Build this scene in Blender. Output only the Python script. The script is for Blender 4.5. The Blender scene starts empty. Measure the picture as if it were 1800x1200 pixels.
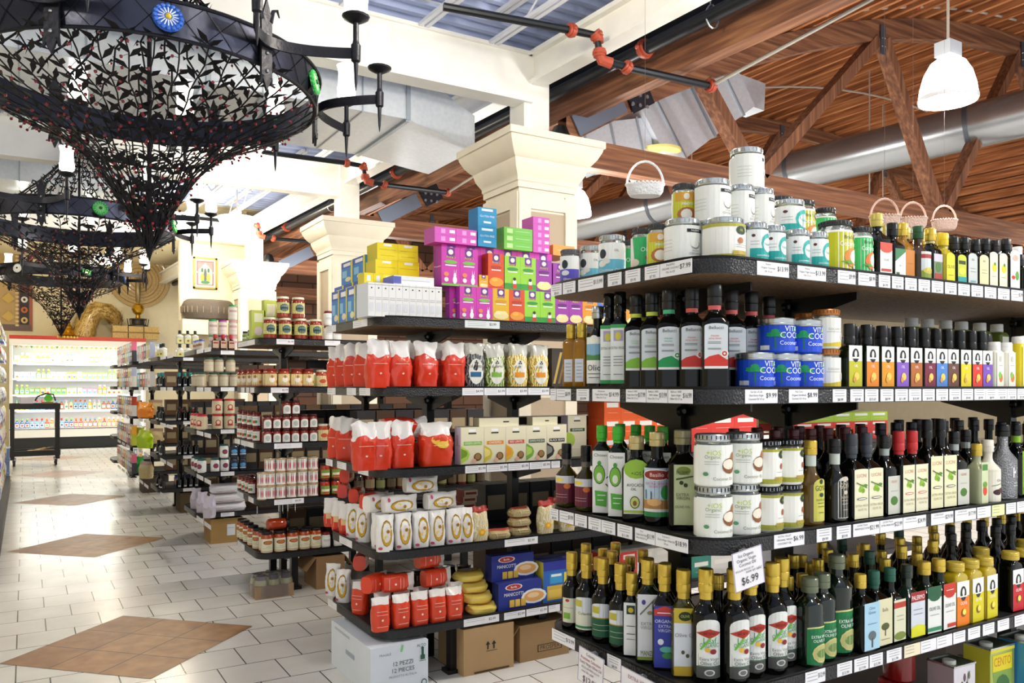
import bpy, math, random
from mathutils import Vector, Matrix, noise
R_=random.Random(7)
COL=bpy.context.scene.collection
# ---- store frame: x runs along the gondolas, y runs down the main aisle, camera stands over the origin
FPX=1426.0; HOR=679.0; CZ=1.5
SB,SA=.5145,.8575
def lin(h):
    h=h.lstrip('#'); v=[int(h[i:i+2],16)/255 for i in (0,2,4)]
    return tuple((c/12.92 if c<=.04045 else ((c+.055)/1.055)**2.4) for c in v)+(1,)
MATS={}
def mat(hexc,rough=.5,metal=0,trans=0,coat=0,emit=0,bump=0,bscale=60,ior=1.45,vary=0):
    k=(hexc,rough,metal,trans,coat,emit,bump,bscale,vary)
    if k in MATS: return MATS[k]
    m=bpy.data.materials.new('paint_'+hexc.lstrip('#')); m.use_nodes=True
    nt=m.node_tree; b=nt.nodes['Principled BSDF']
    b.inputs['Base Color'].default_value=lin(hexc); b.inputs['Roughness'].default_value=rough
    b.inputs['Metallic'].default_value=metal; b.inputs['Transmission Weight'].default_value=trans
    b.inputs['IOR'].default_value=ior
    b.inputs['Coat Weight'].default_value=coat; b.inputs['Coat Roughness'].default_value=.05
    if emit:
        b.inputs['Emission Color'].default_value=lin(hexc); b.inputs['Emission Strength'].default_value=emit
        try: m.cycles.emission_sampling='NONE'
        except Exception: pass
    if bump or vary:
        n=nt.nodes.new('ShaderNodeTexNoise'); n.inputs['Scale'].default_value=bscale; n.inputs['Detail'].default_value=3
        tc=nt.nodes.new('ShaderNodeTexCoord'); nt.links.new(tc.outputs['Object'],n.inputs['Vector'])
        if bump:
            bp=nt.nodes.new('ShaderNodeBump'); bp.inputs['Strength'].default_value=bump; bp.inputs['Distance'].default_value=.01
            nt.links.new(n.outputs['Fac'],bp.inputs['Height']); nt.links.new(bp.outputs['Normal'],b.inputs['Normal'])
        if vary:
            mx=nt.nodes.new('ShaderNodeMix'); mx.data_type='RGBA'
            c=lin(hexc); mx.inputs[6].default_value=tuple(x*(1-vary) for x in c[:3])+(1,)
            mx.inputs[7].default_value=tuple(min(1,x*(1+vary)) for x in c[:3])+(1,)
            nt.links.new(n.outputs['Fac'],mx.inputs[0]); nt.links.new(mx.outputs[2],b.inputs['Base Color'])
    MATS[k]=m; return m
def M_(c):
    return mat(c) if isinstance(c,str) else c
def texmat(name,build):
    m=bpy.data.materials.new(name); m.use_nodes=True; nt=m.node_tree
    tc=nt.nodes.new('ShaderNodeTexCoord'); b=nt.nodes['Principled BSDF']
    build(nt,tc,b); return m
def ramp(nt,fac,stops):
    r=nt.nodes.new('ShaderNodeValToRGB'); e=r.color_ramp.elements
    while len(e)<len(stops): e.new(.5)
    for x,(p,c) in zip(e,stops): x.position=p; x.color=lin(c)
    nt.links.new(fac,r.inputs[0]); return r.outputs[0]
def mapping(nt,tc,scale=(1,1,1),loc=(0,0,0)):
    mp=nt.nodes.new('ShaderNodeMapping'); mp.inputs['Scale'].default_value=scale; mp.inputs['Location'].default_value=loc
    nt.links.new(tc.outputs['Object'],mp.inputs['Vector']); return mp.outputs[0]
def noise_n(nt,vec,scale,detail=4):
    n=nt.nodes.new('ShaderNodeTexNoise'); n.inputs['Scale'].default_value=scale; n.inputs['Detail'].default_value=detail
    nt.links.new(vec,n.inputs['Vector']); return n.outputs['Fac']
def wood(name,axis,cols,rough=.7):
    def bld(nt,tc,b):
        s=[20,20,20]; s[axis]=.9
        f=noise_n(nt,mapping(nt,tc,tuple(s)),1.2,9)
        nt.links.new(ramp(nt,f,[(.25,cols[0]),(.5,cols[1]),(.78,cols[2])]),b.inputs['Base Color'])
        b.inputs['Roughness'].default_value=rough
        bp=nt.nodes.new('ShaderNodeBump'); bp.inputs['Strength'].default_value=.35; bp.inputs['Distance'].default_value=.02
        nt.links.new(f,bp.inputs['Height']); nt.links.new(bp.outputs['Normal'],b.inputs['Normal'])
    return texmat(name,bld)
WBR=('#4e2e1e','#7c4e34','#a87650')
WOODX=wood('timber_grain_long',0,WBR); WOODY=wood('timber_grain_deep',1,WBR); WOODZ=wood('timber_grain_up',2,WBR)
class MB:
    def __init__(s): s.v=[];s.f=[];s.m=[];s.mats=[]
    def mi(s,m):
        m=M_(m)
        if m not in s.mats: s.mats.append(m)
        return s.mats.index(m)
    def add(s,vs,fs,m,T=None):
        o=len(s.v); k=s.mi(m)
        s.v+= [tuple(T@Vector(v)) for v in vs] if T else [tuple(v) for v in vs]
        s.f+= [tuple(i+o for i in f) for f in fs]; s.m+=[k]*len(fs); return s
    def box(s,c,d,m,T=None,mats=None):
        x,y,z=[a/2 for a in d]; cx,cy,cz=c
        vs=[(cx+i*x,cy+j*y,cz+k*z) for k in(-1,1) for j in(-1,1) for i in(-1,1)]
        fs=[(0,2,3,1),(4,5,7,6),(0,1,5,4),(2,6,7,3),(0,4,6,2),(1,3,7,5)]  # bottom,top,front(-y),back,left,right
        if mats:
            for f,mm in zip(fs,mats): s.add(vs,[f],mm,T)
            return s
        return s.add(vs,fs,m,T)
    def rings(s,rs,m,n=20,T=None,cap=True,closed_top=True):
        # rs: (rx,ry,z,p[,cx,cy])
        vs=[];fs=[]
        for r in rs:
            rx,ry,z,p=r[:4]; cx,cy=(r[4],r[5]) if len(r)>4 else (0,0)
            for i in range(n):
                a=2*math.pi*(i+.5)/n; c,sn=math.cos(a),math.sin(a)
                e=2/p
                vs.append((cx+rx*math.copysign(abs(c)**e,c),cy+ry*math.copysign(abs(sn)**e,sn),z))
        for k in range(len(rs)-1):
            for i in range(n):
                j=(i+1)%n; fs.append((k*n+i,k*n+j,(k+1)*n+j,(k+1)*n+i))
        if cap:
            fs.append(tuple(range(n-1,-1,-1)))
            fs.append(tuple((len(rs)-1)*n+i for i in range(n)))
        return s.add(vs,fs,m,T)
    def lathe(s,pr,m,n=20,T=None,cap=True):
        return s.rings([(r,r,z,2) for r,z in pr],m,n,T,cap)
    def tube(s,pts,r,m,n=8,cap=True,rf=None):
        pts=[Vector(p) for p in pts]; vs=[];fs=[]; L=len(pts)
        up=Vector((0,0,1)); prev=None
        for i,p in enumerate(pts):
            t=(pts[min(i+1,L-1)]-pts[max(i-1,0)]).normalized()
            if prev is None:
                a=t.cross(up)
                if a.length<.05: a=t.cross(Vector((1,0,0)))
                a.normalize()
            else:
                a=(prev-t*prev.dot(t))
                if a.length<1e-4: a=t.cross(up)
                a.normalize()
            prev=a; b=t.cross(a); rr=rf[i] if rf else r
            for k in range(n):
                an=2*math.pi*k/n; vs.append(tuple(p+a*(math.cos(an)*rr)+b*(math.sin(an)*rr)))
        for i in range(L-1):
            for k in range(n):
                j=(k+1)%n; fs.append((i*n+k,i*n+j,(i+1)*n+j,(i+1)*n+k))
        if cap: fs.append(tuple(range(n-1,-1,-1))); fs.append(tuple((L-1)*n+k for k in range(n)))
        return s.add(vs,fs,m)
    def ball(s,c,r,m,n=8,k=6,sq=(1,1,1)):
        pr=[]; vs=[];fs=[]
        for i in range(k+1):
            a=math.pi*i/k
            for j in range(n):
                b=2*math.pi*j/n; vs.append((c[0]+r*sq[0]*math.sin(a)*math.cos(b),c[1]+r*sq[1]*math.sin(a)*math.sin(b),c[2]-r*sq[2]*math.cos(a)))
        for i in range(k):
            for j in range(n):
                q=(j+1)%n; fs.append((i*n+j,i*n+q,(i+1)*n+q,(i+1)*n+j))
        return s.add(vs,fs,m)
    def prism(s,poly,z0,z1,m,top=None,bot=None,side=None,T=None):
        n=len(poly); vs=[(x,y,z0) for x,y in poly]+[(x,y,z1) for x,y in poly]
        s.add(vs,[tuple(range(n,2*n))],top or m,T); s.add(vs,[tuple(range(n-1,-1,-1))],bot or m,T)
        return s.add(vs,[(i,(i+1)%n,(i+1)%n+n,i+n) for i in range(n)],side or m,T)
    def mesh(s,name):
        me=bpy.data.meshes.new(name); me.from_pydata(s.v,[],s.f)
        for m in s.mats: me.materials.append(m)
        me.polygons.foreach_set('material_index',s.m)
        me.polygons.foreach_set('use_smooth',[True]*len(s.f)); me.update()
        me.set_sharp_from_angle(angle=math.radians(32)); return me
TXT={}
def text_tris(t):
    if t in TXT: return TXT[t]
    cu=bpy.data.curves.new('lettering','FONT'); cu.body=t; cu.align_x='CENTER'; cu.align_y='CENTER'; cu.resolution_u=2
    cu.size=1; o=bpy.data.objects.new('lettering',cu); COL.objects.link(o)
    dg=bpy.context.evaluated_depsgraph_get(); me=bpy.data.meshes.new_from_object(o.evaluated_get(dg))
    vs=[(v.co.x,v.co.y) for v in me.vertices]; fs=[tuple(p.vertices) for p in me.polygons]
    bpy.data.objects.remove(o); bpy.data.meshes.remove(me); bpy.data.curves.remove(cu)
    w=(max(v[0] for v in vs)-min(v[0] for v in vs)) if vs else 1
    TXT[t]=(vs,fs,w); return TXT[t]
def clipx(poly,x,keep):
    out=[]
    for i in range(len(poly)):
        a,b=poly[i],poly[(i+1)%len(poly)]; ia=(a[0]-x)*keep<=0; ib=(b[0]-x)*keep<=0
        if ia: out.append(a)
        if ia!=ib:
            t=(x-a[0])/(b[0]-a[0]); out.append((x,a[1]+t*(b[1]-a[1])))
    return out
def decal(mb,shapes,w,h,z0,fn,step=None,base=None,arch=0,x0=0):
    """shapes in label units (0..1, 0..1) laid on a surface through fn(x,z,layer)"""
    L=[0]
    def poly(pts,c):
        L[0]+=1
        if step:
            xs=[p[0] for p in pts]; a,b=min(xs),max(xs); n=max(1,math.ceil((b-a)/step))
            for i in range(n):
                q=clipx(pts,a+(b-a)*(i+1)/n,1) if i<n-1 else pts
                if i: q=clipx(q,a+(b-a)*i/n,-1)
                if len(q)>2: mb.add([fn(x,z,L[0]) for x,z in q],[tuple(range(len(q)))],c)
        else: mb.add([fn(x,z,L[0]) for x,z in pts],[tuple(range(len(pts)))],c)
    U=lambda u:x0+(u-.5)*w; V=lambda v:z0+v*h
    if base:
        if arch:
            pts=[(U(0),V(0)),(U(1),V(0)),(U(1),V(1)-arch)]+[(U(.5+.5*math.cos(a)),V(1)-arch+arch*math.sin(a)) for a in [math.pi*i/8 for i in range(1,8)]]+[(U(0),V(1)-arch)]
        else: pts=[(U(0),V(0)),(U(1),V(0)),(U(1),V(1)),(U(0),V(1))]
        poly(pts,base)
    for s in shapes or ():
        k=s[0]
        if k=='r': _,a,b,c,d,col=s; poly([(U(a),V(b)),(U(c),V(b)),(U(c),V(d)),(U(a),V(d))],col)
        elif k=='e':
            _,a,b,c,d,col=s; poly([(U(a+c*math.cos(t)),V(b+d*math.sin(t))) for t in [2*math.pi*i/12 for i in range(12)]],col)
        elif k=='p': poly([(U(a),V(b)) for a,b in s[1]],s[2])
        elif k=='l':   # unreadable small print: thin strokes
            _,a,b,v,col=s; poly([(U(a),V(v)),(U(b),V(v)),(U(b),V(v)+max(.0012,h*.012)),(U(a),V(v)+max(.0012,h*.012))],col)
        elif k=='t':
            t,cu,cv,hh,col=s[1:6]; vs,fs,tw=text_tris(t); sc=h*hh/.72
            mxw=(s[6] if len(s)>6 else .92)*w; sx=min(sc,mxw/tw); L[0]+=1
            mb.add([fn(U(cu)+x*sx,V(cv)+y*sc,L[0]) for x,y in vs],fs,col)
    return mb
def flatfn(d,off=.0003): return lambda x,z,l:(x,-d-l*off,z)
def cylfn(r,off=.0003): return lambda x,z,l:((r+l*off)*math.sin(x/r),-(r+l*off)*math.cos(x/r),z)
def obj(name,me,parent=None,loc=None,rot=None,label=None):
    if isinstance(me,MB): me=me.mesh(name)
    o=bpy.data.objects.new(name,me); COL.objects.link(o)
    if parent: o.parent=parent
    if loc: o.location=loc
    if rot is not None: o.rotation_euler=rot if hasattr(rot,'__len__') else (0,0,rot)
    if label: o['label']=label
    return o
USED={}
def thing(name,label,cat,loc=(0,0,0),rot=0,group=None,me=None):
    if isinstance(me,MB): me=me.mesh(name)
    o=bpy.data.objects.new(name,me); COL.objects.link(o); o.location=loc
    o.rotation_euler=rot if hasattr(rot,'__len__') else (0,0,rot)
    o['label']=label; o['category']=cat
    if group: o['group']=group
    USED[label]=USED.get(label,0)+1
    return o
def struct(name,mb,loc=None,rot=None):
    o=obj(name,mb,None,loc,rot); o['kind']='structure'; return o
ORD='first second third fourth fifth sixth seventh eighth ninth tenth eleventh twelfth thirteenth fourteenth fifteenth sixteenth seventeenth eighteenth nineteenth twentieth'.split()
# ---- shelving geometry
GX=[1.53-.05*i for i in range(7)]; GY=[1.555+2.17*i for i in range(7)]
SZ=[1.824,1.473,1.069,.664,.275]; ST=.021; GD=.80
GNAME=['oil unit','pasta unit','sauce unit','rice unit','dark bottle unit','snack unit','farthest unit']
SNAME=['top shelf','second shelf','third shelf','fourth shelf','bottom shelf']
def fx(px,y):
    p=(px-900)/FPX; return y*(SB+SA*p)/(SA-SB*p)
def ey(px,x):
    p=(px-900)/FPX; return x*(SA-SB*p)/(SB+SA*p)
def dep(x,y): return SB*x+SA*y
# ---- products
class Kind:
    def __init__(s,name,desc,cat,H,W,parts,D=None):
        s.name,s.desc,s.cat,s.H,s.W,s.D=name,desc,cat,H,W,D or W; s.parts=[(n,p.mesh(n) if isinstance(p,MB) else p) for n,p in parts]
def spawn(k,loc,rot,label,group=None):
    if len(k.parts)==1:
        return thing(k.name,label,k.cat,loc,rot,group,k.parts[0][1])
    t=thing(k.name,label,k.cat,loc,rot,group)
    for n,me in k.parts: obj(n,me,t)
    return t
CNT={}
LEV={}
def relax():
    for (g,s,z),it in LEV.items():
        x0,y0=GX[g],GY[g]
        P=[[o.location.x,o.location.y,r] for o,r,_ in it]
        for _ in range(60):
            mv=False
            for i in range(len(P)):
                for j in range(i+1,len(P)):
                    a,b=P[i],P[j]; dx,dy=b[0]-a[0],b[1]-a[1]; d=math.hypot(dx,dy) or 1e-4; need=a[2]+b[2]
                    if d<need-1e-4:
                        k=(need-d)/2/d; a[0]-=dx*k; a[1]-=dy*k; b[0]+=dx*k; b[1]+=dy*k; mv=True
            for a in P:
                m=a[2]*.9
                a[0]=max(a[0],x0+m+.004); a[1]=min(max(a[1],y0+m+.004),y0+GD-m)
            if not mv: break
        for (o,r,_),a in zip(it,P): o.location.x,o.location.y=a[0],a[1]
ENT=[]
def put(k,g,s,loc,rot=0,where='',group=True,label=None):
    o=spawn(k,loc,rot,label or k.desc)
    if not label: ENT.append((o,k.desc,g,s,where))
    if k.cat in('bottle','jar','tin','can'):
        LEV.setdefault((g,s,round(loc[2]-SZ[s]-ST,2)),[]).append((o,max(k.W,k.D)/2*(1 if k.cat!='bottle' else .98),0))
    return o
def pxof(o):
    x,y=o.location.x,o.location.y; return (SA*x-SB*y)/dep(x,y)
def name_stock():
    by={}
    for e in ENT: by.setdefault(e[1:4],{}).setdefault(e[4],[]).append(e[0])
    for (d,g,s),ws in by.items():
        tot=sum(len(v) for v in ws.values())
        for w,os_ in ws.items():
            os_.sort(key=pxof)
            for i,o in enumerate(os_):
                l=d
                if len(ws)>1 and w: l+=', '+w
                elif len(ws)>1: l+=', front row' if 'front' not in ws else ''
                if len(os_)>1: l+=', '+(ORD[i] if i<20 else 'number %d'%(i+1))+' from left'
                l+=', '+SNAME[s]+', '+GNAME[g]; o['label']=l
                if len(l.replace(',',' ').split())>16: print('LONG',len(l.replace(',',' ').split()),l)
                if tot>1: o['group']=d+' on the '+SNAME[s]+' of the '+GNAME[g]
def row(g,s,side,pxs,ks,inset=.06,tier=0,rot=None,where='',jit=.04,group=True):
    out=[]
    for i,px in enumerate(pxs):
        k=ks[i%len(ks)] if isinstance(ks,(list,tuple)) else ks
        z=SZ[s]+ST+tier
        if side=='f': y=GY[g]+inset; x=fx(px,y); r=0 if rot is None else rot
        else: x=GX[g]+inset; y=ey(px,x); r=math.radians(-48) if rot is None else rot
        out.append(put(k,g,s,(x,y,z),r+R_.uniform(-jit,jit),where,group))
    return out
# ---------- generic containers
GLD=mat('#060806',.07); GLB=mat('#0a0705',.06); GLG=mat('#0e1a08',.08)
for m_ in (GLD,GLB,GLG): m_.node_tree.nodes['Principled BSDF'].inputs['Specular IOR Level'].default_value=.38
AMB=mat('#b07a10',.08,trans=.35,coat=.3); CLEAR=mat('#e8efec',.04,trans=.85); WHITEJ=mat('#f4f5ee',.18,coat=.6)
GOLD=mat('#d8b84a',.28,metal=.55); BLK=mat('#101012',.35); BLKM=mat('#141416',.3,metal=.5); SILV=mat('#b9bdbd',.25,metal=.9)
PAPER='#f2f2ea'; INK='#222222'
def bottle(name,desc,H,rx,ry,p,body,nr,capH,glass,cap,lab=None,neck=None,base2=None,collar=None,n=20,seg2=None,label_off=0):
    """body = height where the shoulder starts (fraction); lab=(w,z0,z1,colour,shapes[,arch])"""
    if p<2.6 and rx==ry: p=2
    hb=H*body; hc=H-capH; b=MB()
    sh=[(rx,ry,.004,p)]; rs=[(rx*.9,ry*.9,0,p)]+sh+[(rx,ry,hb*.96,p)]
    for t in (.25,.5,.75,1):
        e=math.sin(t*math.pi/2); q=p+(2-p)*min(1,t*1.3)
        rs.append((nr+(rx-nr)*(1-e)**.9 if t<1 else nr,nr+(ry-nr)*(1-e)**.9 if t<1 else nr,hb+(hc-hb)*.5*(t**1.1),q))
    rs+= [(nr,nr,hc-.006,2),(nr*1.15,nr*1.15,hc-.005,2),(nr*1.15,nr*1.15,hc,2)]
    b.rings(rs,glass,n)
    parts=[('bottle_body',b)]
    c=MB(); cr=nr*1.28
    c.lathe([(cr,hc-.012),(cr*1.03,hc-.010),(cr*1.03,hc+capH*.2),(cr*.97,hc+capH*.24),(cr*1.02,hc+capH*.28),(cr*1.02,H-.003),(cr*.94,H)],cap,16)
    parts.append(('cap',c))
    if neck:
        q=MB(); nz0=hb+(hc-hb)*.52; q.lathe([(nr*1.12,nz0),(nr*1.12,hc-.013)],neck,16,cap=False); parts.append(('neck_sleeve',q))
    if lab:
        l=MB(); w,z0,z1,c0,shp=lab[:5]; ar=lab[5] if len(lab)>5 else 0
        round_=p<2.6
        if round_: fn=cylfn(rx,.0003); w=min(w,rx*2.6); st=rx*.3
        else: fn=flatfn(ry,.0003); st=None
        decal(l,shp,w,(z1-z0)*H,z0*H,fn,st,c0,ar); parts.append(('label',l))
    return Kind(name,desc,'bottle',H,rx*2,parts,ry*2)
def jar(name,desc,R,H,lidc,body,lab=None,lidH=.018,lr=.86,ribs=True,sh=.12,cat='jar',glassneck=True,lidband=None,lip=None):
    b=MB(); hs=H-lidH-H*sh
    b.lathe([(R*.9,0),(R,.006),(R,hs*.98),(R*.97,hs+.3*(H-lidH-hs))],body,24)
    b.lathe([(R*.97,hs+.3*(H-lidH-hs)),(R*lr,H-lidH-.002),(R*lr*.97,H-lidH+.002)],CLEAR if glassneck else body,24)
    c=MB(); L=R*lr*1.06
    c.lathe([(L,H-lidH),(L*1.02,H-lidH+.002),(L*1.02,H-lidH*.75),(L,H-lidH*.7),(L,H-.003),(L*.95,H),(L*.9,H-.001)],lidc,24)
    if ribs:
        for i in range(24):
            a=2*math.pi*i/24; c.box((L*1.01*math.cos(a),L*1.01*math.sin(a),H-lidH*.4),(.002,.002,lidH*.5),lip or lidc)
    parts=[('jar_body',b),('lid',c)]
    if lab:
        l=MB(); w,z0,z1,c0,shp=lab[:5]
        decal(l,shp,min(w,R*3.2),(z1-z0)*H,z0*H,cylfn(R,.0003),R*.3,c0,lab[5] if len(lab)>5 else 0); parts.append(('label',l))
    return Kind(name,desc,cat,H,R*2,parts)
def carton(name,desc,w,h,d,cols,front=None,side=None,top=None,cat='box',left=None):
    """cols=(front,side,top)"""
    b=MB(); f,sd,tp=cols
    bv=.0015
    b.box((0,0,h/2),(w,d,h),f,mats=[sd,tp,f,f,sd,sd])
    if front: decal(b,front,w,h,0,flatfn(d/2,.0003))
    if left:  decal(b,left,d,h,0,lambda x,z,l:(-w/2-l*.0003,-x,z))
    if top:
        decal(b,top,w,d,-d/2,lambda x,z,l:(x,z,h+l*.0003))
    # flap seam along the top edge
    b.box((0,0,h+.0003),(w*.98,.0012,.0006),'#8a8a86')
    return Kind(name,desc,cat,h,w,[('carton',b)],d)
def bagkind(name,desc,w,h,d,low,up,split=.62,seed=1,shapes=None,ruff=.35,flop=.0,rough=.28):
    rr=random.Random(seed); b=MB(); n=44; K=22; vs=[];ph=rr.uniform(0,9); kb=round(split*K)
    lo=mat(low,rough,coat=.25) if isinstance(low,str) else low; hi=mat(up,rough+.05,coat=.35) if isinstance(up,str) else up
    for k in range(K+1):
        t=k/K; z=h*t; fin=max(0,(t-.58)/.42)
        body=(1-fin**1.5)
        wx=w/2*(.90+.10*math.sin(min(1,t*3)*math.pi/2))*(1-.22*ruff*math.sin(math.pi*min(1,fin*1.1)))
        dy=d/2*(.86+.14*math.sin(min(1,t*2)*math.pi/2))*body+.0025
        pz=3.2-1.1*t
        for i in range(n):
            a=2*math.pi*i/n; c,s=math.cos(a),math.sin(a); e=2/pz
            q=noise.noise(Vector((c*1.8+ph,s*1.8,t*4+seed)))+.7*abs(noise.noise(Vector((c*4.5+ph,s*4.5,t*8+seed))))-.25+.35*noise.noise(Vector((c*11,s*11+ph,t*16)))
            wr=1+ruff*.30*q*(.5+t)
            x=wx*math.copysign(abs(c)**e,c)*wr; y=dy*math.copysign(abs(s)**e,s)*wr
            y+=ruff*.16*d*fin*math.sin(x/w*9+ph)-flop*h*t*t
            zz=z+(ruff*.13*h*noise.noise(Vector((x/w*3+ph,seed,3)))*max(0,(t-.75)/.25))
            zz+=h*.11*ruff*noise.noise(Vector((c*1.6+ph,s*1.6,seed)))*max(0,1-abs(t-kb/K)/.25)*2
            vs.append((x,y,max(0,zz) if k else 0))
    for k in range(K):
        fs=[(k*n+i,k*n+(i+1)%n,(k+1)*n+(i+1)%n,(k+1)*n+i) for i in range(n)]
        for f in fs:
            cm=lo if k<kb else hi
            b.add([vs[j] for j in f],[(0,1,2,3)],cm)
    # merge duplicates by rebuilding with shared vertices
    b2=MB(); b2.mats=b.mats; b2.v=vs; b2.f=[tuple(f) for k in range(K) for f in [(k*n+i,k*n+(i+1)%n,(k+1)*n+(i+1)%n,(k+1)*n+i) for i in range(n)]]; b2.m=b.m
    b2.f+= [tuple(range(n-1,-1,-1)),tuple(K*n+i for i in range(n))]; b2.m+=[0,b2.mi(hi)]
    if shapes:
        # project the print on the front skin
        def fn(x,z,l):
            t=min(.999,max(0,z/h))*K; k=int(t); best=None
            def yat(kk):
                r=vs[kk*n:(kk+1)*n]; fr=sorted([v for v in r if v[1]<=v[1] and v[1]< (sum(q[1] for q in r)/n)],key=lambda v:abs(v[0]-x))[:2]
                return sum(v[1] for v in fr)/len(fr)
            y=yat(k)*(1-(t-k))+yat(min(K,k+1))*(t-k)
            return (x,y-.0022-l*.0006,z)
        s2=MB(); decal(s2,shapes,w,h,0,fn,w*.07)
        return Kind(name,desc,'bag',h,w,[('bag_body',b2),('print',s2)],d)
    return Kind(name,desc,'bag',h,w,[('bag_body',b2)],d)
# ---------- G1 kinds
def lines(c,vs,a=.2,b=.8): return [('l',a,b,v,c) for v in vs]
bellu=lambda c,c2,sh:[('r',0,.0,1,.2,c),('p',[(0,.2),(.95,.2),(.6,.32),(.2,.27)],c),('r',0,0,1,.055,'#f4f4f0'),('t','Bellucci',.5,.9,.075,'#3c3c3c',.86),('t','ITALIAN',.45,.72,.035,c2),('t',sh,.45,.66,.03,c2),*lines('#777777',(.55,.58,.42,.44),.15,.7),('e',.85,.33,.17,.085,'#f4f6f2'),('e',.85,.33,.11,.055,c),('e',.85,.33,.05,.025,'#f4f6f2')]
def mkbel(c,nk,txt,d): return bottle('olive_oil_bottle',d,.285,.037,.037,5,.66,.0155,.045,GLD,BLK,(.062,.19,.62,'#dfe6ea',bellu(c,c,txt),.008),nk)
B_bg=mkbel('#8cc63f','#c8d84a','ORGANIC','square black bottle, lime neck and seal'); B_gn=mkbel('#1f9d55','#46b07a','ORGANIC','square black bottle, green neck and seal')
B_rd=mkbel('#d8392c','#d05a58','EXTRA VIRGIN','square black bottle, red neck and seal')
AMBR=bottle('flavoured_oil_bottle','slim amber oil bottle with gold top',.215,.024,.024,5,.74,.0125,.035,AMB,GOLD,(.03,.1,.45,'#d5dbe4',lines('#555555',(.2,.35,.5,.65,.8))),GOLD)
OLIO=bottle('olive_oil_bottle','round black bottle reading Olio under landscape label',.265,.036,.036,2,.6,.015,.028,GLD,SILV,(.075,.06,.62,'#eef0ea',[('r',0,.5,1,.85,'#86b4cf'),('p',[(0,.5),(1,.5),(1,.66),(.5,.6),(0,.64)],'#4f8a4a'),('e',.5,.95,.2,.09,'#f5f3e4'),('t','Olio',.5,.33,.13,'#333333'),('l',.2,.8,.2,INK),('l',.25,.75,.12,INK)]))
SLIMG=bottle('olive_oil_bottle','slim square bottle with white label, green bands',.30,.027,.027,5,.66,.0145,.05,GLD,GLD,(.048,.05,.66,'#eef3ee',[('r',0,0,1,.06,'#3da35d'),('r',0,.94,1,1,'#3da35d'),('r',.2,.72,.8,.9,'#b7a6cf'),('e',.5,.8,.2,.07,'#d9d44a'),('t','EXTRA VIRGIN',.5,.6,.045,'#777777'),*lines('#888888',(.45,.4,.35,.3,.15))]),None)
TIN=jar('coconut_oil_tin','round blue tin with palm trees',.052,.10,SILV,mat('#1c4fd0',.3,coat=.3),(.16,.06,.86,'#1b50d4',[('p',[(.28,.1),(.31,.1),(.30,.6),(.28,.6)],'#0f7a4a'),('e',.29,.62,.16,.05,'#17a35f'),('e',.22,.55,.09,.05,'#17a35f'),('e',.37,.55,.09,.05,'#17a35f'),('e',.29,.7,.07,.08,'#17a35f'),('e',.78,.82,.14,.06,'#17a35f'),('e',.72,.74,.08,.05,'#17a35f'),('t','VITA',.6,.78,.2,'#ffffff',.42),('t','COCO',.6,.55,.22,'#ffffff',.46),('t','Coconut Oil',.62,.28,.15,'#ffffff',.5),('r',.02,.04,.2,.2,'#e8ecf4')]),lidH=.02,lr=.98,ribs=False,cat='tin',sh=.02,glassneck=False)
GJAR=jar('coconut_oil_jar','white jar with copper lid',.042,.118,mat('#b0713a',.35,metal=.5),WHITEJ,(.12,.05,.78,'#f3f3ec',[('r',0,.0,1,.12,'#d9c23a'),('p',[(.3,.12),(1,.12),(1,.25)],'#d9c23a'),('e',.72,.35,.13,.15,'#e6ddc9'),('e',.74,.35,.09,.11,'#ffffff'),('t','COCONUT',.42,.6,.07,'#8a8a8a',.4),('l',.2,.6,.5,'#999999')]))
def LT(c,desc): # tall thin two-tone labelled bottles
    return bottle('flavoured_oil_bottle',desc,.198,.032,.022,6,.60,.0135,.05,GLG,BLK,(.061,.03,.66,'#f4f4f0',[('r',0,0,1,.62,c),('e',.5,.76,.26,.17,'#16181a'),('e',.5,.79,.1,.09,'#f4f4f0'),('r',.2,.68,.8,.72,'#f4f4f0'),('t',"OIL",.5,.5,.07,'#ffffff',.7),('e',.55,.25,.2,.1,'#e8d060' if c not in('#d9b71a','#e8a020') else '#f8f070'),('e',.4,.17,.12,.07,'#d9a050')]))
LTC=[('#c3bf1e','green-yellow'),('#f08a1c','orange'),('#e89a18','amber'),('#8a5cc4','purple'),('#b5682a','tan'),('#7a1c3c','wine red'),('#4f86cf','sky blue'),('#6a4030','dark brown'),('#e6d114','lemon yellow'),('#dc3a2c','scarlet'),('#7a50b8','violet')]
LTK=[LT(c,'slim black-capped bottle with white and %s label'%n) for c,n in LTC]
CRB=bottle('avocado_oil_bottle','cream bottle with white cap and fruit print',.165,.031,.022,4,.8,.016,.022,mat('#eceadb',.3),mat('#f4f4f2',.4),(.046,.04,.78,'#f0efdf',[('e',.55,.25,.28,.13,'#e07a35'),('e',.4,.33,.2,.1,'#7ec850'),('l',.2,.8,.6,'#888888'),('e',.5,.8,.18,.09,'#cfcfc4')]))
YLB=bottle('sunflower_oil_bottle','yellow bottle with white cap and flower print',.19,.035,.026,4,.85,.018,.022,mat('#e3cf1e',.3),mat('#f6f6f6',.4),(.05,.05,.8,'#e8e080',[('e',.5,.3,.25,.13,'#f1b21a'),('e',.5,.3,.1,.06,'#6a3b12'),('r',.1,.6,.9,.62,'#ffffff'),('t','OIL',.5,.8,.1,'#ffffff')]))
BOXB=bottle('avocado_oil_bottle','tall olive green bottle with pale side label',.26,.035,.035,6,.86,.018,.022,mat('#60702a',.35),mat('#d8d8d4',.4),(.05,.12,.8,'#d8dccb',[('l',.2,.8,.5,'#888888'),('r',.3,.2,.7,.26,'#5a6a8a')]))
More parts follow.
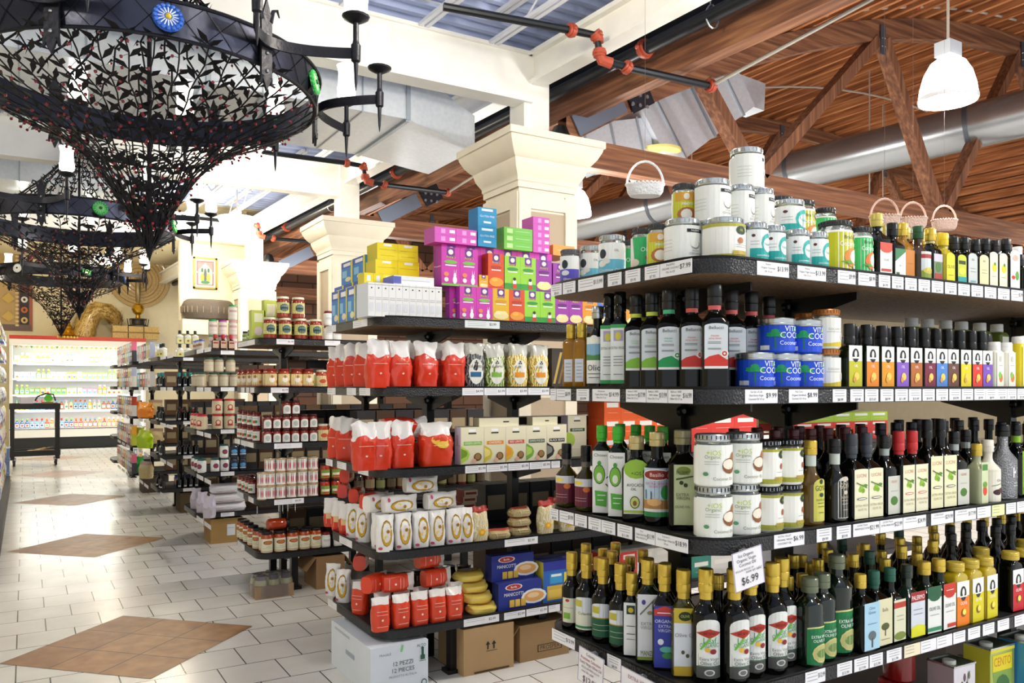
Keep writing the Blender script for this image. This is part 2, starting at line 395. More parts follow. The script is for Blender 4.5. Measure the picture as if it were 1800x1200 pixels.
# jars of the top shelf
pal=[('r',.62,.8,.98,.9,'#1a1a1a'),('t','PALERMO',.8,.85,.05,'#ffffff',.3),('e',.8,.45,.1,.12,'#9a958a'),('e',.78,.48,.09,.11,'#f2f2ea'),('t','ORGANIC',.8,.28,.04,'#7a7a72',.26),('t','COCONUT',.8,.2,.06,'#6a6a62',.32),*lines('#c0c0ba',(.6,.5,.4,.3),.08,.35)]
PALW=jar('coconut_oil_jar','big white jar with black name plate',.052,.125,SILV,WHITEJ,(.15,.03,.82,'#f1f3ee',pal))
PALT=jar('coconut_oil_jar','tall white jar with small black name plate',.040,.128,SILV,WHITEJ,(.115,.03,.84,'#f1f3ee',pal))
def nut(c,c2,name): return [('r',0,0,1,.5,c),('e',.55,.34,.16,.13,'#7a4a2a'),('e',.57,.34,.12,.10,'#f6f2e6'),('t',name,.5,.78,.12,c2,.5),('l',.2,.8,.62,c2)]
BLUJ=jar('coconut_oil_jar','white jar with sky blue lower label',.043,.132,SILV,WHITEJ,(.12,.04,.8,'#f3f5f4',[('r',0,0,1,.48,'#6cc2dd'),('e',.32,.66,.11,.15,'#22303a'),('e',.3,.35,.13,.1,'#f4f4ee'),('e',.42,.42,.12,.09,'#e6e6de'),('t','Coconut Oil',.5,.14,.1,'#ffffff',.6),('t','OIL',.7,.75,.07,'#555555')]))
PURJ=jar('coconut_oil_jar','white jar with violet lower label',.034,.118,mat('#5a5a62',.4),WHITEJ,(.09,.04,.8,'#f3f5f4',[('r',0,0,1,.5,'#5a50c0'),('e',.4,.68,.13,.17,'#22303a'),('e',.42,.36,.16,.1,'#e8e8f0'),('t','Ghee',.5,.12,.1,'#ffffff')]))
NVYJ=jar('coconut_oil_jar','white jar with pale blue middle band',.034,.112,mat('#c8c8c4',.4),WHITEJ,(.09,.04,.8,'#f3f5f4',[('r',0,.32,1,.56,'#5f7fd0'),('l',.2,.8,.75,'#999999')]))
GRNJ=jar('coconut_oil_jar','white jar with leaf green label',.038,.128,mat('#3a3a3a',.4),WHITEJ,(.1,.04,.78,'#35b86a',[('p',[(.05,0),(.3,0),(.2,1),(.05,1)],'#f4f4ee'),('t','Oil',.6,.6,.14,'#ffffff',.5),('e',.72,.35,.1,.1,'#c43a2a'),('e',.3,.2,.15,.12,'#f0e0d0')]))
YELJ=jar('coconut_oil_jar','white jar with yellow label and halved coconut',.036,.126,mat('#3a3a3a',.4),WHITEJ,(.1,.04,.78,'#cfd020',[('r',0,0,.14,1,'#f4f4ee'),('r',.25,.72,1,1,'#d8a43a'),('e',.6,.86,.09,.1,'#efe6d8'),('t','macro',.62,.64,.1,'#ffffff',.55),('e',.62,.3,.3,.22,'#b8703a'),('e',.6,.3,.17,.16,'#f6f0e2')]))
GLDJ=jar('coconut_oil_jar','wide white jar with gold bands and dark oval',.060,.118,SILV,WHITEJ,(.175,.05,.84,'#f5f5ee',[('r',0,.9,1,1,'#b5b04a'),('r',0,0,1,.1,'#b5b04a'),('e',.72,.8,.11,.13,'#223a18'),('t','OIL',.72,.8,.07,'#c8d84a',.2),('e',.7,.5,.06,.09,'#b06a3a'),('l',.6,.85,.36,'#999999'),('l',.6,.85,.3,'#999999'),('r',.55,.08,.85,.2,'#c2ad45')]))
def teal(d,R,H): return jar('coconut_oil_jar',d,R,H,SILV,WHITEJ,(R*2.8,.05,.8,'#f3f6f5',[('r',.1,0,1,.38,'#22a9a5'),('e',.66,.55,.25,.34,'#2cb3ac'),('e',.66,.5,.19,.24,'#f6faf8'),('t','Nutiva',.66,.52,.1,'#2a9a96',.3),('e',.2,.8,.05,.05,'#5a2a2a'),('l',.12,.35,.6,'#999999'),('l',.12,.35,.5,'#999999'),('t','coconut oil',.5,.15,.08,'#ffffff',.5)]))
TEALS=teal('short white jar with teal label',.036,.112); TEALB=teal('wide white jar with teal label',.052,.118)
def brad(c,c3,d,R,H): return jar('coconut_oil_jar',d,R,H,mat('#2a2a2a',.35),WHITEJ,(R*2.9,.05,.76,c,[('t',"Brad's",.5,.86,.1,'#3a3a20',.32),('e',.72,.86,.08,.1,'#6a4030'),('e',.72,.86,.05,.065,'#f0e6da'),('t','Coconut',.5,.68,.13,'#ffffff',.42),('e',.62,.32,.24,.27,c3),('e',.66,.34,.15,.2,'#f6f0e4'),('e',.66,.34,.09,.13,'#fffdf6'),('p',[(.3,.2),(.5,.14),(.62,.16),(.5,.24)],'#5aa030'),('r',.6,.03,.85,.12,'#f6f6ee')]))
BRY=brad('#c9c81a','#e08a3a','large jar with yellow-green coconut label',.053,.158); BRG=brad('#3cc06a','#e87a30','tall jar with bright green coconut label',.042,.148)
# oil bottles top shelf right
def ob(desc,H,rx,glass,cap,c,shp,p=5,lab=(.05,.52),body=.6,nr=.0135,ry=None,neck=None,arch=0,capH=.03,w=None,name='olive_oil_bottle'):
    return bottle(name,desc,H,rx,ry or rx,p,body,nr,capH,glass,cap,((w or rx*1.7),lab[0],lab[1],c,shp,arch),neck)
T1=ob('gold capped bottle, red topped label',.20,.034,GLD,mat('#c9b860',.35,metal=.3),'#f1f0ea',[('r',0,.75,1,1,'#d8452c'),('e',.5,.76,.45,.1,'#d8452c'),('t','OLIVE',.5,.42,.07,'#555555'),('r',.1,.05,.9,.13,'#c8392c')],nr=.014)
T2=ob('dark bottle with green and white label',.178,.030,GLD,BLK,'#f1f0ea',[('p',[(0,.5),(1,.9),(1,1),(0,1)],'#2f7a48'),('r',.1,0,.4,.1,'#2a5a3a'),('t','EV',.5,.35,.08,'#7a8a50')])
T3=ob('wide flask of dark oil with landscape label',.185,.040,mat('#3a2208',.07,coat=.3),mat('#22502e',.4),'#cfd8dc',[('r',0,.75,1,1,'#a83232'),('r',0,.9,1,1,'#e0e0dc'),('r',0,.0,1,.28,'#8aa03a'),('e',.5,.28,.4,.12,'#d0c050')],p=2.3,w=.06,body=.5)
T3B=ob('amber bottle with gold cap',.19,.028,AMB,GOLD,'#c87a1c',[('l',.2,.8,.5,'#8a5a10')],p=4)
T4=ob('dark bottle with photo label and red seal',.185,.029,GLD,GOLD,'#7a8a70',[('r',0,.7,1,1,'#cfc8d8'),('e',.5,.5,.3,.2,'#4a7a35'),('r',.1,.0,.9,.25,'#b03a2a')],neck=mat('#c9b87a',.3,metal=.4))
T5=ob('yellow capped bottle with arched yellow label',.172,.028,mat('#b8a818',.1,coat=.3),mat('#e2c92a',.4),'#e6dc20',[('t','OLIVE',.5,.5,.12,'#3a5a1a'),('l',.2,.8,.2,'#3a5a1a')],arch=.012,lab=(.05,.6))
T6=ob('black bottle with arched yellow and green label',.165,.030,GLD,BLK,'#c6cf30',[('r',.1,.65,.9,.78,'#2a3a1a'),('e',.5,.4,.38,.12,'#dce048'),('r',0,0,1,.2,'#1fa0a0')],arch=.012,lab=(.05,.62))
T7=ob('black capped vinegar bottle, pale grey arched label',.17,.032,GLD,BLK,'#c9d0ce',[('t','oo',.5,.8,.1,'#2a2a2a',.5),('l',.2,.8,.5,'#777777'),('l',.2,.8,.4,'#777777'),('r',.2,.08,.8,.12,'#7ab0b0')],arch=.014,lab=(.03,.66))
T8=ob('black capped vinegar bottle, cream arched label',.17,.032,GLD,BLK,'#e6dfae',[('t','oo',.5,.8,.1,'#2a2a2a',.5),('l',.2,.8,.5,'#8a7a4a'),('l',.2,.8,.4,'#8a7a4a')],arch=.014,lab=(.03,.66))
T9=ob('black capped dressing bottle with lemon print',.178,.031,GLD,BLK,'#eeeacb',[('e',.55,.55,.3,.12,'#e3d01e'),('e',.62,.66,.12,.05,'#4a8a2a'),('l',.2,.8,.3,'#9a9a80')],arch=.012,lab=(.02,.72))
T10=ob('white labelled dressing bottle with chilli print',.19,.035,GLD,BLK,'#eeeee2',[('e',.3,.3,.2,.05,'#d0281e'),('e',.7,.35,.2,.12,'#5aa03a'),('e',.5,.8,.3,.08,'#c8b0a0')],arch=.014,lab=(.02,.76))
T11=ob('small bottle with violet and white label',.14,.034,GLG,BLK,'#f4f4f0',[('r',0,0,1,.6,'#7a4ac0'),('e',.5,.76,.22,.17,'#16181a')],lab=(.03,.66))
TB1=ob('dark bottle with plain white label',.20,.028,GLD,BLK,'#dfe6e8',[('l',.2,.8,.5,'#888888')],p=2.2,w=.05,lab=(.1,.6))
TB2=ob('white capped bottle with lemon yellow label',.2,.026,mat('#2a3038',.1,coat=.3),mat('#f0f0f0',.4),'#f0f0ea',[('r',0,.0,1,.35,'#d9d820')],p=2.2,w=.045,lab=(.2,.6))
# shelf 3
MAR=ob('dark bottle with maroon and flower label',.215,.037,mat('#3a3208',.07,coat=.3),BLK,'#6a1c34',[('r',0,.72,1,1,'#d8d8dc'),('e',.7,.62,.14,.1,'#d8702a'),('e',.35,.85,.2,.07,'#e8d43a'),('l',.15,.7,.3,'#d8b0b8'),('l',.15,.7,.2,'#d8b0b8')],p=2,w=.085,body=.52,lab=(.08,.5),capH=.04,neck=mat('#6b625a',.4))
CHO=ob('green capped bottle with avocado drawing',.285,.029,GLG,mat('#46b52e',.35),'#f2f2ec',[('t','Chosen',.5,.93,.05,INK,.8),('e',.42,.62,.36,.16,'#3a3f38'),('e',.42,.62,.32,.145,'#7cc23e'),('e',.42,.58,.17,.07,'#eef4de'),('e',.42,.8,.12,.04,'#4aa03a'),('p',[(.85,.55),(.98,.58),(.97,.6),(.84,.57)],INK),('p',[(.8,.46),(.95,.42),(.96,.44),(.82,.48)],INK),('p',[(.2,.12),(.85,.1),(.9,.34),(.15,.36)],'#54ae3c'),('l',.3,.8,.28,'#ffffff'),('l',.3,.7,.2,'#ffffff')],p=5,body=.74,lab=(.03,.72),neck=mat('#46b52e',.35),w=.052,name='avocado_oil_bottle')
IOS=ob('broad bottle, white label with halved avocado',.26,.044,GLD,mat('#cbb980',.3,metal=.4),'#f2f3ea',[('e',.5,1.0,.5,.22,'#9ac43c'),('t','+iOS',.5,.9,.08,'#3a4a1a',.5),('t','AVOCADO',.48,.64,.07,'#3a3a3a',.7),('t','OIL',.4,.55,.06,'#3a3a3a'),('e',.45,.26,.2,.14,'#3f4a22'),('e',.45,.26,.17,.12,'#cbd676'),('e',.45,.24,.08,.06,'#8a5a2a'),('r',0,.03,1,.08,'#a8c83a')],p=5,body=.64,nr=.018,lab=(.1,.62),name='avocado_oil_bottle')
BAS=ob('round bottle with red oval over seaside picture',.275,.042,GLD,mat('#cbb980',.3,metal=.4),'#bcd2e0',[('r',0,.0,1,.1,'#2a8a4a'),('r',0,.1,1,.16,'#e6e6e0'),('r',0,.16,1,.34,'#b0804a'),('e',.4,.3,.25,.08,'#e0b070'),('r',.1,.36,.14,.55,'#3a5a7a'),('r',.3,.36,.34,.52,'#3a5a7a'),('e',.82,.5,.2,.16,'#3f9a48'),('e',.5,.86,.48,.12,'#f0efe6'),('e',.5,.86,.44,.1,'#8e2a22'),('t','Basilio',.5,.86,.08,'#f0e6d8',.6),('t','EXTRA VIRGIN',.5,.68,.05,'#d84a8a'),('t','OLIVE OIL',.5,.62,.05,'#d84a8a')],p=2,body=.6,nr=.018,lab=(.1,.62),w=.09)
PALO=ob('tall black bottle with pale green label',.285,.045,GLB,mat('#8f8a6a',.3,metal=.5),'#bfc79a',[('e',.45,.9,.34,.07,'#7a8a3a'),('t','PALERMO',.42,.86,.07,'#2f3a14',.6),('e',.35,.7,.1,.035,'#2c3a18'),('e',.55,.66,.1,.035,'#2c3a18'),('p',[(.1,.74),(.9,.8),(.9,.82),(.1,.77)],'#3a5a20'),('t','EXTRA',.4,.5,.05,'#5a6040'),('t','VIRGIN',.42,.44,.05,'#5a6040'),('t','OLIVE OIL',.4,.3,.04,'#5a6040')],p=5,body=.68,nr=.019,lab=(.06,.66),w=.06)
IOSJ=jar('coconut_oil_jar','big jar with open coconut, yellow-green lettering',.052,.14,SILV,WHITEJ,(.15,.03,.8,'#f0f2ea',[('t','+iOS',.36,.8,.13,'#c2d43a',.3),('t','Organic',.34,.7,.09,'#8aa05a',.34),('e',.82,.66,.13,.16,'#a86a3a'),('e',.68,.48,.17,.2,'#8a5228'),('e',.66,.52,.14,.13,'#f2e9d6'),('t','Coconut Oil',.55,.16,.08,'#7a7a62',.5),('e',.22,.28,.05,.05,'#5a9a6a'),('l',.2,.45,.58,'#aaaaa0'),('l',.2,.45,.52,'#aaaaa0')],),lidH=.02,ribs=True,lip=BLKM)
RVJ=jar('coconut_oil_jar','dark lidded jar with olive bands',.042,.128,BLKM,WHITEJ,(.12,.06,.82,'#f4f4ec',[('r',0,.92,1,1,'#a8a83a'),('r',0,.0,1,.14,'#a8a83a'),('e',.7,.84,.14,.12,'#1d2c14'),('t','OIL',.7,.84,.06,'#b8d03a',.2),('e',.68,.5,.06,.09,'#a85a2a'),('l',.5,.85,.33,'#999999'),('r',.45,.1,.85,.2,'#b09a3a')]),lip=SILV)
goy=lambda c,c2:[('e',.5,.93,.14,.06,c2),('t','GOYA',.5,.77,.13,c2,.8),('t','OLIVE OIL',.5,.5,.05,c2,.7),('l',.25,.75,.42,c2),('l',.25,.75,.34,c2),('e',.5,.62,.15,.05,c2),('l',.3,.7,.2,c2)]
GO1=ob('flask with gold cap and long yellow oval label',.25,.038,mat('#5a4210',.07,coat=.3),GOLD,'#d3cf5e',goy('','#1e3c1a'),p=2.2,body=.5,nr=.014,lab=(.06,.56),w=.05,arch=.02,neck=mat('#c8d0c8',.15))
GO2=ob('flask with black cap and dark oval label',.25,.038,mat('#141408',.07,coat=.3),BLK,'#d8d8d0',[('r',.06,.02,.94,.9,'#16160f')]+goy('','#d8c8b0'),p=2.2,body=.5,nr=.014,lab=(.06,.56),w=.05,arch=.02,neck=mat('#c8d0c8',.15))
luc=lambda c,h:[('t','LUCINI',.5,.86,.07,'#c87a5a',.74),('e',.4,.58,.12,.05,'#8ab82c'),('e',.6,.56,.12,.05,'#7aa828'),('e',.5,.64,.13,.05,'#94c038'),('p',[(.1,.72),(.9,.6),(.9,.615),(.12,.74)],'#4a6a20'),('e',.75,.66,.15,.03,'#5a8a2c'),('e',.5,.4,.36,.025,c),('e',.5,.4,.3,.014,'#f0edd8'),('t','EXTRA VIRGIN',.5,.26,.045,'#8a7a58'),('t','OLIVE OIL',.5,.18,.045,'#8a7a58')]
LU1=ob('black bottle with cream olive branch label, black oval',.265,.035,GLD,mat('#3c4148',.35),'#ece8c8',luc(INK,0),p=5,body=.62,lab=(.03,.6),w=.066,arch=.003,neck=mat('#3c4148',.35),capH=.05)
LU2=ob('cream olive branch label, red neck and oval',.265,.035,GLD,mat('#c22a2a',.4),'#ece8c8',luc('#c8281e',0),p=5,body=.62,lab=(.03,.6),w=.066,neck=mat('#c22a2a',.4),capH=.05)
LU3=ob('taller black bottle with cream olive branch label',.30,.036,GLD,BLK,'#ece8c0',luc(INK,0),p=4,body=.6,lab=(.03,.6),w=.068,capH=.05)
LU4=ob('black bottle, silver neck band, pale olive label',.255,.034,GLD,BLK,'#cfd0c4',[('e',.5,.35,.3,.12,'#4a7a2a'),('t','OLIVE',.5,.85,.07,'#c87a5a'),('l',.2,.8,.6,'#999999')],p=4,body=.6,lab=(.03,.5),w=.064,neck=mat('#a8b0ac',.3,metal=.3))
SML=ob('pale bottle with gold cap and herb label',.21,.029,mat('#aab08a',.15,coat=.3),GOLD,'#cfd8b0',[('r',.1,.8,.9,.95,'#4a8a3a'),('e',.5,.3,.3,.12,'#d8442a'),('e',.5,.45,.32,.08,'#6aa03a')],p=5,lab=(.03,.7),w=.04)
CRM=ob('matte cream bottle with olive drawing',.22,.041,mat('#e6e0ce',.4),mat('#eae4d4',.4),'#ebe6d6',[('e',.4,.3,.25,.1,'#3a1a2a'),('e',.62,.36,.2,.09,'#5a2a1a'),('p',[(.1,.5),(.9,.62),(.9,.64),(.1,.52)],'#3a7a3a'),('t','Olive',.5,.7,.09,'#2a4a6a')],p=2,lab=(.03,.5),w=.08,body=.55,nr=.015)
KB=ob('metallic grey ribbed bottle with white letter K',.27,.048,mat('#8a8c90',.3,metal=.85,bump=.6,bscale=220),BLK,None,[('t','K',.5,.62,.28,'#f4f4f4'),('l',.3,.7,.35,'#f0f0f0'),('l',.3,.7,.28,'#f0f0f0')],p=2.4,lab=(.05,.55),w=.06,body=.55,nr=.018)
DOT=ob('black bottle with lime dotted label',.27,.034,GLD,BLK,'#7aa824',[('e',.5,.85,.28,.08,'#cfe03a'),('e',.5,.66,.28,.08,'#cfe03a'),('e',.5,.47,.28,.08,'#cfe03a'),('l',.2,.8,.33,'#e8f0c0'),('r',.2,.08,.8,.16,'#e8f0c0')],p=5,lab=(.05,.64),w=.04,neck=mat('#8cbc2a',.4))
# shelf 4
def besl(): return [('r',0,.0,1,.2,'#4a4b48'),('e',.5,.1,.2,.055,'#cfd2cc'),('e',.5,.1,.14,.038,'#6a6b68'),('p',[(0,.76),(.5,.84),(1,.76),(.5,.68)],'#b0301f'),('t','BESINS',.5,.76,.05,'#5a1410',.6),('t','Leaf',.5,.64,.1,'#2a9a4a',.5),('t','ORGANIC',.5,.56,.07,'#1f8a44',.7),('p',[(.15,.5),(.5,.7),(.55,.68),(.2,.48)],'#6ab83a'),('e',.42,.49,.1,.04,'#e8b43a'),('e',.62,.46,.12,.045,'#8a1c24'),('t','Extra Virgin',.5,.33,.05,'#5a5a5a',.8),('t','Olive Oil',.5,.26,.06,'#4a4a4a',.8),('l',.1,.9,.21,'#2a7a4a')]
BES=bottle('olive_oil_bottle','tall gold capped bottle, red diamond label',.31,.040,.040,2,.62,.016,.05,GLD,GOLD,(.075,.06,.58,'#e9ebe6',besl(),.022),GOLD)
DG1=bottle('olive_oil_bottle','gold capped bottle with small cream label',.255,.034,.034,2,.56,.0145,.045,GLD,GOLD,(.05,.1,.42,'#e2e2c8',[('e',.4,.9,.15,.06,'#b83a2a'),('r',.1,.15,.6,.4,'#7ab03a'),('l',.1,.8,.6,'#888888')]),GOLD)
DG2=bottle('olive_oil_bottle','gold capped bottle with white and green label',.265,.037,.037,2,.55,.015,.045,GLD,GOLD,(.08,.08,.48,'#dfe3ea',[('r',0,0,1,.55,'#e4e4d0'),('r',.05,.7,.4,.9,'#c0b83a'),('r',.0,.05,1,.12,'#3a8a5a'),('t','Colavita',.5,.5,.09,'#4a5a3a',.6)],.012),GOLD)
DG3=bottle('olive_oil_bottle','gold capped bottle with white and dark green label',.265,.037,.037,2,.55,.015,.045,GLD,GOLD,(.08,.08,.48,'#dfe3ea',[('r',0,0,1,.55,'#1e5a3c'),('r',.0,.55,1,.58,'#c0a040'),('r',.05,.7,.4,.9,'#c0b83a'),('l',.1,.8,.35,'#cfd8c0'),('l',.1,.8,.2,'#cfd8c0')],.012),GOLD)
SLW=bottle('olive_oil_bottle','slim gold capped bottle with white label, dark crest',.25,.026,.026,5,.62,.013,.04,GLD,GOLD,(.042,.03,.66,'#e8ebe8',[('r',.2,.78,.8,.95,'#1c3a24'),('e',.5,.86,.2,.05,'#d0b840'),('l',.2,.8,.55,INK),('l',.2,.8,.4,INK),('l',.2,.8,.3,'#888888')]),GOLD)
OLV=bottle('olive_oil_bottle','square bottle with silver olive branch label',.30,.036,.036,5,.66,.015,.045,GLG,GOLD,(.06,.04,.68,'#dcdde0',[('e',.3,.88,.1,.04,'#3a3a8a'),('p',[(.1,.7),(.85,.95),(.87,.93),(.15,.68)],'#6a6a5a'),('e',.6,.72,.14,.03,'#8a8a6a'),('t','EXTRA',.5,.55,.05,'#8a8a8a'),('t','VIRGIN',.5,.49,.05,'#8a8a8a'),('t','MANZO',.5,.1,.08,'#5a7a2a',.7),('r',0,0,1,.05,'#8a9a3a')]),GOLD)
BLU=bottle('olive_oil_bottle','square bottle with royal blue and red label',.30,.036,.036,5,.62,.015,.045,GLB,GOLD,(.062,.03,.62,'#2d3a9c',[('p',[(0,.84),(1,.84),(1,.94),(.5,1.0),(0,.94)],'#c23a3a'),('l',.15,.85,.88,'#ffffff'),('t','ORGANIC',.5,.75,.055,'#e8e8f4'),('t','EXTRA',.5,.67,.05,'#cfd0f0'),('t','VIRGIN',.5,.6,.05,'#cfd0f0'),('e',.3,.42,.14,.05,'#e0e0ec'),('e',.55,.3,.3,.05,'#5ab0a0'),('e',.6,.2,.25,.05,'#3a8a4a')]),GOLD)
YOL=bottle('olive_oil_bottle','square olive green bottle with yellow and white label',.295,.036,.036,5,.62,.0155,.05,mat('#3f3c08',.07,coat=.3),GOLD,(.062,.02,.66,'#dfe4ea',[('r',0,.78,1,1,'#c9b030'),('e',.5,.88,.3,.07,'#1d2c14'),('t','OLIVE',.5,.88,.04,'#b8d03a',.4),('r',0,0,1,.14,'#c9a830'),('t','Olive Oil',.5,.6,.06,'#8a8a8a'),('e',.4,.35,.08,.03,'#4a4a2a'),('e',.6,.3,.08,.03,'#4a4a2a')]),GOLD)
def pet(d,H,R): return bottle('olive_oil_bottle',d,H,R,R,2.2,.72,.019,.03,mat('#0e1c12',.08,coat=.4),mat('#6e7660',.3,metal=.3),(R*2.2,.04,.46,'#127a42',[('e',.5,.97,.5,.06,'#e0d890'),('e',.5,.93,.5,.06,'#127a42'),('t','EXTRA VIRGIN',.5,.75,.08,'#ffffff',.7),('t','OLIVE OIL',.5,.64,.08,'#ffffff',.6),('e',.55,.3,.38,.26,'#cfc67e'),('e',.55,.3,.33,.22,'#b9b878'),('e',.55,.3,.24,.12,'#6a8a4a')]))
PET=pet('ribbed plastic bottle with bright green label',.255,.040); PETB=pet('large waisted plastic bottle with bright green label',.30,.046)
LBL=ob('dark bottle with pale blue label and tree',.235,.040,GLD,GOLD,'#a8cfe4',[('t','Olive',.5,.88,.07,'#5a7a9a'),('t','Grove',.5,.79,.07,'#5a7a9a'),('e',.5,.3,.26,.1,'#5a6a70'),('r',.46,.05,.54,.25,'#4a4a48'),('l',.2,.8,.55,'#5a7a9a')],p=4,lab=(.05,.66),w=.077,body=.66)
BEL=ob('dark bottle, cream label reading Bell with tree',.235,.039,GLD,mat('#1f5a4a',.4),'#ddd9b4',[('t','Bella',.5,.76,.08,'#6a6448',.6),('e',.5,.4,.28,.08,'#4f5a30'),('r',.47,.2,.53,.36,'#4a3a20'),('l',.2,.8,.12,'#8a845c')],p=4,lab=(.05,.66),w=.074,body=.66,neck=mat('#1f5a4a',.4))
LND=ob('dark bottle with landscape label, red band',.235,.035,GLD,mat('#1f5a4a',.4),'#dcdcc0',[('r',0,.8,1,.94,'#b83a2a'),('e',.5,.12,.5,.1,'#7a8a3a'),('l',.2,.8,.6,'#888888'),('l',.2,.8,.5,'#888888')],p=5,lab=(.05,.6),w=.062)
PLR=ob('dark bottle with red name banner, yellow foot',.235,.039,mat('#1a2a20',.07,coat=.4),mat('#23302a',.3),'#d4dae4',[('r',0,.78,1,1,'#a02020'),('t','PALERMO',.5,.87,.1,'#ffffff',.9),('r',0,0,1,.2,'#d8d820'),('e',.5,.2,.45,.06,'#d8d820'),('l',.15,.8,.6,'#777777'),('l',.15,.8,.5,'#777777')],p=3,lab=(.05,.66),w=.075)
SPW=ob('dark bottle with white label, dark green head',.235,.038,GLG,GOLD,'#e8ebe6',[('r',0,.76,1,1,'#1c5a3a'),('e',.5,.78,.42,.1,'#1c5a3a'),('t','OLIVE OIL',.5,.52,.08,'#3a4a48',.8),('l',.15,.8,.38,'#888888'),('r',.0,.04,1,.12,'#2f8a5a')],p=5,lab=(.04,.68),w=.073,nr=.016)
SPR=ob('dark bottle with white label, red head',.235,.038,GLG,GOLD,'#ececea',[('r',0,.76,1,1,'#c8321f'),('e',.5,.78,.42,.1,'#c8321f'),('l',.2,.8,.85,'#ffffff'),('t','OLIVE OIL',.5,.52,.08,'#3a4a48',.8),('l',.15,.8,.38,'#888888'),('r',.3,.04,1,.12,'#c8321f')],p=5,lab=(.04,.68),w=.073,nr=.016)
def sq(c,d,gl): return bottle('flavoured_oil_bottle',d,.215,.037,.028,6,.80,.022,.016,gl,mat('#cbb040',.3),(.071,.03,.72,'#f4f4f0',[('r',0,0,1,.66,c),('e',.5,.72,.25,.17,'#16181a'),('e',.5,.75,.1,.09,'#f4f4f0'),('r',.2,.64,.8,.67,'#f4f4f0'),('t','OLIVE',.5,.5,.07,'#ffffff',.7),('e',.5,.28,.18,.09,'#7a5a1a'),('e',.55,.3,.14,.07,'#f4e060')]))
SQO=sq('#f08018','square bottle with orange and white label',mat('#b8a01c',.15,coat=.3)); SQY=sq('#d9cc14','square bottle with yellow and white label',mat('#b8a01c',.15,coat=.3))
SQR=sq('#c41f2a','square bottle with crimson and white label',GLD)
RLJ=jar('pepper_jar','jar of red peppers with red lid',.055,.15,mat('#c41a20',.3),mat('#8a1414',.2,coat=.4),None,lidH=.02,ribs=False)
def tin(desc,w,h,d,c,shapes,side,sshape=None):
    b=MB(); bb=mat(c,.3,metal=.3); sd=mat(side,.3,metal=.3)
    b.box((0,0,h/2),(w,d,h),bb,mats=[sd,mat('#4c5a3e',.3,metal=.6),bb,bb,sd,sd])
    rim=MB()
    for z in(.003,h):
        for a,q in (((w+.004),.004),):
            rim.box((0,-d/2,z),(w+.005,.005,.006),SILV); rim.box((0,d/2,z),(w+.005,.005,.006),SILV)
            rim.box((-w/2,0,z),(.005,d+.005,.006),SILV); rim.box((w/2,0,z),(.005,d+.005,.006),SILV)
    decal(b,shapes,w,h,0,flatfn(d/2,.0004))
    if sshape: decal(b,sshape,d,h,0,lambda x,z,l:(-w/2-l*.0004,-x,z))
    cp=MB(); cp.lathe([(.022,h),(.022,h+.012),(.019,h+.014)],mat('#d9d9d0',.4),16,T=Matrix.Translation((-w/4,-d*.12,0)))
    return Kind('olive_oil_tin',desc,'tin',h,w,[('tin_body',b),('rim',rim),('spout_cap',cp)],d)
CEN=tin('large yellow and green oil tin reading CENTO',.15,.25,.10,'#a9b85a',[('e',.5,.62,.4,.28,'#7fa04a'),('r',.1,.66,.9,.9,'#e0cf1a'),('t','CENTO',.5,.79,.13,'#c87a1a',.7),('e',.5,.4,.3,.2,'#3a6a34'),('r',0,.94,1,1,'#d8d03a'),('r',0,0,1,.1,'#d0c83a'),('l',.3,.7,.3,'#d8e0a0')],'#cfc83a')
WTN=tin('white oil tin printed with olive sprigs',.12,.22,.10,'#d9d6de',[('e',.5,.8,.06,.07,'#6a4a5a'),('e',.38,.68,.06,.07,'#5a5a4a'),('e',.62,.66,.06,.07,'#6a4a5a'),('e',.5,.52,.06,.07,'#5a4a4a'),('e',.7,.82,.05,.06,'#7a7a5a'),('p',[(.3,.3),(.72,.9),(.74,.89),(.33,.29)],'#6a7a4a')],'#c8c0c6',[('t','APRILE',.5,.3,.09,'#4a4a6a',.7),('e',.6,.6,.2,.1,'#8a9a7a')])
BTN=tin('blue oil tin with white band and landscape',.15,.26,.10,'#4a9ada',[('r',0,.86,1,1,'#2a3a9a'),('r',.1,.78,.9,.9,'#e8ecf4'),('e',.6,.55,.28,.16,'#d8c8a0'),('r',0,.15,1,.25,'#cfe4f4')],'#4aa0e0')
# ---------- gondolas
def lipmat():
    def bld(nt,tc,b):
        b.inputs['Roughness'].default_value=.38; b.inputs['Base Color'].default_value=lin('#17171b')
        v=nt.nodes.new('ShaderNodeTexVoronoi'); v.inputs['Scale'].default_value=160
        nt.links.new(tc.outputs['Object'],v.inputs['Vector'])
        bp=nt.nodes.new('ShaderNodeBump'); bp.inputs['Strength'].default_value=.55; bp.inputs['Distance'].default_value=.004
        nt.links.new(v.outputs['Distance'],bp.inputs['Height']); nt.links.new(bp.outputs['Normal'],b.inputs['Normal'])
    return texmat('black_textured_edge',bld)
LIP=lipmat()
def undermat():
    def bld(nt,tc,b):
        f=noise_n(nt,mapping(nt,tc,(1,1,1)),90,3)
        nt.links.new(ramp(nt,f,[(.3,'#4a3826'),(.7,'#8a6c4a')]),b.inputs['Base Color']); b.inputs['Roughness'].default_value=.6
    return texmat('brown_board_underside',bld)
UND=undermat()
def rrect(x0,y0,x1,y1,r,n=7):
    pts=[]
    # rounded at the aisle end (x0) only
    for i in range(n+1):
        a=math.pi+math.pi/2*i/n; pts.append((x0+r+r*math.cos(a),y0+r+r*math.sin(a)))
    pts+=[(x1,y0),(x1,y1)]
    for i in range(n+1):
        a=math.pi/2+math.pi/2*i/n; pts.append((x0+r+r*math.cos(a),y1-r+r*math.sin(a)))
    return pts
TAGC={}
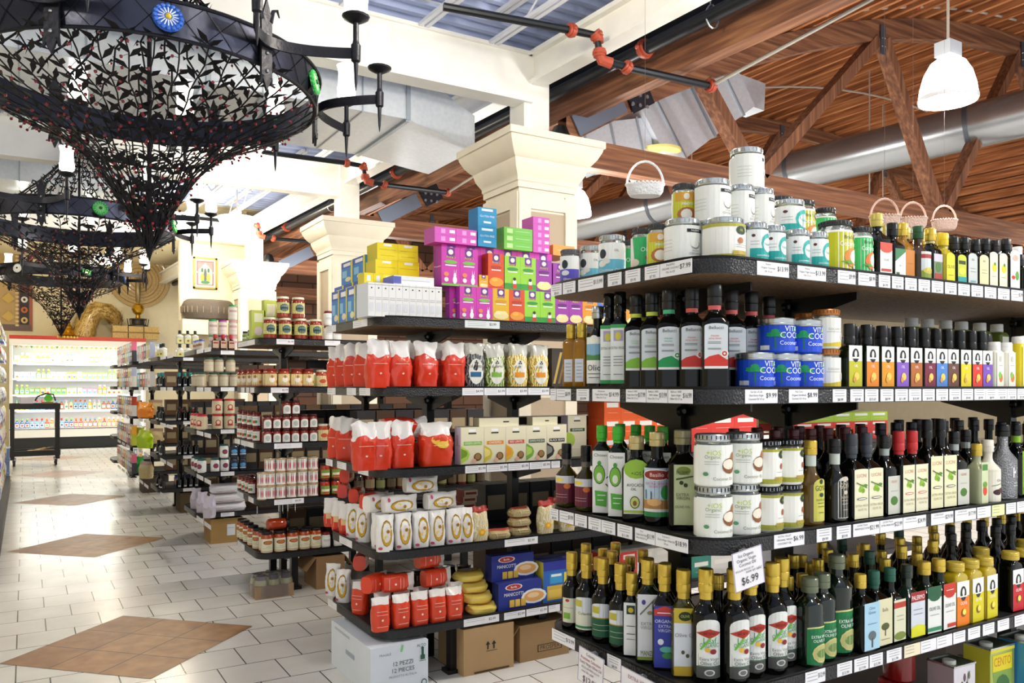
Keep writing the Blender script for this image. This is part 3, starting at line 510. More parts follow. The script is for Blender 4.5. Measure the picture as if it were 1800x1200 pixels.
def tagmesh(w,h,lns,price,c='#f2f2f6',pc=INK):
    k=(round(w,3),h,lns,price,c,pc)
    if k in TAGC: return TAGC[k]
    m=MB(); m.box((0,-.0006,0),(w,.0012,h),c)
    sh=[]
    side=w>.075
    tl=[x for x in lns.split('|') if x]
    for i,t in enumerate(tl):
        cx=.34 if side else .5
        v=.82-.26*i if side else .86-.2*i
        if t=='-': sh.append(('l',.08 if side else .15,.6 if side else .85,v,'#666666'))
        else: sh.append(('t',t,cx,v,.15 if side else .12,INK,.56 if side else .8))
    if price: sh.append(('t',price,.8 if side else .55,.55 if side else .18,.36 if side else .22,pc,.34 if side else .7))
    decal(m,sh,w,h,-h/2,flatfn(.0012,.0002))
    TAGC[k]=m.mesh('price_tag'); return TAGC[k]
def gondola(g,L,posts,tags,label,tz=None):
    x0,y0=GX[g],GY[g]; t=thing('gondola_shelving',label,'shelving',(x0,y0,0),0)
    P=rrect(0,0,L,GD,.12)
    for s in range(5):
        b=MB(); z=SZ[s]
        b.prism(P,z-ST,z+ST,LIP,top=mat('#1a1a1d',.5),bot=UND if s in(0,) else mat('#26221e',.6))
        # raised lip
        inn=rrect(.006,.006,L,GD-.006,.114)
        vs=[(a,c,z+ST+.006) for a,c in P]+[(a,c,z+ST+.006) for a,c in inn]+[(a,c,z+ST-.002) for a,c in P]+[(a,c,z+ST-.002) for a,c in inn]
        n=len(P); fs=[]
        for i in range(n):
            j=(i+1)%n
            if P[i][0]>=L-.001 and P[j][0]>=L-.001: continue
            fs+=[(i,j,j+n,i+n),(i,j,j+2*n,i+2*n),(i+n,j+n,j+3*n,i+3*n)]
        b.add(vs,fs,BLKM)
        so=obj('shelf',b,t)
        for tg in tags.get(s,()):
            side,pa,pb,lns,pr=tg[:5]; h=.038
            if side=='f':
                a,c=fx(pa,y0)-x0,fx(pb,y0)-x0; w=c-a; me=tagmesh(w,h,lns,pr,*tg[5:])
                obj('price_tag',me,so,((a+c)/2,-.0005,z),0)
            else:
                a,c=ey(pa,x0)-y0,ey(pb,x0)-y0; w=abs(a-c); me=tagmesh(w,h,lns,pr,*tg[5:])
                obj('price_tag',me,so,(-.0005,(a+c)/2,z),-math.pi/2)
    for px_ in posts:
        b=MB(); b.box((px_,GD/2,(SZ[0]-ST)/2),(.045,.06,SZ[0]-ST-.002),BLK)
        obj('upright_post',b,t)
        for yy in(.10,GD-.10):
            b=MB(); b.box((px_,yy,(SZ[4]-ST)/2),(.05,.05,SZ[4]-ST-.004),BLK); b.box((px_,yy,.01),(.09,.08,.02),BLK)
            obj('leg',b,t)
        for s in range(5):
            b=MB(); z=SZ[s]-ST
            for sg in(-1,1):
                ya=GD/2+sg*.032; yb=GD/2+sg*.30
                b.add([(px_-.004,ya,z-.001),(px_+.004,ya,z-.001),(px_-.004,yb,z-.001),(px_+.004,yb,z-.001),(px_-.004,ya,z-.09),(px_+.004,ya,z-.09),(px_-.004,yb,z-.025),(px_+.004,yb,z-.025)],
                      [(0,1,3,2),(4,6,7,5),(0,4,5,1),(2,3,7,6),(0,2,6,4),(1,5,7,3)],BLK)
            obj('shelf_bracket',b,t)
            b=MB(); b.tube([(px_-.03,GD/2-.034,z-.03),(px_-.03,GD/2-.050,z-.03)],.016,BLKM,12); b.tube([(px_-.03,GD/2-.049,z-.03),(px_-.03,GD/2-.054,z-.03)],.008,SILV,8)
            obj('bolt',b,t)
    return t
W='-|-|-'
tg1={0:[('e',969,988,W,'$9.49'),('e',990,1012,W,'$9.99'),('e',1017,1061,W,'$13.99'),('e',1069,1093,W,'$7.99'),('e',1100,1126,W,'$9.95'),('e',1134,1160,W,'$7.95'),('e',1161,1217,'PALERMO|ORGANIC COCONUT|OIL 16 OZ','$7.99'),
  ('f',1330,1386,'Nutiva|Organic Coconut|Oil 15 oz','$13.99'),('f',1401,1451,'Nutiva|Organic Virgin Coconut|Oil 15 oz','$13.99'),('f',1472,1503,W,'$9.99'),('f',1508,1538,W,'$8.99')]+
  [('f',1544+23.3*i,1544+23.3*i+20,W,['$4.99','$5.99','$4.99','$5.99','$6.99','$4.99','$4.95','$6.95','$7.95','$6.99','$5.99'][i]) for i in range(11)],
 1:[('e',968,978,W,''),('e',979,1004,W,'$8.99'),('e',1014,1036,W,'$10.99'),('e',1042,1090,'Bionaturae|Organic Extra Virgin|Olive Oil 17 oz','$14.99'),('e',1101,1136,'Bellucci 100%|Organic Extra Virgin|Olive Oil 17 oz','$17.99'),('e',1137,1174,'Bellucci 100%|100% Italian|Olive Oil 17 oz','$13.99'),('e',1175,1218,'Bellucci 100%|Extra Virgin|Olive Oil 17 oz','$16.99'),
  ('f',1309,1366,'Garden of Life|Raw Extra Virgin|Coconut Oil 14 oz','$9.99'),('f',1386,1437,'Vita Coco|Organic Unrefined|Coconut Oil 14 oz','$8.99')]+
  [('f',a,a+24-i*.45,W,p) for i,(a,p) in enumerate([(1463,'$8.99'),(1494,'$9.49'),(1520,'$10.69'),(1547,'$8.99'),(1573,'$11.49'),(1597,'$10.49'),(1621,'$14.99'),(1645,'$7.99'),(1668,'$10.99'),(1690,'$9.49'),(1712,'$9.99'),(1732,'$8.99'),(1751,'$10.99'),(1769,'$10.99'),(1786,'$12.99')])],
 2:[('e',967,982,W,'$9.49'),('e',984,1009,W,'$9.99'),('e',1011,1032,W,'$13.99'),('e',1035,1057,W,'$19.99'),('e',1058,1082,W,'$13.99'),('e',1086,1112,W,'$11.99'),('e',1117,1152,'Zoe|Organic Extra Virgin|Olive Oil 25.5 oz','$11.99'),('e',1153,1210,"Soprano's|Extra Virgin Olive Oil|34 oz",'$18.99'),
  ('f',1360,1413,'ROYAL VALLEY|ORGANIC VIRGIN|COCONUT OIL','$6.99'),('f',1435,1461,W,'$9.99'),('f',1470,1495,W,'$9.99'),('f',1499,1545,'LUCINI ITALIA|PREMIUM SELECT EXTRA','$21.99'),('f',1546,1586,'LUCINI ITALIA|EXTRA VIRGIN OLIVE','$22.99'),('f',1587,1627,'LUCINI ITALIA|-','$24.99'),('f',1636,1675,'LUCINI ITALIA|-','$29.99'),('f',1678,1715,'LUCINI ITALIA|-','$17.99'),('f',1717,1741,W,''),('f',1743,1765,W,'','#e8ecb0'),('f',1768,1785,W,''),('f',1787,1806,W,'')],
 3:[('e',971,1011,'-|-|-','$13.99'),('e',1068,1092,W,'$8.99'),('f',1415,1450,W,'$12.99'),('f',1471,1497,W,'$13.99'),('f',1501,1526,W,'$17.99'),('f',1528,1551,W,'$12.99'),('f',1558,1584,W,'$11.99'),('f',1589,1617,W,'','#f0e6c8'),('f',1618,1645,W,''),('f',1646,1673,W,''),('f',1675,1696,W,''),('f',1701,1722,W,''),('f',1727,1747,W,''),('f',1753,1773,W,''),('f',1783,1804,W,'')]}
gondola(0,2.9,(.27,.75,2.2),tg1,'nearest black shelving unit with rounded end, filled with oils and coconut jars')
# ---------- stock of the nearest unit
def A(d): return math.radians(d)
# top shelf, first tier round the corner
for px,k,i in [(985,NVYJ,.10),(1008,PURJ,.07),(1034,BLUJ,.12),(1076,BLUJ,.07),(1105,GRNJ,.16),(1131,GRNJ,.07),(1165,YELJ,.06),(1208,PALW,.08)]:
    row(0,0,'e',[px],k,i,rot=A(-50))
x_=GX[0]+.12
for px,k in [(1268,GLDJ)]: row(0,0,'f',[px],k,.09,rot=A(-28))
row(0,0,'f',[1316,1358,1400,1434],TEALS,.055,rot=A(-5))
row(0,0,'f',[1468],BRY,.07,rot=A(-5)); row(0,0,'f',[1509],BRG,.06,rot=A(-5))
row(0,0,'f',[1432],BRY,.19,rot=A(-5),where='behind') if False else None
# supports behind the first tier so that the upper tiers stand on jars
TH=.118
row(0,0,'f',[1290,1345,1398,1446],TEALB,.20,rot=0,where='second row')
row(0,0,'e',[1180,1230],PALW,.22,rot=A(-40),where='second row')
row(0,0,'e',[1203],YELJ,.15,tier=.127,rot=A(-45),where='stacked')
row(0,0,'f',[1252],PALW,.17,tier=.127,rot=A(-40),where='stacked')
row(0,0,'f',[1302,1337],PALT,.16,tier=.120,rot=A(-30),where='stacked')
row(0,0,'f',[1385],TEALB,.19,tier=.119,rot=A(-8),where='stacked')
row(0,0,'f',[1311],PALT,.16,tier=.252,rot=A(-12),where='topmost') if False else None
row(0,0,'f',[1312],PALW,.20,tier=.250,rot=A(-5),where='topmost')
row(0,0,'f',[1368,1404],BRY,.30,tier=.12,rot=A(-8),where='third row')
row(0,0,'f',[1448],BRG,.30,tier=.12,rot=A(-8),where='third row')
row(0,0,'f',[1352,1404,1448],TEALB,.32,rot=0,where='rear row')
row(0,0,'f',[1541,1568],[T1,T2],.05); row(0,0,'f',[1588],T3B,.07); row(0,0,'f',[1611],T3,.06); row(0,0,'f',[1636],T4,.06); row(0,0,'f',[1656],T5,.05)
row(0,0,'f',[1676,1694,1714,1731,1748,1767,1791],[T6,T7,T8,T9,T9,T10,T11],.05)
row(0,0,'f',[1560,1590,1622,1650],[T1,T1,T3B,T1],.14,where='second row'); row(0,0,'f',[1675,1697,1716,1735,1752,1770,1788],[TB1,TB1,TB2,TB1,TB2,TB1,TB2],.15,where='second row')
# second shelf
row(0,1,'e',[1004,1023],AMBR,.05,rot=A(-60)); row(0,1,'e',[1051],OLIO,.06,rot=A(-58)); row(0,1,'e',[1071,1090],SLIMG,.06,rot=A(-50))
for px,k in [(1118,B_bg),(1146,B_bg),(1180,B_gn),(1212,B_rd),(1256,B_rd)]: row(0,1,'e',[px],k,.07+(.02 if px>1200 else 0),rot=A(-40))
row(0,1,'f',[1290],B_rd,.13,rot=A(-32)); row(0,1,'f',[1322],B_rd,.14,rot=A(-32)); row(0,1,'f',[1352],B_rd,.20,rot=A(-30))
row(0,1,'e',[1090,1130,1170],[B_gn,B_bg,B_rd],.17,rot=A(-40),where='second row')
row(0,1,'f',[1322,1372,1413],TIN,.06,rot=A(-12),where='lower tier')
row(0,1,'f',[1364,1412],TIN,.065,tier=.101,rot=A(-14),where='upper tier')
row(0,1,'f',[1452],GJAR,.06,where='lower tier'); row(0,1,'f',[1452],GJAR,.06,tier=.119,where='upper tier'); row(0,1,'f',[1420],GJAR,.17,tier=.119,where='second row')
row(0,1,'f',[1420],GJAR,.17,where='second row')
pls=[1493,1523,1550,1576,1600,1624,1645,1665,1687,1707,1725]
row(0,1,'f',pls,LTK,.045,jit=.02); row(0,1,'f',[p+8 for p in pls],LTK,.11,jit=.02,where='second row'); row(0,1,'f',[p+10 for p in pls[::2]],LTK,.17,where='third row')
row(0,1,'f',[1747,1768],CRB,.05); row(0,1,'f',[1791],YLB,.05)
row(0,1,'f',[1602,1630,1662,1690,1722,1752],[BOXB],.27,where='rear row')
# third shelf
row(0,2,'e',[996,1030],MAR,.06,rot=A(-60))
row(0,2,'e',[1058,1088],CHO,.06,rot=A(-45)); row(0,2,'e',[1117],IOS,.075,rot=A(-42)); row(0,2,'e',[1155],BAS,.085,rot=A(-40)); row(0,2,'e',[1200],PALO,.10,rot=A(-34))
row(0,2,'e',[1090,1118,1142,1165],CHO,.18,rot=A(-42),where='second row')
row(0,2,'f',[1253,1306],IOSJ,.065,rot=A(-16),where='lower tier',jit=.01); row(0,2,'f',[1253,1306],IOSJ,.065,tier=.141,rot=A(-18),where='upper tier',jit=.02)
row(0,2,'f',[1347,1385],RVJ,.055,rot=A(-8),where='lower tier',jit=.01); row(0,2,'f',[1347,1385],RVJ,.055,tier=.129,rot=A(-8),where='upper tier',jit=.02)
row(0,2,'f',[1425,1467],[GO1,GO2],.055); row(0,2,'f',[1497,1523],LU1,.05); row(0,2,'f',[1555],LU4,.055); row(0,2,'f',[1579,1603],LU2,.05)
row(0,2,'f',[1629,1653],LU3,.055); row(0,2,'f',[1677],LU4,.06); row(0,2,'f',[1700],LU4,.09); row(0,2,'f',[1714],SML,.05); row(0,2,'f',[1736],CRM,.055); row(0,2,'f',[1762],KB,.07); row(0,2,'f',[1786],DOT,.07);row(0,2,'f',[1806],DOT,.07)
dk=ob('plain black bottle with dark red cap',.275,.033,GLD,mat('#4a1016',.35),None,[],p=2.2,lab=(.1,.2)); dk2=ob('plain black bottle with black cap',.285,.033,GLD,BLK,None,[],p=2.2,lab=(.1,.2))
row(0,2,'f',[1300,1332,1362,1395,1425,1455,1485,1515],dk,.18,where='second row'); row(0,2,'f',[1548,1575,1602,1630,1658,1685,1712,1738],dk2,.17,where='second row')
row(0,2,'f',[1290,1330,1368,1405,1440,1478,1512,1548],dk,.31,where='third row'); row(0,2,'f',[1580,1612,1645,1678,1710],dk2,.31,where='third row')
row(0,2,'f',[1760,1785,1808],DOT,.19,where='second row')
# fourth shelf
row(0,3,'e',[1005],DG1,.055,rot=A(-55)); row(0,3,'e',[1031],DG2,.06,rot=A(-50)); row(0,3,'e',[1060,1091],DG3,.06,rot=A(-46)); row(0,3,'e',[1104],SLW,.05,rot=A(-40)) if False else None
row(0,3,'e',[1113],SLW,.05,rot=A(-44)); row(0,3,'e',[1137],OLV,.06,rot=A(-38)); row(0,3,'e',[1168],BLU,.065,rot=A(-38)); row(0,3,'e',[1204],YOL,.075,rot=A(-34))
row(0,3,'f',[1243,1290,1324,1352,1379],BES,.055,rot=A(-16),jit=.05) if False else None
row(0,3,'e',[1246],BES,.10,rot=A(-30)); row(0,3,'f',[1294,1326,1356,1384],BES,.065,rot=A(-12),jit=.05)
row(0,3,'f',[1411,1441],PET,.055); row(0,3,'f',[1473],PETB,.065); row(0,3,'f',[1505,1532],[LBL,BEL],.05); row(0,3,'f',[1564],LND,.05); row(0,3,'f',[1594],PLR,.05); row(0,3,'f',[1624],SPW,.05); row(0,3,'f',[1650],SPR,.05)
row(0,3,'f',[1679,1705,1730],[SQO,SQY,SQY],.045); row(0,3,'f',[1776,1799],SQR,.045)
dg=ob('plain dark bottle with gold cap',.27,.034,GLD,GOLD,None,[],p=2.2,lab=(.1,.2)); dg2=ob('plain dark bottle with green cap',.27,.036,GLG,mat('#1f4a3a',.4),None,[],p=2.2,lab=(.1,.2)); dg3=ob('short plain dark bottle with brass cap',.235,.034,GLD,GOLD,None,[],p=2.2,lab=(.1,.2))
row(0,3,'e',[1030,1052,1076,1100],[dg,dg3],.14,where='second row'); row(0,3,'e',[1060,1082,1108,1130,1155],[dg3,dg],.24,where='third row')
row(0,3,'e',[1140,1170,1200],[dg2,dg],.17,where='second row'); row(0,3,'f',[1262,1300,1338],[dg],.155,where='second row'); row(0,3,'f',[1290,1330],dg2,.25,where='third row')
row(0,3,'f',[1385,1410,1440,1470,1500,1528,1556,1585,1612,1640],[dg3,dg3,dg,dg3,dg,dg2,dg3,dg,dg3,dg],.14,where='second row')
row(0,3,'f',[1395,1425,1455,1488,1520,1550,1582,1612,1642],[dg,dg3],.23,where='third row'); row(0,3,'f',[1410,1445,1480,1515,1548,1580,1612],[dg3,dg,dg2],.33,where='fourth row')
row(0,3,'f',[1672,1698,1724,1750,1776,1800],[dk2,dk2,SQY],.14,where='second row'); row(0,3,'f',[1670,1698,1725,1752,1778,1802],dk2,.24,where='third row'); row(0,3,'f',[1640,1670,1700,1730,1760,1790],dg,.35,where='fourth row')
# bottom shelf
row(0,4,'f',[1672],WTN,.13,rot=A(-5)); row(0,4,'f',[1738],CEN,.12,rot=A(-2)); row(0,4,'f',[1798],BTN,.08)
row(0,4,'f',[1545,1590],RLJ,.10); row(0,4,'f',[1570],RLJ,.24,where='second row'); row(0,4,'f',[1580],RLJ,.24,tier=.151,where='stacked')
row(0,4,'f',[1700],WTN,.28,where='second row')
row(0,4,'e',[1000,1030],RLJ,.08)
# hanging sale signs
def sign(px0,px1,side,s,w,h,rows,dz,label,tilt):
    m=MB(); m.box((0,-.001,0),(w,.002,h),'#f4f2f6'); 
    m2=[('r',0,0,1,.012,'#8a7ab0'),('r',0,.988,1,1,'#8a7ab0'),('r',0,0,.015,1,'#8a7ab0'),('r',.985,0,1,1,'#8a7ab0')]
    decal(m,m2+rows,w,h,-h/2,flatfn(.002,.0002))
    if side=='f': loc=(fx((px0+px1)/2,GY[0]-.02),GY[0]-.02,SZ[s]+dz); r=(0,math.radians(tilt),0)
    else: loc=(GX[0]-.02,ey((px0+px1)/2,GX[0]-.02),SZ[s]+dz); r=(0,math.radians(tilt),-math.pi/2)
    t=thing('sale_sign',label,'sign',loc,r,me=m)
    c=MB(); c.box((0,.009,h/2-.008),(.02,.018,.012),CLEAR); obj('clip',c,t)
sign(1279,1351,'f',2,.112,.105,[('t','Ios Organic',.45,.88,.085,INK,.6),('t','Organic Virgin',.45,.76,.085,INK,.7),('t','Coconut Oil',.47,.64,.085,INK,.6),('t','REGULAR PRICE $11.99',.35,.51,.05,INK,.6),('t','now on sale!',.66,.44,.08,INK,.56),('t','$6.99',.5,.22,.2,INK,.6)],-.055,'white paper sale sign priced $6.99 clipped below stacked coconut jars',-8)
sign(1010,1068,'e',3,.13,.11,[('t','Colavita',.48,.87,.09,'#5a2a3a',.5),('t','Premium Selection',.5,.73,.09,'#a02a3a',.8),('t','Extra Virgin Olive Oil',.5,.6,.09,'#7a2a3a',.85),('t','REGULAR PRICE $15.99',.5,.47,.06,'#5a3a4a',.7),('t','now on sale!',.4,.36,.08,'#5a2a3a',.6),('t','$12.99',.5,.14,.18,'#5a2a3a',.7)],-.045,'pink-lettered sale sign priced $12.99 hanging from fourth shelf corner of oil unit',4)
sign(1090,1160,'e',3,.17,.08,[('t','EXTRA VIRGIN',.5,.75,.14,'#a05a7a',.8),('t','OLIVE OIL',.5,.5,.12,'#a05a7a',.6),('l',.1,.9,.3,'#a05a7a')],-.03,'wide pale sale sign beside the $12.99 sign on fourth shelf',2)
# ---------- building shell
SK=-.05
def skx(x,y): return x+SK*(y-6.33)
def floormat():
    def bld(nt,tc,b):
        br=nt.nodes.new('ShaderNodeTexBrick'); br.offset=.5; br.inputs['Scale'].default_value=1
        br.inputs['Brick Width'].default_value=.305; br.inputs['Row Height'].default_value=.31; br.inputs['Mortar Size'].default_value=.0035; br.inputs['Mortar Smooth'].default_value=.1
        br.inputs['Color1'].default_value=lin('#e3e2dc'); br.inputs['Color2'].default_value=lin('#eceae4'); br.inputs['Mortar'].default_value=lin('#4a4846')
        nt.links.new(mapping(nt,tc,(1,1,1),(-.11,.15,0)),br.inputs['Vector'])
        f=noise_n(nt,mapping(nt,tc),3.5,5)
        mx=nt.nodes.new('ShaderNodeMix'); mx.data_type='RGBA'; mx.blend_type='MULTIPLY'; mx.inputs[0].default_value=1
        nt.links.new(br.outputs['Color'],mx.inputs[6]); nt.links.new(ramp(nt,f,[(.3,'#f0efec'),(.7,'#ffffff')]),mx.inputs[7])
        nt.links.new(mx.outputs[2],b.inputs['Base Color']); b.inputs['Roughness'].default_value=.22
    return texmat('white_floor_tiles',bld)
def inlaymat():
    def bld(nt,tc,b):
        br=nt.nodes.new('ShaderNodeTexBrick'); br.offset=0; br.inputs['Scale'].default_value=1
        br.inputs['Brick Width'].default_value=.3167; br.inputs['Row Height'].default_value=.3167; br.inputs['Mortar Size'].default_value=.0035
        br.inputs['Color1'].default_value=lin('#b0804e'); br.inputs['Color2'].default_value=lin('#9a6c40'); br.inputs['Mortar'].default_value=lin('#3c2c20')
        nt.links.new(mapping(nt,tc,(1,1,1),(.475,.475,0)),br.inputs['Vector'])
        f=noise_n(nt,mapping(nt,tc),9,6); mx=nt.nodes.new('ShaderNodeMix'); mx.data_type='RGBA'; mx.blend_type='MULTIPLY'; mx.inputs[0].default_value=1
        nt.links.new(br.outputs['Color'],mx.inputs[6]); nt.links.new(ramp(nt,f,[(.3,'#cdb9a4'),(.7,'#ffffff')]),mx.inputs[7])
        nt.links.new(mx.outputs[2],b.inputs['Base Color']); b.inputs['Roughness'].default_value=.42
    return texmat('tan_floor_tiles',bld)
def plaster(c,n='painted_plaster'):
    def bld(nt,tc,b):
        f=noise_n(nt,mapping(nt,tc),5,5); cc=lin(c)
        nt.links.new(ramp(nt,f,[(.3,c),(.75,'#%02x%02x%02x'%tuple(min(255,int(int(c[i:i+2],16)*1.04)) for i in(1,3,5)))]),b.inputs['Base Color']); b.inputs['Roughness'].default_value=.7
    return texmat(n,bld)
PL=plaster('#e2d8b8'); PW=plaster('#edece6'); TRM=plaster('#e4dcc8','trim_paint')
f=MB(); f.add([(-7,-4,0),(24,-4,0),(24,23.4,0),(-7,23.4,0)],[(0,1,2,3)],floormat()); struct('floor',f)
IM=inlaymat()
for i,(x,y) in enumerate([(.55,5.19),(.52,8.66),(.53,12.25),(.53,15.96),(.5,19.5)]):
    m=MB(); m.add([(-.475,-.475,0),(.475,-.475,0),(.475,.475,0),(-.475,.475,0)],[(0,1,2,3)],IM)
    struct('trim_%d'%(i+1),m,(x,y,.0012),(0,0,math.pi/4))
def brickw():
    def bld(nt,tc,b):
        br=nt.nodes.new('ShaderNodeTexBrick'); br.inputs['Scale'].default_value=1; br.inputs['Brick Width'].default_value=.9; br.inputs['Row Height'].default_value=.3; br.inputs['Mortar Size'].default_value=.02
        br.inputs['Color1'].default_value=lin('#8a6450'); br.inputs['Color2'].default_value=lin('#6c4e40'); br.inputs['Mortar'].default_value=lin('#4a382e')
        mp=nt.nodes.new('ShaderNodeMapping'); mp.inputs['Rotation'].default_value=(math.pi/2,0,0); nt.links.new(tc.outputs['Object'],mp.inputs['Vector'])
        nt.links.new(mp.outputs[0],br.inputs['Vector']); nt.links.new(br.outputs['Color'],b.inputs['Base Color']); b.inputs['Roughness'].default_value=.85
    return texmat('brown_masonry',bld)
YB=23.3
w=MB(); w.box(((-7+6.05)/2,YB+.1,3.0),(13.05,.2,6.0),PL); struct('wall_back',w)
w=MB(); w.box(((6.05+24)/2,YB+.1,3.6),(17.95,.2,7.2),brickw()); struct('wall_back_right',w)
w=MB(); w.box((2.93,15.47,3.4),(1.16,.16,2.66),PL); w.box((2.93,15.24,2.55),(1.16,.34,.26),PL); struct('wall_partition',w)
w=MB(); w.box((-7.1,9.6,3),(.2,27.4,6),PL); struct('wall_left',w)
w=MB(); w.box((24.1,9.6,3),(.2,27.4,6),PL); struct('wall_right',w)
# corrugated deck over the main aisle
dk_=MB(); ys=[]; y=-3.0
DK=mat('#bccaf0',.5,metal=.1)
prof=[(0,0),(.06,0),(.09,.045),(.15,.045),(.18,0)]
pts=[]
while y<YB:
    for a,b_ in prof[:-1]: pts.append((y+a,b_))
    y+=.18
vs=[];fs=[]
for yy,zz in pts: vs+=[(-7,yy,4.78-zz),(skx(4.46,yy),yy,4.78-zz)]
for i in range(len(pts)-1): fs.append((2*i,2*i+1,2*i+3,2*i+2))
dk_.add(vs,fs,DK); dk_.box((-1.5,10,4.86),(11,27,.04),'#404040'); dk_.box((-1.55,19.25,4.76),(10.8,8.1,.06),PL); struct('ceiling',dk_)
# open-web bar joists
JW=mat('#d9dce6',.5)
def joist(y0,y1,x,label,grp,sk=True):
    m=MB(); zt,zb=4.715,4.50
    xa,xb=x+SK*(y0-6.3),x+SK*(y1-6.3)
    for z in(zt,zb):
        for d in(-.028,.028):
            m.box((0,0,0),(.035,y1-y0,.03),JW,T=Matrix.Translation(((xa+xb)/2+d,(y0+y1)/2,z))@Matrix.Rotation(math.atan2(-(xb-xa),y1-y0),4,'Z'))
    n=int((y1-y0)/.42)
    for i in range(n):
        ya=y0+(y1-y0)*i/n; yb=y0+(y1-y0)*(i+1)/n; q=xa+(xb-xa)*(i+.5)/n
        za,zc=(zb,zt) if i%2 else (zt,zb)
        m.tube([(q,ya,za),(q,yb,zc)],.009,JW,6)
    thing('bar_joist',label,'roof joist',(0,0,0),0,grp,m)
for bay,(y0,y1) in enumerate([(-2.4,6.17),(7.95,10.55),(10.9,14.9)]):
    for j,x in enumerate([3.5,2.83,2.15,1.45,.75,.05,-.65,-1.35,-2.2,-3.0]):
        joist(y0,y1,x,'white open-web steel joist spanning the ceiling over the '+['front','second','third','far'][bay]+' bay','steel joists of the '+['front','second','third','far'][bay]+' bay')
# beams across the aisle, carried by the posts
for i,yb in enumerate([6.33,10.72,15.1]):
    xr=skx(3.92,yb); m=MB(); m.box(((xr-7)/2,yb-.07,4.28),(xr+7,.14,.40),PW); m.box(((xr-7)/2,yb-.07,4.07),(xr+7,.2,.03),PW); m.box(((xr-7)/2,yb-.07,4.495),(xr+7,.2,.03),PW)
    thing('cross_beam',['white deep beam across the aisle at the nearest pillar','cream deep beam across the aisle at the second pillar','cream deep beam across the aisle at the third pillar'][i],'beam',(0,0,0),0,None,m)
def skbox(m,x,w,y0,y1,z0,z1,mt):
    a,b=skx(x,y0),skx(x,y1)
    m.add([(a-w/2,y0,z0),(a+w/2,y0,z0),(b+w/2,y1,z0),(b-w/2,y1,z0),(a-w/2,y0,z1),(a+w/2,y0,z1),(b+w/2,y1,z1),(b-w/2,y1,z1)],[(3,2,1,0),(4,5,6,7),(0,1,5,4),(1,2,6,5),(2,3,7,6),(3,0,4,7)],mt)
m=MB(); skbox(m,3.97,.05,-3,YB,4.24,4.50,PW); skbox(m,3.97,.17,-3,YB,4.23,4.26,PW); skbox(m,3.97,.17,-3,YB,4.48,4.52,PW)
thing('side_beam','long white beam above the pillars between steel deck and timber roof','beam',(0,0,0),0,None,m)
GAPSHADE=mat('#0c0e16',.8)
m=MB(); skbox(m,4.50,.06,-3,YB,4.34,4.9,GAPSHADE); struct('trim_6',m)  # near-black sheet painting in the shade of the gap behind the beam
# pillars
def column(y,i):
    x=skx(3.985,y); s=.295
    t=thing('pillar',['cream panelled square pillar with wide crown, nearest one','cream panelled pillar with crown, middle one behind yellow boxes','cream panelled pillar with crown, farthest, above the red salsa jars'][i],'pillar',(x,y,0))
    m=MB(); m.box((0,0,1.76),(2*s,2*s,3.2-.0),TRM)
    # rails and stiles round recessed panels
    for a in range(4):
        T=Matrix.Rotation(a*math.pi/2,4,'Z')
        for sx in(-1,1): m.box((sx*(s-.05),-s-.012,1.60),(.12,.026,3.2),TRM,T)
        m.box((0,-s-.012,3.12),(2*s-.12,.024,.12),TRM,T); m.box((0,-s-.012,1.5),(2*s-.12,.024,.12),TRM,T); m.box((0,-s-.012,.1),(2*s,.024,.2),TRM,T)
    m.box((0,0,.08),(2*s,2*s,.16),TRM)
    obj('shaft',m,t)
    m=MB()
    for a in range(4):
        T=Matrix.Rotation(a*math.pi/2,4,'Z'); m.box((0,-s-.003,2.31),(.39,.005,1.46),mat('#b5a48c',.75,bump=.2),T)
        m.box((0,-s-.003,.8),(.39,.005,1.2),mat('#b5a48c',.75,bump=.2),T)
    obj('panel',m,t)
    m=MB(); pr=[(s+.01,3.24),(s+.018,3.24),(s+.018,3.29),(s+.028,3.30),(s+.028,3.33),(s+.04,3.35),(s+.07,3.40),(s+.085,3.45),(s+.09,3.475),(s+.11,3.49),(s+.15,3.54),(s+.185,3.61),(s+.19,3.635),(s+.205,3.64),(s+.205,3.70),(s+.05,3.705)]
    vs=[];fs=[]
    for r,z in pr: vs+=[(-r,-r,z),(r,-r,z),(r,r,z),(-r,r,z)]
    for k in range(len(pr)-1):
        for q in range(4): fs.append((k*4+q,k*4+(q+1)%4,(k+1)*4+(q+1)%4,(k+1)*4+q))
    fs.append(tuple((len(pr)-1)*4+q for q in range(4))); m.add(vs,fs,TRM); obj('crown',m,t)
    m=MB(); m.box((0,0,4.1),(.27,.25,.79),PW); m.box((0,0,3.725),(.34,.34,.03),PW); obj('steel_post',m,t)
for i,y in enumerate([6.33,10.67,15.0]): column(y,i)
for i,(y) in enumerate([6.33,15.0]):
    m=MB(); x=skx(3.985,y)+.22; m.lathe([(.09,0),(.095,.02),(.09,.1),(.06,.17),(.02,.19)],BLK,16); 
    thing('camera_dome',['small black dome sitting on the nearest pillar crown beside its post','small black fixture on the farthest pillar crown'][i],'camera',(x,y-.18,3.706),0,None,m)
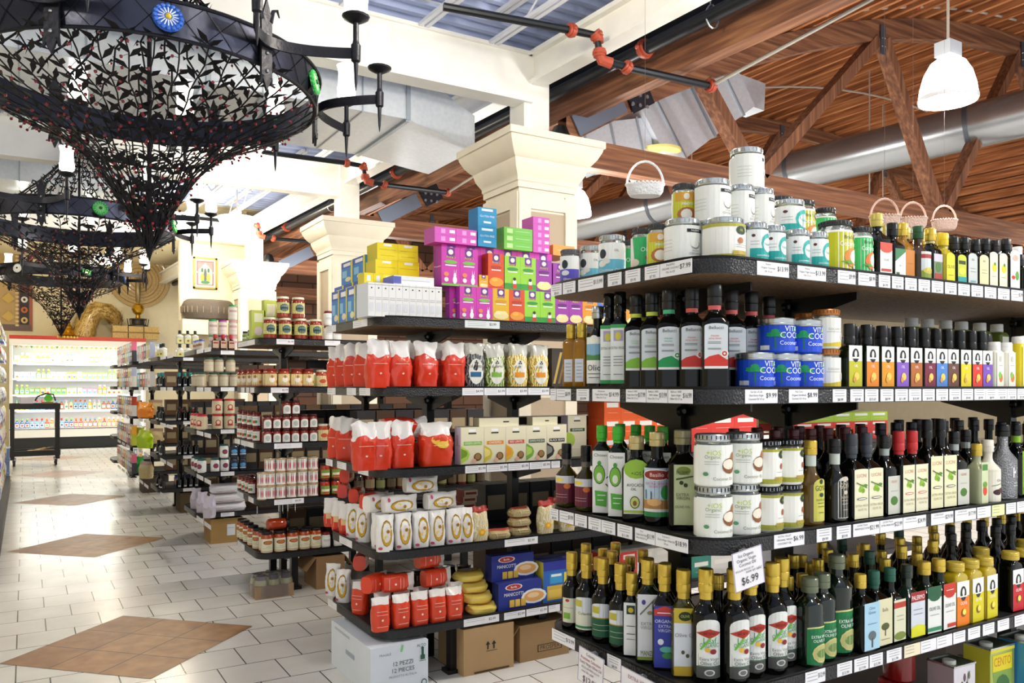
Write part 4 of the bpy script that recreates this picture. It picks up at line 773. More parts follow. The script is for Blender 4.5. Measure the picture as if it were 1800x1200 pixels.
# ---------- timber roof on the right
XM,ZM,KK=13.0,6.33,.034
def arc(x): return ZM-KK*(x-XM)**2
def truss(y,i):
    t=thing('bowstring_truss',['dark red timber truss with arched top, nearest one','dark timber bowstring truss, second one back','dark timber bowstring truss, third one back','dark timber bowstring truss against the far right'][i],'roof truss',(0,y,0))
    x0=skx(4.35,y); n=26; m=MB(); vs=[]
    xs=[x0+(22-x0)*k/n for k in range(n+1)]
    for d in(-.07,.07):
        for x in xs: vs+= [(x,d,arc(x)-.02),(x,d,arc(x)+.24)]
    o=2*(n+1); fs=[]
    for k in range(n):
        a=2*k; fs+=[(a,a+2,a+3,a+1),(o+a+2,o+a,o+a+1,o+a+3),(a+2,a,o+a,o+a+2),(a+1,a+3,o+a+3,o+a+1)]
    m.add(vs,fs,WOODX); obj('top_chord',m,t)
    m=MB(); m.box(((x0-.2+22)/2,0,3.72),(22-x0+.2,.16,.26),WOODX); obj('bottom_chord',m,t)
    nodes=[(6.15,6.9),(9.05,7.0),(9.2,10.35),(12.3,10.5),(12.4,14.0),(15.5,14.2),(15.6,17.5),(18.8,17.7)]
    for k,(xt,xb) in enumerate(nodes):
        m=MB(); a=Vector((xt,0,arc(xt)-.01)); b=Vector((xb,0,3.85)); d=b-a; L=d.length
        T=Matrix.Translation((a+b)/2)@d.to_track_quat('Z','X').to_matrix().to_4x4()
        m.box((0,0,0),(.13,.16,L),WOODZ,T); obj('web_member',m,t)
    PLT=mat('#5c6270',.45,metal=.6)
    for xt in(9.1,12.35,15.5):
        m=MB(); m.box((xt,-.085,arc(xt)-.03),(.10,.012,.36),PLT)
        for q in range(4): m.ball((xt-.025+.05*(q%2),-.095,arc(xt)-.11+.1*(q//2)),.011,SILV,6,4)
        obj('gusset_plate',m,t)
    m=MB(); SL=Matrix.Rotation(-.52,4,'Y'); m.box((0,0,0),(.66,.014,.2),mat('#7a8496',.4,metal=.7),T=Matrix.Translation((x0+.38,-.09,arc(x0+.38)+.11))@SL); m.box((0,0,0),(.30,.014,.28),mat('#2e3038',.4,metal=.6),T=Matrix.Translation((x0+.85,-.1,arc(x0+.85)+.12))@SL)
    for q in range(6): m.tube([(x0+.76+.09*(q%3),-.107,arc(x0+.85)+.11-.1*(q//3)),(x0+.76+.09*(q%3),-.125,arc(x0+.85)+.11-.1*(q//3))],.02,mat('#9aa0aa',.3,metal=.8),8)
    obj('heel_plate',m,t)
for i,y in enumerate([6.33,10.67,15.0,19.3]): truss(y,i)
# curved board ceiling and joists
m=MB(); vs=[];fs=[]; n=30
for k in range(n+1):
    x=4.54+(24-4.54)*k/n; z=arc(x)+.46 if x<22.5 else arc(22.5)+.46
    z=max(z,4.55); vs+=[(x,-3,z),(x,YB,z)]
for k in range(n): fs.append((2*k,2*k+1,2*k+3,2*k+2))
WDK=wood('roof_boards',1,('#2a1710','#6b3d26','#8f5a38')); m.add(vs,fs,WDK); struct('ceiling_right',m)
x=4.6; k=0
JM=wood('joist_timber_lit',1,('#5a3018','#b06a3c','#dc9a62'))  # paler than the boards: lit joist faces put into the wood colour
while x<21.5:
    z=arc(x)+.24; m=MB(); m.box((x,(YB-3)/2,z+.09),(.05,YB+3,.17),JM,None); k+=1
    thing('ceiling_joist','long thin brown timber joist under the board roof','joist',(0,0,0),0,'timber joists of the right hand roof',m); x+=.36
# ledger and sprinkler main
m=MB(); skbox(m,4.50,.14,-3,YB,4.05,4.33,WOODY); thing('ledger_beam','orange-brown timber beam beside the fat black pipe','beam',(0,0,0),0,None,m)
m=MB(); m.tube([(skx(4.26,-3),-3,4.245),(skx(4.26,YB),YB,4.245)],.055,mat('#23262c',.35,metal=.5),14); t=thing('sprinkler_main','fat black pipe running along the timber beam','pipe',(0,0,0),0,None,m)
RED=mat('#a5452f',.5,bump=.2)
def coupling(p,d,r=.075,w=.07,par=None):
    p=Vector(p); d=Vector(d).normalized(); c=MB(); c.tube([p-d*w/2,p+d*w/2],r,RED,12); c.tube([p-d*w*.18,p+d*w*.18],r*1.15,RED,12)
    s=d.cross(Vector((0,0,1))).normalized()
    for q in(-1,1): c.ball(p+s*q*r*1.15,r*.3,RED,6,4)
    return obj('coupling',c,par)
for y in(1.2,3.1,5.1,8.2,9.7,11.5,14.0): coupling((skx(4.26,y),y,4.245),(SK,-1,0),.07,.07,t)
for y in(4.4,6.9,9.0,12.0):
    c=MB(); c.tube([(skx(4.26,y),y,4.75),(skx(4.26,y),y,4.33)],.006,SILV,6); c.tube([(skx(4.28,y)+.065*math.sin(a),y,4.245+.085*math.cos(a)) for a in [2*math.pi*k/12 for k in range(13)]],.007,SILV,6); obj('pipe_hanger',c,t)
BP=mat('#1d2025',.4,metal=.4)
for i,y in enumerate([5.04,9.5,13.9]):
    xm=skx(4.28,y); t=thing('sprinkler_branch',['black pipe with red elbows dropping to the fat main, nearest','black pipe with red elbows below the second beam','black pipe with red elbows in the third bay'][i],'pipe',(0,0,0))
    a=(xm-1.7,y+.35,4.30); b=(xm-.74,y+.08,4.24); c=(xm-.56,y,4.21); d=(xm-.53,y,4.08); e=(xm-.30,y-.05,4.00); f_=(xm+.55,y-.1,4.0)
    m=MB(); m.tube([a,b],.03,BP,10); obj('pipe_run',m,t); m=MB(); m.tube([b,c,d,(d[0]+.02,d[1],4.03),e],.03,BP,10); obj('drop',m,t); m=MB(); m.tube([e,f_],.03,BP,10); obj('pipe_run',m,t)
    for p,q in ((b,(1,0,0)),(c,(1,0,-1)),(d,(0,0,1)),(e,(1,0,-.5)),(f_,(1,0,0))): coupling(p,q,.048,.06,t)
    m=MB(); m.tube([c,(c[0]+.02,c[1],c[2]-.03),(c[0]+.02,c[1],c[2]-.05)],.042,RED,10); obj('elbow',m,t); m=MB(); m.tube([d,(d[0]+.02,d[1],4.03),(d[0]+.10,d[1]-.02,4.015)],.043,RED,10); obj('elbow',m,t)
    m=MB(); m.tube([f_,(f_[0],f_[1]+.6,4.06)] if 0 else [f_,(f_[0]+.02,f_[1]-3.2,4.25)],.016,mat('#b9b7b0',.4,metal=.5),8); obj('conduit',m,t)
# roof sprinkler lines
CP=mat('#c9c2b8',.4,metal=.4)
def pipe(pts,r,label,mt=CP):
    m=MB(); m.tube(pts,r,mt,8); return thing('conduit_pipe',label,'pipe',(0,0,0),0,None,m)
pts=[(x,6.05,arc(x)+.30) for x in [5.0+.5*k for k in range(20)]]
t=pipe(pts,.017,'thin pale pipe following the arched top of nearest truss')
for k in(4,9,13): coupling(pts[k],Vector(pts[k+1])-Vector(pts[k]),.032,.05,t)
pipe([(x,8.6,arc(x)+.1) for x in [6+.6*k for k in range(14)]],.016,'thin pale pipe crossing the roof behind nearest truss')
for i,(x,y,zb) in enumerate([(7.6,8.6,4.2),(8.9,9.5,4.2),(11.6,8.2,4.3),(13.4,9.2,4.0),(10.0,12.0,4.0)]):
    m=MB(); m.tube([(x,y,arc(x)+.3),(x,y,zb)],.011,CP,6); thing('hanger_rod','thin vertical rod hanging from the timber roof','rod',(0,0,0),0,'thin rods under the timber roof',m)
# ---------- ducts
def galv(name,axis):
    def bld(nt,tc,b):
        v=nt.nodes.new('ShaderNodeTexVoronoi'); v.inputs['Scale'].default_value=26; nt.links.new(tc.outputs['Object'],v.inputs['Vector'])
        nt.links.new(ramp(nt,v.outputs['Distance'],[(0,'#d5dde8'),(1,'#e2e8f0')]),b.inputs['Base Color']); b.inputs['Metallic'].default_value=.4; b.inputs['Roughness'].default_value=.3
        f=noise_n(nt,mapping(nt,tc),3,3); bp=nt.nodes.new('ShaderNodeBump'); bp.inputs['Strength'].default_value=.25; bp.inputs['Distance'].default_value=.02; nt.links.new(f,bp.inputs['Height']); nt.links.new(bp.outputs['Normal'],b.inputs['Normal'])
    return texmat(name,bld)
GV=galv('galvanised_sheet',0); RIB=mat('#aeb8c2',.35,metal=.7)
def duct(i,y0,y1,xa,xb,z0,z1,label,tap=True):
    t=thing('rectangular_duct',label,'duct',(0,0,0))
    m=MB(); m.box(((xa+xb)/2,(y0+y1)/2,(z0+z1)/2),(xb-xa,y1-y0,z1-z0),GV); obj('duct_body',m,t)
    x=xb; k=0
    while x>xa:
        m=MB(); m.box((x,y0-.004,(z0+z1)/2),(.012,.008,z1-z0),RIB); m.box((x,(y0+y1)/2,z0-.004),(.012,y1-y0,.008),RIB)
        if k%4==0: m.box((x,y0-.01,(z0+z1)/2),(.035,.02,z1-z0+.02),RIB); m.box((x,(y0+y1)/2,z0-.01),(.035,y1-y0,.02),RIB)
        obj('seam_rib',m,t); x-=.42; k+=1
    if tap:
        m=MB(); xe=xb+.75
        vs=[(xb,y0,z0),(xb,y1,z0),(xb,y1,z1),(xb,y0,z1),(xe,y0+.15,z0-.12),(xe,y1-.1,z0-.12),(xe,y1-.1,z1-.28),(xe,y0+.15,z1-.28)]
        m.add(vs,[(0,1,5,4),(1,2,6,5),(2,3,7,6),(3,0,4,7),(4,5,6,7),(0,3,2,1)],GV); obj('taper',m,t)
    return t
duct(0,6.62,7.9,-6.9,2.9,3.86,4.34,'large galvanised rectangular duct crossing behind the white beam')
duct(1,8.15,8.75,-6.9,-.4,4.0,4.3,'narrow pale duct behind the first chandelier',False)
duct(2,9.3,9.9,-6.9,-.9,3.75,4.15,'lower pale duct left of the second chandelier',False)
duct(3,11.3,12.3,-6.9,1.2,3.95,4.3,'pale duct crossing above the second chandelier',False)
m=MB(); m.box((-2.6,8.05,4.0),(.7,.03,.26),mat('#dcdcd8',.5))
for k in range(9): m.box((-2.9+.075*k,8.03,4.0),(.03,.02,.2),'#c09a7a')
thing('air_vent','slatted air vent with brown slots near left edge','vent',(0,0,0),0,None,m)
for i,x in enumerate([1.2,1.75]):
    m=MB(); m.box((x,7.5,3.80),(.05,1.9,.06),mat('#8d949c',.4,metal=.6)); thing('strut_channel','grey metal strut below the galvanised duct','strut',(0,0,0),0,'grey struts below the wide duct',m)
# slanted square duct right of the pillar
t=thing('angled_duct','big galvanised duct with slanting elbow right of nearest pillar','duct',(0,0,0))
def quadbar(a,b,w,h,mt,m):
    a=Vector(a);b=Vector(b); d=b-a; T=Matrix.Translation((a+b)/2)@d.to_track_quat('Z','Y').to_matrix().to_4x4(); m.box((0,0,0),(w,h,d.length),mt,T)
A0=(4.95,7.25,4.0); A1=(5.95,7.2,4.25); A2=(7.2,7.15,5.15); A3=(8.3,7.15,5.0)
m=MB(); quadbar(A0,A1,.6,.45,GV,m); obj('duct_section',m,t); m=MB(); quadbar(A1,A2,.75,.8,GV,m); obj('elbow_section',m,t); m=MB(); quadbar((7.25,7.15,5.12),(7.85,7.15,5.08),.3,.34,GV,m); obj('duct_section',m,t)
m=MB(); quadbar((4.75,7.25,3.96),A0,.5,.4,GV,m); obj('duct_section',m,t)
for f_ in (.15,.5,.85):
    for a,b,s in ((A0,A1,.63),(A1,A2,.79)):
        a_=Vector(a);b_=Vector(b); p=a_.lerp(b_,f_); d=(b_-a_).normalized()*.012; m=MB(); quadbar(p-d,p+d,s,.48 if s<.7 else .83,RIB,m); obj('seam_rib',m,t)
m=MB(); m.lathe([(.2,0),(.24,.02),(.24,.05),(.1,.08)],mat('#efe08a',.4),20); 
thing('yellow_canopy','pale yellow round fitting under the slanted duct','fitting',(6.1,6.95,4.1),0,None,m)
# round spiral duct
t=thing('round_duct','large shiny round spiral duct crossing the timber roof','duct',(0,0,0))
p0=Vector((12.1,4.0,5.3)); p1=Vector((8.3,16.2,4.45)); L=(p1-p0).length; nseg=5
SP=texmat('spiral_sheet',lambda nt,tc,b:(b.inputs['Base Color'].__setattr__('default_value',lin('#b4bac0')),b.inputs['Metallic'].__setattr__('default_value',.85),b.inputs['Roughness'].__setattr__('default_value',.27)))
for k in range(nseg):
    a=p0.lerp(p1,k/nseg); b=p0.lerp(p1,(k+1)/nseg); m=MB(); q=28; m.tube([a.lerp(b,j/q) for j in range(q+1)],.31,SP,28,rf=[.31 if j%2 else .3125 for j in range(q+1)]); obj('duct_section',m,t)
    d=(b-a).normalized()*.03; m=MB(); m.tube([a-d,a+d],.325,mat('#6a7078',.4,metal=.7),28); obj('collar',m,t)
# ---------- lamps
GLOW=mat('#ffffff',.4,emit=6); GLOWW=mat('#fff6dc',.4,emit=5)
LP=[]
def pendant(x,y,z,label,ztop=None,glow=GLOW,grp=None):
    t=thing('dome_pendant',label,'lamp',(x,y,z),0,grp); t.scale=(.86,.86,.86) if 0 else (1,1,1); H=(ztop or arc(x)+.3)-z
    m=MB(); m.lathe([(.168,0),(.172,.03),(.164,.09),(.142,.17),(.103,.24),(.06,.27),(.045,.275)],glow,28,cap=False); obj('glowing_dome',m,t)
    m=MB(); m.lathe([(.172,-.006),(.178,.004),(.178,.02),(.172,.026)],mat('#e4e6ee',.3),28,cap=False); obj('rim',m,t)
    m=MB(); m.box((0,0,.325),(.13,.105,.09),mat('#c3cad2',.35,metal=.4)); m.box((0,0,.278),(.10,.08,.02),SILV); obj('ballast_box',m,t)
    m=MB(); m.tube([(0,0,.37),(0,0,H)],.009,CP,8); obj('hanger_rod',m,t)
    m=MB(); m.ball((0,0,.12),.06,glow,12,8); obj('bulb',m,t)
    LP.append((x,y,z-.05,'p'))
pendant(5.07,3.02,3.33,'bright white dome pendant lamp at top right')
pendant(4.9,6.9,3.28,'bright white dome lamp glowing beside nearest pillar')
pendant(5.0,12.8,3.3,'white dome lamp glowing behind the middle pillar')
for x,y in((9,3.5),(9,9.5),(9,15),(14,6),(14,13),(5,-.8)): pendant(x,y,3.3,'added white dome pendant lamp lighting the timber trusses',grp='added pendants out over the timber hall')  # extra pendants added, mostly out of view, to light the timber hall
def bowl(x,y,z,label,r=.3,grp=None):
    t=thing('bowl_lamp',label,'lamp',(x,y,z),0,grp); m=MB(); m.lathe([(.03,-.16),(r*.5,-.14),(r*.85,-.08),(r,0),(r,.02)],GLOWW,28); obj('glowing_bowl',m,t)
    m=MB(); m.lathe([(.07,.02),(.07,.12),(.02,.14)],mat('#d8d6cc',.5),16); m.tube([(0,0,.12),(0,0,4.7-z)],.01,CP,8); obj('stem',m,t)
    LP.append((x,y,z-.3,'b'))
bowl(2.28,10.1,4.36-.05,'glowing bowl ceiling lamp just below the wide duct',.32)
bowl(2.95,13.6,4.22,'glowing ceiling lamp above the framed picture')
bowl(2.05,14.3,4.2,'glowing ceiling lamp behind the big chandelier tip')
for x,y in((2.2,.5),(2.2,3.9),(-2.2,2.5),(-2.2,9),(-2.5,14),(1.5,19),(-3,19)): bowl(x,y,4.2,'added glowing bowl ceiling lamp lighting the main aisle',grp='added bowl lamps of the main aisle');  # further bowls added for light, nearly all outside the frame
# ---------- chandeliers
IRON=mat('#2b2c33',.42,metal=.75,bump=.3,bscale=40); IRB=mat('#131318',.5,metal=.5); BERRY=mat('#7a1a28',.25,coat=.4); LEAF=mat('#18171c',.5,metal=.5)
SHADE=mat('#fffdf4',.3,emit=1.6); BAND=mat('#3a3d4c',.3,metal=.85,bump=.2,bscale=14)
PROF=[(1.0,.96),(.86,.86),(.75,.80),(.62,.75),(.5,.69),(.40,.61),(.31,.53),(.24,.43),(.18,.33),(.12,.23),(.07,.12),(.03,.03)]
def cone(t):
    n=len(PROF)-1; k=min(n-1,int(t*n)); f=t*n-k
    a,b=PROF[k],PROF[k+1]; return (a[0]+(b[0]-a[0])*f,a[1]+(b[1]-a[1])*f)
def vine(seed,fine):
    rr=random.Random(seed); m=MB(); pts=[]
    N=16
    for i in range(N+1):
        r,z=cone(i/N); pts.append((r,.012*math.sin(i*1.7+seed),z))
    m.tube(pts,.0045,IRB,5)
    phs=(seed*.37)%1
    for i in range(1,N-1 if fine else N-3):
        q=Vector(pts[i-1]); p=q.lerp(Vector(pts[i]),phs); d=(q-Vector(pts[i])).normalized(); side=Vector((0,1,0)); up=d.cross(side)
        if i>8 and i%2: continue
        for sg in(-1,1):
            L=rr.uniform(.075,.115)*(1 if i<9 else .7); w=.017; a=p+d*rr.uniform(-.01,.02); tip=a+(d*.75+side*sg*.75+up*rr.uniform(-.3,.3))*L; mid=a.lerp(tip,.45); pr=(side*.7-d*sg*.6).normalized()*w
            m.add([a,mid+pr+up*.004,tip,mid-pr+up*.004],[(0,1,2,3),(3,2,1,0)],LEAF)
        if rr.random()<.75:
            p=p+d*rr.uniform(-.03,.03)
            sg=rr.choice((-1,1)); b=p+side*sg*rr.uniform(.015,.04)+up*rr.uniform(-.03,.03)-Vector((0,0,rr.uniform(.01,.035)))
            m.tube([p,b],.0015,IRB,3,cap=False); m.ball(b,.0095,BERRY,6,4)
    return m.mesh('vine_stem')
def strand(seed,H):
    rr=random.Random(seed); m=MB(); pts=[]; N=14
    for i in range(N+1):
        t=i/N; r=.05+.72*t**1.5; pts.append((r,.02*math.sin(i*2+seed),H*(1-t)+1.16*t))
    m.tube(pts,.007,IRB,5)
    for i in range(1,N):
        p=Vector(pts[i]); 
        for sg in(-1,1):
            tip=p+Vector((.02,sg*.045,-.035 if i%2 else .03)); m.add([p,p+Vector((0,sg*.02,.012)),tip,p+Vector((0,sg*.026,-.012))],[(0,1,2,3),(3,2,1,0)],LEAF)
        if i%2: m.ball(p+Vector((0,.02,-.02)),.009,BERRY,6,4)
    return m.mesh('hanging_vine')
VM=[vine(i,True) for i in range(9)]; SM=[strand(i,2.0) for i in range(3)]
def ringmesh():
    m=MB(); n=72; z0,z1=.96,1.14
    for ra,rb in ((1.0,.985),):
        vs=[];fs=[]
        for k in range(n):
            a=2*math.pi*k/n; c,s=math.cos(a),math.sin(a)
            vs+=[(c*1.0,s*1.0,z0),(c*1.03,s*1.03,z1),(c*1.015,s*1.015,z1),(c*.985,s*.985,z0)]
        for k in range(n):
            j=(k+1)%n; fs+=[tuple((k*4+q,j*4+q,j*4+(q+1)%4,k*4+(q+1)%4)) for q in range(4)]
        m.add(vs,fs,BAND)
    for z,r in((z0,1.004),(z1,1.034)): m.tube([(r*math.cos(2*math.pi*k/n),r*math.sin(2*math.pi*k/n),z) for k in range(n+1)],.010,IRON,6,cap=False)
    for k in range(36):
        for s in(-1,1):
            a=2*math.pi*k/36; b=a+s*2*math.pi/36
            m.tube([(1.003*math.cos(a),1.003*math.sin(a),z0),(1.019*math.cos((a+b)/2)*1.0,1.019*math.sin((a+b)/2),(z0+z1)/2),(1.033*math.cos(b),1.033*math.sin(b),z1)],.0022,IRB,3,cap=False)
    return m.mesh('ring_band')
RM=ringmesh()
def bracket():
    m=MB(); m.box((1.035,0,1.05),(.016,.075,.36),IRON)
    # fleur tops and tail
    m.add([(1.03,-.03,1.23),(1.03,.03,1.23),(1.03,0,1.32),(1.045,-.03,1.23),(1.045,.03,1.23),(1.045,0,1.32)],[(0,1,2),(5,4,3),(0,2,5,3),(1,4,5,2)],IRON)
    for s in(-1,1):
        m.tube([(1.037,s*.03,1.2),(1.037,s*.05,1.27),(1.037,s*.08,1.285),(1.037,s*.095,1.25)],.010,IRON,6,rf=[.014,.011,.009,.004])
        m.tube([(1.037,s*.03,.89),(1.037,s*.04,.85),(1.037,s*.06,.845)],.008,IRON,6,rf=[.012,.008,.004])
    m.add([(1.03,-.03,.88),(1.03,.03,.88),(1.03,0,.81),(1.045,-.03,.88),(1.045,.03,.88),(1.045,0,.81)],[(0,2,1),(5,3,4),(0,3,5,2),(1,2,5,4)],IRON)
    for z in(.92,1.02,1.12): m.ball((1.046,0,z),.011,SILV,6,4)
    return m.mesh('bracket_plate')
def strap():
    m=MB(); vs=[];N=14
    pts=[]
    for i in range(N+1):
        t=-1+2*i/N; pts.append((1.06+.30*abs(t)**1.8,t*.36))
    for i,(x,y) in enumerate(pts):
        vs+=[(x,y,1.045),(x,y,1.105),(x+.014,y,1.105),(x+.014,y,1.045)]
    fs=[]
    for i in range(N): fs+=[(i*4+q,(i+1)*4+q,(i+1)*4+(q+1)%4,i*4+(q+1)%4) for q in range(4)]
    fs+=[(0,1,2,3),(N*4+3,N*4+2,N*4+1,N*4)]
    m.add(vs,fs,IRON); return m.mesh('arm_strap')
BM=bracket(); STM=strap()
def holder():
    m=MB(); m.lathe([(.002,.86),(.008,.9),(.014,1.02),(.026,1.03),(.028,1.12),(.02,1.13),(.016,1.15),(.016,1.25),(.03,1.250),(.075,1.275),(.08,1.285),(.075,1.29),(.01,1.292)],IRON,14); return m.mesh('candle_holder')
def shade():
    m=MB(); m.lathe([(.04,1.292),(.062,1.33),(.07,1.38),(.066,1.32),(.058,1.49),(.066,1.53),(.072,1.545)],SHADE,18,cap=False); m.lathe([(.04,1.293),(.0,1.294)],SHADE,18,cap=False); return m.mesh('glass_shade')
HM=holder(); SHM=shade()
def medal(c1,c2,c3):
    m=MB(); m.lathe([(.075,0),(.07,.012),(.02,.02)],mat(c1,.15,coat=.6),20)
    for k in range(16):
        a=2*math.pi*k/16; m.ball((.062*math.cos(a),.062*math.sin(a),.010),.016,mat(c1,.15,coat=.6),6,4)
        m.tube([(.02*math.cos(a),.02*math.sin(a),.021),(.058*math.cos(a),.058*math.sin(a),.016)],.003,mat(c2,.3),4)
    m.ball((0,0,.02),.016,mat(c3,.2),8,6); return m.mesh('glass_medallion')
MD={'blue':medal('#2a62c8','#e8f0f8','#e0c03a'),'green':medal('#3fae55','#a8e0a8','#1e5a2a'),'white':medal('#e8eaea','#ffffff','#2a2a2a')}
def chandelier(x,y,z,rot,label,meds,nst,hold=6):
    t=thing('iron_chandelier',label,'chandelier',(x,y,z),rot)
    obj('ring_band',RM,t)
    for k in range(nst): obj('vine_stem',VM[(k*4)%9],t,(0,0,0),2*math.pi*k/nst)
    for k in range(20): obj('hanging_vine',SM[k%3],t,(0,0,0),2*math.pi*k/20)
    m=MB(); m.lathe([(.0,-.06),(.012,-.02),(.03,.04),(.045,.09),(.02,.12),(.014,.13),(.014,1.9),(.03,1.92),(.03,2.0),(.008,2.02),(.008,4.7-z)],IRB,12); obj('centre_rod',m,t)
    for k in range(hold):
        a=2*math.pi*k/hold; b=obj('wall_bracket',BM,t,(0,0,0),a); obj('arm_strap',STM,b)
        for s in(-1,1):
            # cups stand at the strap ends
            h=obj('candle_holder',HM,b,(1.37,s*.36,0)); 
            obj('glass_shade',SHM,t,(1.37*math.cos(a)-s*.36*math.sin(a),1.37*math.sin(a)+s*.36*math.cos(a),0))
    for k in range(hold):
        a=2*math.pi*(k+.5)/hold; c=meds[k%len(meds)]
        T=(math.cos(a)*1.022,math.sin(a)*1.022,1.05); o=obj('glass_medallion',MD[c],t,T); o.rotation_euler=(math.pi/2-.16,0,a+math.pi/2)
    for s in range(1):
        m=MB(); r=cone(.42)
        m.tube([(r[0]*.98*math.cos(2*math.pi*k/40),r[0]*.98*math.sin(2*math.pi*k/40),r[1]) for k in range(41)],.007,IRB,5,cap=False); obj('hoop',m,t)
# camera sees each ring from below; rotations set where brackets and medallions fall
chandelier(.661,5.48,2.33,A(-2),'largest black iron vine chandelier with blue glass medallion, nearest',['green','blue','green'],46)
chandelier(.53,10.5,2.31,A(8),'second black iron vine chandelier, green medallion facing, behind the largest',['white','green','green'],32)
chandelier(.55,16.6,2.42,A(20),'farthest and smallest black vine chandelier, hanging over the cooler',['white','green','blue'],28)
# ---------- pasta unit (second gondola)
def tags(side,a,b,n,price='',gap=1.0,c='#f2f2f6'):
    w=(b-a)/n; return [(side,a+w*i+gap,a+w*(i+1)-gap,'-|-|-',price if price is None or isinstance(price,str) else price[i],c) for i in range(n)]
tg2={0:[('e',573,591,W,''),('e',621,646,W,''),('f',817,878,'-|-|-','$2.99','#e4ecea')],
 1:[('e',576,590,W,''),('e',610,626,W,''),('e',632,651,W,'')]+tags('f',812,966,4,['$4.99','$3.99','$3.99','$3.99'],.6),
 2:[('e',573,585,W,''),('e',593,609,W,''),('e',630,648,W,'')]+tags('f',817,968,4,['$5.99','$5.99','$5.99','$5.99'],.6)+tags('f',968,985,1,''),
 3:[('e',597,619,W,''),('f',887,945,'-|-','$2.99')],4:[('e',577,592,W,''),('f',815,877,'-|-','$2.49'),('f',886,923,'-|-','$2.99'),('f',925,962,'-|-','$2.99'),('f',964,984,'-|-','')]}
gondola(1,4.4,(.45,1.0,2.6,3.8),tg2,'second black shelving unit along the aisle, stocked with pasta and boxed goods')
def brow(g,s,px0,px1,n,h,d,mk,inset=.03,tier=0,where='',kinds=None,rot=0):
    y=GY[g]+inset; a,b=fx(px0,y),fx(px1,y); w=(b-a)/n-.001; out=[]
    for i in range(n):
        k=mk(w,h,d,i) if not kinds else kinds
        put(k,g,s,(a+(b-a)*(i+.5)/n,y+d/2,SZ[s]+ST+tier),rot,where)
def erow(g,s,px0,px1,n,h,d,mk,inset=.03,tier=0,where=''):
    x=GX[g]+inset; a,b=ey(px0,x),ey(px1,x); w=abs(a-b)/n-.001
    for i in range(n): put(mk(w,h,d,i),g,s,(x+d/2,a+(b-a)*(i+.5)/n,SZ[s]+ST+tier),-math.pi/2,where)
KC={}
def memo(key,f):
    if key not in KC: KC[key]=f()
    return KC[key]
def rabbit(c,c2,food): return [('r',.28,.72,.72,.99,'#6a2a8a'),('e',.5,.88,.14,.07,'#f4ece0'),('t',"Annie's",.5,.75,.075,'#f0d060',.5),('e',.5,.62,.36,.05,c2),('r',.2,.52,.8,.55,'#ffffff')]+food+[('r',0,0,1,.06,c2)]
bun=[('e',.72,.16,.12,.1,'#ffffff'),('e',.72,.28,.08,.055,'#ffffff'),('p',[(.66,.3),(.7,.3),(.68,.45)],'#ffffff'),('p',[(.74,.3),(.78,.3),(.8,.45)],'#ffffff'),('e',.25,.3,.14,.06,'#f08a5a'),('e',.25,.16,.12,.06,'#e8f0e0')]
cow=[('r',0,.06,1,.2,'#2f9a3a'),('e',.62,.24,.12,.08,'#f4f4f4'),('e',.62,.33,.09,.05,'#2a2a2a'),('e',.62,.12,.16,.07,'#c8402a')]
mac=[('e',.5,.2,.46,.13,'#f4e2a0'),('e',.35,.27,.2,.06,'#fff0b8'),('e',.65,.27,.2,.06,'#f8e8a8')]
def mk_(desc,cols,front,side=None,top=None,name='macaroni_box',left=None):
    def f(w,h,d,i): return memo((desc,round(w,4),h,d),lambda:carton(name,desc,w,h,d,cols,front,side,top,left=left))
    return f
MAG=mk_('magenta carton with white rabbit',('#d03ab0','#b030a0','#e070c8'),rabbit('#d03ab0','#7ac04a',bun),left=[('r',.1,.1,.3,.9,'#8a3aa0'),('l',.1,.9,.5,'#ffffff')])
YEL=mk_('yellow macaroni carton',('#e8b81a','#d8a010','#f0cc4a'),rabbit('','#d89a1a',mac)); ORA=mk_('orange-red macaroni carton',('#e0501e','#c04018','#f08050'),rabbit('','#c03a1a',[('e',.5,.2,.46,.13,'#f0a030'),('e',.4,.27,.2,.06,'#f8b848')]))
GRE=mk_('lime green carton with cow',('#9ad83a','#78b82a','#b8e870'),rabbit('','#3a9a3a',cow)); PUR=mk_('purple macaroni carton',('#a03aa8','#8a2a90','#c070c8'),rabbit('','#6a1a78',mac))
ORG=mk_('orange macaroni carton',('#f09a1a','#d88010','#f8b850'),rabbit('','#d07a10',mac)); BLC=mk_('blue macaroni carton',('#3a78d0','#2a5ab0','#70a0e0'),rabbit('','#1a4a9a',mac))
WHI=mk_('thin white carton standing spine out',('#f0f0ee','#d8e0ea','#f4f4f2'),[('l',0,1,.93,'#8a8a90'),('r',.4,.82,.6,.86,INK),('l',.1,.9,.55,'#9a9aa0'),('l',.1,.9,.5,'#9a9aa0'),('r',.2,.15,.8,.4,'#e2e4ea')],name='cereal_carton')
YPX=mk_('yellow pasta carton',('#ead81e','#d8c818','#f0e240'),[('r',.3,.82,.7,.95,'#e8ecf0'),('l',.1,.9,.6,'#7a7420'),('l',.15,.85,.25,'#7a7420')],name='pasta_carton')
BPX=mk_('blue and yellow pasta carton',('#2a86d8','#3a96e0','#e0d030'),[('r',.0,.72,1,1,'#2a5ac0'),('r',.2,.78,.8,.92,'#ffffff'),('r',.1,.3,.5,.6,'#8ac8f0'),('e',.6,.2,.25,.1,'#f0e8c0'),('r',.85,0,1,1,'#e8dc2a')],name='pasta_carton')
